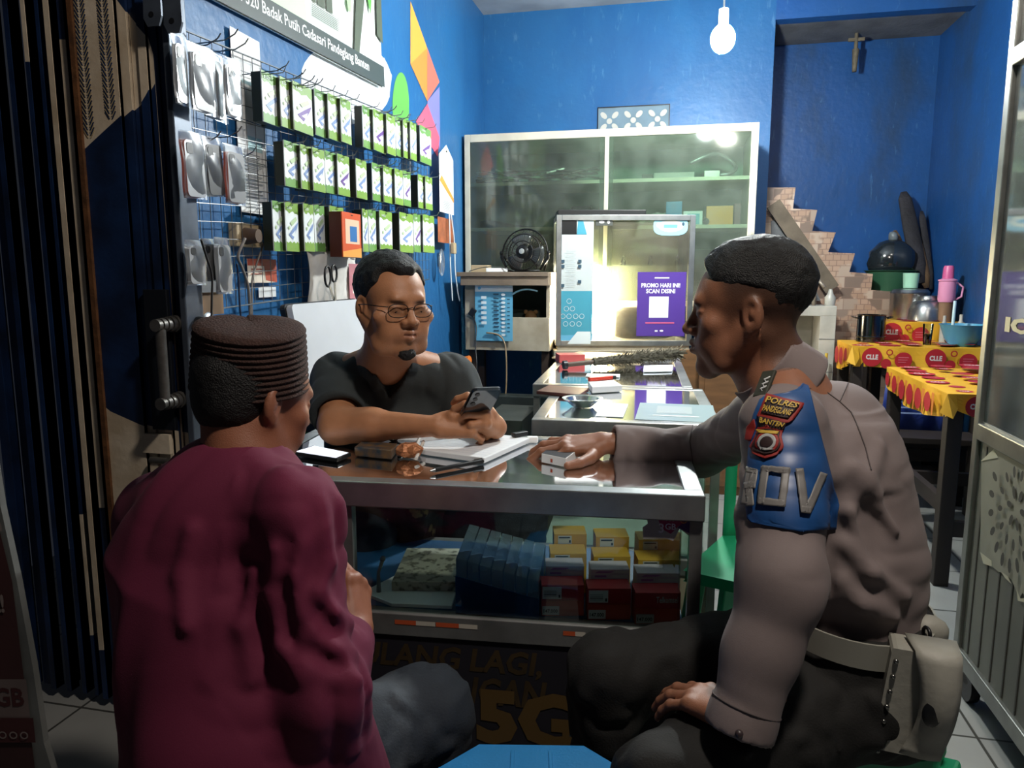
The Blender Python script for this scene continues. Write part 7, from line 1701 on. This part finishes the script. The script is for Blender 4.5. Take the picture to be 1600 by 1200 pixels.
def patch_grid(name, poly, m, par, lift=.003, thick=.003, n=40, bv=None, label=None):
    """cloth patch that follows the surface below it; outline given on the photo"""
    xs = [p[0] for p in poly]; ys = [p[1] for p in poly]; x0, x1, y0, y1 = min(xs), max(xs), min(ys), max(ys)
    def inside(x, y):
        c_ = False
        for (ax_, ay_), (bx2, by2) in zip(poly, poly[1:]+poly[:1]):
            if (ay_ > y) != (by2 > y) and x < (bx2-ax_)*(y-ay_)/(by2-ay_)+ax_: c_ = not c_
        return c_
    def rowspan(y):
        xs_ = []
        for (ax_, ay_), (bx2, by2) in zip(poly, poly[1:]+poly[:1]):
            if (ay_ > y) != (by2 > y): xs_.append((bx2-ax_)*(y-ay_)/(by2-ay_)+ax_)
        return (min(xs_), max(xs_)) if len(xs_) > 1 else None
    vs = []; ok = []; nr = n; nc = n
    for i in range(nr+1):
        y = y0+(y1-y0)*(i+.0)/nr; y = min(max(y, y0+.3), y1-.3); sp = rowspan(y) or (x0, x0+1); last = None
        for j in range(nc+1):
            x = sp[0]+(sp[1]-sp[0])*j/nc; q = onsurf(x, y, lift, None, bv); ok.append(q is not None); vs.append(q or Vector((0, 0, 0)))
    fs = []
    for i in range(nr):
        for j in range(nc):
            a_ = i*(nc+1)+j; f = (a_, a_+nc+1, a_+nc+2, a_+1)
            if all(ok[k] for k in f) and max((vs[f[k]]-vs[f[k-1]]).length for k in range(4)) < .09: fs.append(f)
    return MB().add(vs, fs, m).build(name, par, smooth='all', solid=thick, label=label)
ABL = mat('armband_blue', '#1c4c86', .45, noise=.25, scale=20, spec=.6)
arm_poly = [(1256, 600), (1262, 606), (1282, 690), (1300, 760), (1312, 790), (1306, 828), (1250, 832), (1200, 822), (1170, 815), (1166, 780), (1170, 720), (1178, 650), (1190, 622), (1240, 614)]
band = patch_grid('blue_armband', arm_poly, ABL, off, .004, .003, 44, label='blue armband with embroidered badges and grey letters')
def surf_text(t, corners, m, par, name, lift=.0085, bold=.02, sub=5, label=None):
    """lettering bent onto the cloth: corners = photo points lower-left, lower-right, upper-left, upper-right"""
    v, f = text_mesh(t, bold); mx = v.max(0); LL, LR, UL, UR = corners
    pts = []
    for a_, b_ in v:
        u, w_ = a_/mx[0], b_/mx[1]; x = (LL[0]*(1-u)+LR[0]*u)*(1-w_)+(UL[0]*(1-u)+UR[0]*u)*w_; y = (LL[1]*(1-u)+LR[1]*u)*(1-w_)+(UL[1]*(1-u)+UR[1]*u)*w_; pts.append(onsurf(x, y, lift))
    ff_ = [q for q in f if all(pts[k] is not None for k in q)]; pts = [p or Vector((0, 0, 0)) for p in pts]
    return MB().add(pts, ff_, m).build(name, par, label=label)
GLT = mat('armband_letter_grey', '#6f6c69', .5); BGD = mat('badge_red', '#8e2019', .6); BGD2 = mat('badge_dark', '#2a1515', .6); BGY = mat('badge_yellow_thread', '#c9a43c', .6); BGS = mat('badge_silver_thread', '#a5a6a4', .5)
def block_letter(ch, c4, m):
    strokes = {'O': [(0, 0, 1, 0), (1, 0, 1, 1), (1, 1, 0, 1), (0, 1, 0, 0)], 'V': [(0, 1, .42, 0), (.42, 0, .58, 0), (.58, 0, 1, 1)], 'R': [(0, 0, 0, 1), (0, 1, .9, 1), (.9, 1, .9, .55), (.9, .55, 0, .5), (.3, .5, .95, 0)]}[ch]
    LL, LR, UL, UR = c4; mb = MB()
    B_ = lambda u, w_: ((LL[0]*(1-u)+LR[0]*u)*(1-w_)+(UL[0]*(1-u)+UR[0]*u)*w_, (LL[1]*(1-u)+LR[1]*u)*(1-w_)+(UL[1]*(1-u)+UR[1]*u)*w_)
    for (a, b, c_, d_) in strokes:
        n = 16; th_ = 5.4; p0 = Vector(B_(a, b)); p1 = Vector(B_(c_, d_)); dr = (p1-p0).normalized(); pn = Vector((-dr.y, dr.x))*th_; p0 = p0-dr*th_*.8; p1 = p1+dr*th_*.8; vs = []; M_ = 5
        for i in range(n+1):
            q = p0.lerp(p1, i/n)
            for k in range(M_): s_ = -1+2*k/(M_-1); vs.append(onsurf(q.x+pn.x*s_, q.y+pn.y*s_, .0095) or Vector((0, 0, 0)))
        fs = [f for i in range(n) for k in range(M_-1) for f in [(i*M_+k, i*M_+k+1, (i+1)*M_+k+1, (i+1)*M_+k)] if all(vs[t].length > .01 for t in f) and (vs[f[0]]-vs[f[2]]).length < .03]
        mb.add(vs, fs, m)
    return mb
block_letter('O', [(1193, 786), (1222, 789), (1199, 735), (1228, 738)], GLT).build('armband_letter', off, smooth='all', solid=.001, label='grey letter O on the armband')
block_letter('V', [(1240, 796), (1270, 800), (1246, 738), (1278, 744)], GLT).build('armband_letter', off, smooth='all', solid=.001, label='grey letter V on the armband')
block_letter('R', [(1170, 786), (1178, 788), (1177, 738), (1184, 740)], GLT).build('armband_letter', off, smooth='all', solid=.001, label='grey letter R half hidden on the armband')
patch_grid('unit_badge', [(1200, 620), (1254, 634), (1236, 660), (1227, 664), (1186, 653)], BGD, off, .0085, .002, 16, label='red and gold curved unit badge')
patch_grid('unit_badge_field', [(1204, 625), (1247, 637), (1230, 657), (1193, 648)], BGD2, off, .0105, .0006, 14)
surf_text('POLRES', [(1199, 634), (1240, 642), (1203, 626), (1246, 636)], BGY, off, 'badge_lettering', .0128, label='gold letters POLRES')
surf_text('PANDEGLANG', [(1195, 646), (1232, 653), (1198, 637), (1237, 645)], BGY, off, 'badge_lettering', .0128, label='gold letters PANDEGLANG')
patch_grid('province_badge', [(1188, 652), (1229, 662), (1223, 673), (1190, 668)], BGD2, off, .0085, .0015, 12); surf_text('BANTEN', [(1191, 662), (1222, 669), (1192, 655), (1226, 664)], BGY, off, 'badge_lettering', .011, label='gold letters BANTEN')
shield = [(1188, 668), (1200, 665), (1212, 670), (1224, 672), (1221, 686), (1225, 700), (1214, 716), (1198, 720), (1180, 712), (1177, 698), (1184, 684)]
patch_grid('shield_badge', shield, BGD, off, .0085, .002, 20, label='red shield badge with round silver emblem')
sc2 = lambda k, dy=0: [(1202+(x-1202)*k, 693+(y-693)*k+dy) for x, y in shield]
patch_grid('shield_field', sc2(.82), BGD2, off, .0108, .0004, 18)
patch_grid('emblem_disc', [(1202+16*math.cos(t), 694+15*math.sin(t)) for t in [2*math.pi*i/20 for i in range(20)]], BGD, off, .0115, .0004, 14); patch_grid('emblem_ring', [(1202+12.5*math.cos(t), 694+11.5*math.sin(t)) for t in [2*math.pi*i/20 for i in range(20)]], BGS, off, .0122, .0003, 12)
patch_grid('emblem_center', [(1202+8.5*math.cos(t), 694+7.5*math.sin(t)) for t in [2*math.pi*i/16 for i in range(16)]], BGD2, off, .0128, .0003, 10)
patch_grid('emblem_scroll', [(1194, 702), (1211, 704), (1210, 708), (1194, 707)], BGS, off, .0134, .0003, 8); patch_grid('emblem_flame', [(1186, 674), (1218, 679), (1215, 684), (1190, 681)], BGY, off, .0125, .0003, 8)
surf = patch_grid('side_badge', [(1170, 668), (1181, 656), (1184, 668), (1176, 690), (1168, 688)], BGD, off, .006, .002, 10)
# collar, yoke seam, epaulette with rank slide, cuffs
CF = Field(np.array(nbo)-.14, np.array(nbo)+.14, .003)
upn = (HO(0, -.02, -.08)-nbo).normalized(); ctilt = (upn+ff*.25).normalized()
for sg in (1,):
    a_ = nbo-ctilt*.012-ff*.006; b_ = nbo+ctilt*.045-ff*.004; CF.cone(a_, b_, .084, .077, .004); CF.cone(a_-ctilt*.03, b_+ctilt*.06, .074, .070, .002, True)
CF.plane(b_+ctilt*.012, ctilt, .002); CF.plane(a_-ctilt*.010, -ctilt, .004); CF.ell(nbo+ff*.09, [.022, .05, .09], TO.R, .004, True)
CF.mesh('collar', UNI, off, smooth=1)
UND = mat('seam_dark', '#4a4140', .8)
def seam(pts, name='seam', m=UND, r=.0011, lift=.001):
    P_ = [];
    for (ax_, ay_), (bx2, by2) in zip(pts, pts[1:]):
        for k in range(8):
            q = onsurf(ax_+(bx2-ax_)*k/8, ay_+(by2-ay_)*k/8, lift)
            if q is not None and (not P_ or (q-P_[-1]).length < .04): P_.append(q)
    if len(P_) > 2: return MB().tube(P_, r, m, n=5).build(name, off, smooth='all')
seam([(1262, 607), (1290, 612), (1312, 628), (1330, 645), (1338, 662), (1345, 680)]); seam([(1312, 628), (1322, 606), (1326, 596)])
seam([(1338, 662), (1352, 700), (1362, 740)]); seam([(1085, 650), (1078, 690), (1085, 735)])
EPB = mat('epaulette_dark', '#2e2d22', .6)
q = onsurf(1196, 606, .004) or U(1192, 600, 1.24); dq = (q-CP).dot(FW); a_ = U(1203, 580, dq+.012); b_ = U(1187, 620, dq-.012)
MB().beam(a_, b_, .026, .006, EPB, up=(-RT*.75+UP*.45-FW*.5)).build('shoulder_rank_slide', off, bevel=.002, label='dark rank slide with silver chevrons')
for k in range(3):
    c_ = a_.lerp(b_, .32+.18*k)+(-FW*.006-RT*.004); MB().tube([c_+UP*.004+RT*.008, c_-RT*.002+UP*.0, c_-UP*.009+RT*.004], .0016, mat('chevron_silver', '#cfd0cf', .4), n=5).build('chevron', off)
BTN = mat('uniform_button', '#3a2f30', .4)
for px, py in ((1234, 548), (1155, 1146)):
    q = onsurf(px, py, .002)
    if q: MB().ball(q, .006, BTN, 12).build('button', off, smooth='all')
cu = MB().tube([nw-dw*.02+v for v in [Vector((0, 0, 0))]]*0 or ringpts(nw-dw*.02, .0505, dw, 32), .0015, UND, n=5, closed=True).build('cuff_seam', off, smooth='all')
# ---- trousers, belt, pouch, shoes
TRO = mat('officer_trousers', '#141311', .85, noise=.2, scale=9, bump=.15, bscale=300)
F = Field([min(fk.x, nk.x)-.12, min(nk.y, plv.y)-.28, -.01], [plv.x+.26, fk.y+.22, beltz+.06], .0075)
F.cone(plv2+ZU*.02, Vector((plv.x, plv.y, beltz)), .14, .138, .05, sq=rv, sf=1.25); F.cone(nhip, nk, .098, .070, .04); F.cone(fhip, fk, .105, .072, .04); F.ell(plv2-ff*.03, [.19, .15, .12], TO.R, .05)
na = Vector((nk.x+.03, nk.y+.02, .08)); fa = Vector((fk.x+.0, fk.y+.0, .08))
F.cone(nk, na, .072, .055, .03); F.cone(fk, fa, .070, .055, .03)
F.noise(.012, 12, seed=3); F.noise(.008, 28, ridge=True, seed=6)
F.plane((plv.x, plv.y, beltz+.012), ZU, .003)
F.mesh('trousers', TRO, off, smooth=2)
BVT = hitter(F)
for an in (na, fa): MB().ball(an+ff*.06-Vector((0, 0, .035)), .07, BLACK, 16, (1.5, .62, .62)).build('shoe', off, smooth='all')
BLT = mat('belt_white_leather', '#9c9b90', .5, noise=.15, scale=10); blt = MB(); n = 48; loop = []
pc = Vector((plv.x, plv.y, beltz))
for i in range(n):
    t = 2*math.pi*i/n; loop.append(pc+ff*.008+ff*.146*math.cos(t)+rv*.183*math.sin(t)-ff*.0)
vs = []
for p in loop:
    o_ = (p-pc).normalized(); tlt = ZU+o_*.03
    for (a_, b_) in ((0, -.022), (.004, -.022), (.004, .022), (0, .022)): vs.append(p+o_*a_+tlt*b_+ZU*.0)
fs = []
for i in range(n):
    j = (i+1) % n
    for k in range(4): fs.append((i*4+k, j*4+k, j*4+(k+1) % 4, i*4+(k+1) % 4))
for v_ in vs: v_.z += (v_-pc).dot(ff)*.10
BELT = MB().add(vs, fs, BLT).build('white_belt', off, smooth=True, label='white leather duty belt')
# pouch hanging at the back hip, nearest us
pq = U(1438, 1010, 1.19)
pw = thing('tmp', None, None) if False else None
px_ = (RT*.86+(-FWh)*.35+Vector((0, 0, 0))).normalized()      # width direction of the pouch in view
pxh = Vector((px_.x, px_.y, 0)).normalized(); pn_ = ZU.cross(pxh)*1.0
if pn_.dot(FW) > 0: pn_ = -pn_
tl = U(1392, 1000, 1.17); wpx = .092; hpx = .175; dpx = .055
PC = mat('pouch_white_leather', '#a19f94', .55, noise=.15, scale=12, bump=.1)
up_p = (ZU*1.0+pxh*.10).normalized()
prof = [(0, 0), (.012, -.005), (wpx*.86, -.005), (wpx*.95, .03), (wpx, .07), (wpx*.97, .13), (wpx*.86, hpx-.01), (wpx*.8, hpx), (0, hpx-.01)]
base_ = tl-up_p*hpx
pou = MB().prism(prof, base_-pn_*.0, pxh, up_p, .0, PC) if False else MB()
pou.prism([(0, 0), (wpx*.9, 0), (wpx*.9, hpx), (0, hpx)], base_-pn_*dpx*.5, pxh, up_p, (dpx if pxh.cross(up_p).dot(pn_) > 0 else -dpx), PC)
po_ = pou.build('pouch', BELT, bevel=.008, label='white leather pouch with studs and a black snap')
sgp = 1 if pxh.cross(up_p).dot(pn_) > 0 else -1
fc_ = base_+pn_*dpx*.5
mb = MB()                                    # curved flap
n = 14; vs = []
for i in range(n+1):
    t = i/n; 
    z_ = hpx+.004-t*(hpx*.98); bul = .012+.018*math.sin(math.pi*min(1, t*1.15)); wid0 = .030+.020*math.sin(math.pi*t*.9); 
    for j in range(7):
        u = j/6; vs.append(fc_+pxh*(wid0+(wpx*1.0+.006*math.sin(math.pi*t)-wid0)*u)+up_p*z_+pn_*(bul*(.55+.45*math.sin(math.pi*u))))
for j in range(7): vs.append(base_-pn_*dpx*.3+pxh*(.02+(wpx-.02)*j/6)+up_p*(hpx+.006))
fs = [(i*7+j, i*7+j+1, i*7+j+8, i*7+j+7) for i in range(n) for j in range(6)]; K = (n+1)*7
fs += [(K+j, K+j+1, j+1, j) for j in range(6)]
mb.add(vs, fs, PC).build('flap', BELT, smooth='all', solid=.003)
MB().lathe([(.0, .006), (.010, .005), (.015, 0)], fc_+pxh*wpx*.72+up_p*hpx*.52+pn_*.026, BLACK, axis=pn_, n=20, sy=1.5 if False else 1.45, sx=1.0).build('snap', BELT, smooth=True, label='black oval snap button')
STD = mat('stud_chrome', '#7c7c78', .2, .9)
for k in range(7): MB().ball(fc_+pxh*.008+up_p*(hpx-.02-.026*k)+pn_*.002, .0042, STD, 10).build('stud', BELT, smooth='all')
MB().ball(U(1450, 985, 1.25), .03, PC, 14, (1.1, .8, .9)).build('second_pouch', BELT, smooth='all')
MB().tube(ringpts(U(1448, 990, 1.20), .010, RT, 16), .003, BLACK, n=6, closed=True).build('black_clip', BELT, smooth='all')
stool('plastic_stool', (plv.x+.0, plv.y, 0), GRP, 'green plastic stool the officer sits on', .40, .30, .3)
# ================================================================== the customer on the left, seen from behind
ka, kt = math.radians(42), math.radians(16)
fk3 = ((FWh*math.cos(ka)+RT*math.sin(ka))*math.cos(kt)-ZU*math.sin(kt)).normalized()
HK = Frame(U(398, 622, 1.17), fk3, ZU, .92)
kb = math.radians(52); fb = (FWh*math.cos(kb)+RT*math.sin(kb)).normalized(); kr = fb.cross(ZU)
cus = thing('person', 'seated customer seen from behind in maroon shirt and brown pleated cap', 'person', (U(400, 1000, 1.12).x, U(400, 1000, 1.12).y, 0))
nbk = U(380, 722, 1.15); krs = U(462, 800, 1.05); kls = U(252, 812, 1.26); kc1 = U(362, 850, 1.17); kc2 = U(370, 1000, 1.15); kp = U(385, 1140, 1.12)
kre = U(500, 1075, 1.03); krw = U(560, 985, 1.22); kp2 = Vector((kp.x, kp.y, .44))
kle = U(270, 1080, 1.28); klw = U(420, 1060, 1.38)
TK = Frame(kc1, fb, ZU)
allk = np.array([list(q) for q in (HK.o, nbk, krs, kls, kp2, kre, krw, kle, klw)])
F = Field(allk.min(0)-.18, allk.max(0)+.18, .0038)
head(F, HK)
F.cone(HK(0, -.030, -.045), nbk, .048, .052, .03); F.cone(nbk-ZU*.02, krs-ZU*.015, .028, .034, .02); F.cone(nbk-ZU*.02, kls-ZU*.015, .028, .034, .02); F.cone(kc1, kc2, .10, .10, .04, sq=kr, sf=1.2); F.cone(kc2, kp, .10, .11, .04); F.cone(nbk, kc1, .05, .1, .04); F.cone(kp, kp2, .1, .1, .03)
F.cone(krs, kre, .042, .036, .02); F.cone(kre, krw, .034, .023, .02); F.cone(kls, kle, .042, .036, .02); F.cone(kle, klw, .034, .024, .02)
nk1 = hand(F, krw, UP*.50+FW*.35-RT*.10, RT*.7-FW*.4, UP, [(30, 45, 30), (35, 45, 30), (40, 45, 30), (45, 45, 30)], sc=.95)
nk1 += hand(F, klw, RT*.5+FW*.8, ZU, -RT, [(20, 30, 20)]*4, sc=.95)
F.mesh('body', SKN, cus, skincol('#8d5a43', '#6d4238', [HK], nk1)); eyes(cus, HK)
Fh = Field(np.array(HK.o)-.15, np.array(HK.o)+.16, .003)
Fh.ell(HK(0, -.020, .032), [.0715, .0880, .078], HK.R, .005); Fh.ell(HK(0, -.045, -.025), [.052, .046, .042], HK.R, .03); Fh.noise(.0015, 160)
Fh.plane(HK(0, .02, 0), HK.y+HK.z*.2, .006); Fh.ell(HK(.085, .02, -.02), [.03, .045, .05], HK.R, .006, True); Fh.ell(HK(-.085, .02, -.02), [.03, .045, .05], HK.R, .006, True)
Fh.ell(HK(0, .01, -.10), [.1, .07, .055], HK.R, .01, True); Fh.mesh('hair', HAIR, cus)
# pleated round cap
CAPM = mat('cap_brown_knit', '#38211a', .9, noise=.3, scale=60, bump=.5, bscale=300)
cb = U(391, 604, 1.180); ct_ = U(391, 514, 1.155); cax = (ct_-cb).normalized(); prof = []
H_ = (ct_-cb).length
for k in range(61):
    t = k/60; r = .0905*(1-.08*t)+.0016*math.sin(t*2*math.pi*10.5); prof.append((r, H_*t))
for k in range(1, 9): t = k/8; prof.append((.0832*math.cos(t*math.pi/2), H_+.016*math.sin(t*math.pi/2)))
cp = MB().lathe(prof, cb, CAPM, axis=cax, n=56)
for v in cp.v:
    a_ = (v-cb); h = a_.dot(cax)/H_; ang = math.atan2(a_.dot(kr), a_.dot(fb)); v += cax*(.004*math.sin(ang*2+1)*max(0, min(1, h)))
cp.build('brown_cap', cus, smooth='all', label='brown round cap with horizontal pleats')
# maroon shirt
MRN = mat('maroon_shirt', '#620f33', .85, noise=.15, scale=5, bump=.06, bscale=500, sheen=.0)
F = Field(allk.min(0)-[.2, .2, .02], allk.max(0)+[.16, .16, .0], .0052)
F.cone(nbk-ZU*.02, krs, .046, .056, .05); F.cone(nbk-ZU*.02, kls, .050, .066, .05); F.cone(kc1-ZU*.0, kc2, .150, .155, .06, sq=kr, sf=1.1); F.cone(nbk-ZU*.06-fb*.03, kc1-fb*.01, .075, .15, .06)
F.cone(kc2, kp, .155, .165, .05); F.cone(kp, kp2-ZU*.02, .165, .175, .04); F.cone(kls, kle, .066, .058, .04); F.cone(kle, klw.lerp(kle, .1), .056, .045, .02)
F.cone(krs, kre, .055, .050, .035); F.cone(kre, krw.lerp(kre, .12), .049, .038, .03)
F.cone(kre-ZU*.02+fb*.0, kp2+fb*.10+kr*.10, .05, .08, .06)
for a, b, d_ in (((470, 830), (520, 930), 1.0), ((430, 860), (500, 990), 1.0), ((500, 800), (470, 900), .98)): pass
F.noise(.014, 7, TK.R, (1.4, 1, .4), seed=4); F.noise(.008, 13, TK.R, (1.2, 1, .35), ridge=True, seed=8); F.noise(.003, 20, TK.R, (1, 1, 1.2), ridge=True, seed=1, box=(np.minimum(krs, kre)-.08, np.maximum(krs, kre)+.08))
for pts in (((470, 850), (455, 900), (470, 960)), ((430, 860), (425, 930), (440, 1010), (470, 1060)), ((400, 900), (380, 980), (395, 1060)), ((500, 930), (520, 960), (545, 975)), ((490, 990), (515, 1015), (550, 1020)), ((480, 1040), (520, 1060), (560, 1062)), ((300, 830), (285, 900), (290, 980)), ((505, 830), (512, 880), (500, 920))):
    crease(F, pts, .005, .022, .0)
for pts in (((450, 850), (440, 920), (455, 1000)), ((505, 960), (530, 990)), ((485, 1018), (530, 1042))): crease(F, pts, .005, .016, .002, True)
F.cone(nbk+ZU*.08+fb*.01, nbk-ZU*.015+fb*.01, .060, .056, .006, True)
dk_ = (krw-kre).normalized(); F.plane(krw-dk_*.035, dk_, .003, Vb(krw, .08)); F.cone(krw-dk_*.06, krw+dk_*.03, .030, .034, .003, True)
F.mesh('maroon_shirt', MRN, cus, smooth=2)
CF = Field(np.array(nbk)-.11, np.array(nbk)+.11, .003); upk = (HK(0, -.03, -.07)-nbk).normalized()
CF.cone(nbk-upk*.02, nbk+upk*.012, .066, .061, .003); CF.cone(nbk-upk*.05, nbk+upk*.05, .057, .055, .002, True); CF.plane(nbk+upk*.016, upk, .002); CF.plane(nbk-upk*.03, -upk, .003)
CF.mesh('stand_collar', MRN, cus, smooth=1)
# patterned dark trousers
TRK = mat('marbled_slate_trousers', '#232a33', .85, noise=.5, scale=6, col2='#5d646c', lo=.52, hi=.80, bump=.15, bscale=250)
kk1 = U(672, 1108, 1.28); kk1.z = .455; kk2 = kp2+fb*.30-kr*.12; kk2.z = .45
kk2 = U(560, 1120, 1.48); kk2.z = .44; kk2 = kk1+ (FWh*-.0) + Vector((-.22, .05, -.02))
F = Field(np.minimum(np.minimum(kp2, kk1), kk2)-[.2, .2, .5], np.maximum(np.maximum(kp2, kk1), kk2)+[.14, .14, .14], .0075)
F.cone(kp2+kr*.05, kk1, .10, .070, .04); F.cone(kp2-kr*.08, kk2, .10, .07, .03); F.cone(kp2, kp2+ZU*.05, .14, .14, .04)
ka1 = Vector((kk1.x-.03, kk1.y-.03, .08)); ka2 = Vector((kk2.x-.02, kk2.y, .08)); F.cone(kk1, ka1, .070, .055, .03); F.cone(kk2, ka2, .07, .055, .03)
F.noise(.014, 12, seed=3); F.noise(.007, 30, ridge=True, seed=6)
F.mesh('trousers', TRK, cus, smooth=2)
for an in (ka1, ka2): MB().ball(an+fb*.05-Vector((0, 0, .04)), .06, SHO, 14, (1, 1, .65)).build('sandal', cus, smooth='all')
stool('plastic_stool', (kp.x, kp.y, 0), BLP, 'blue plastic stool under the customer in maroon', .34, .29, .4)
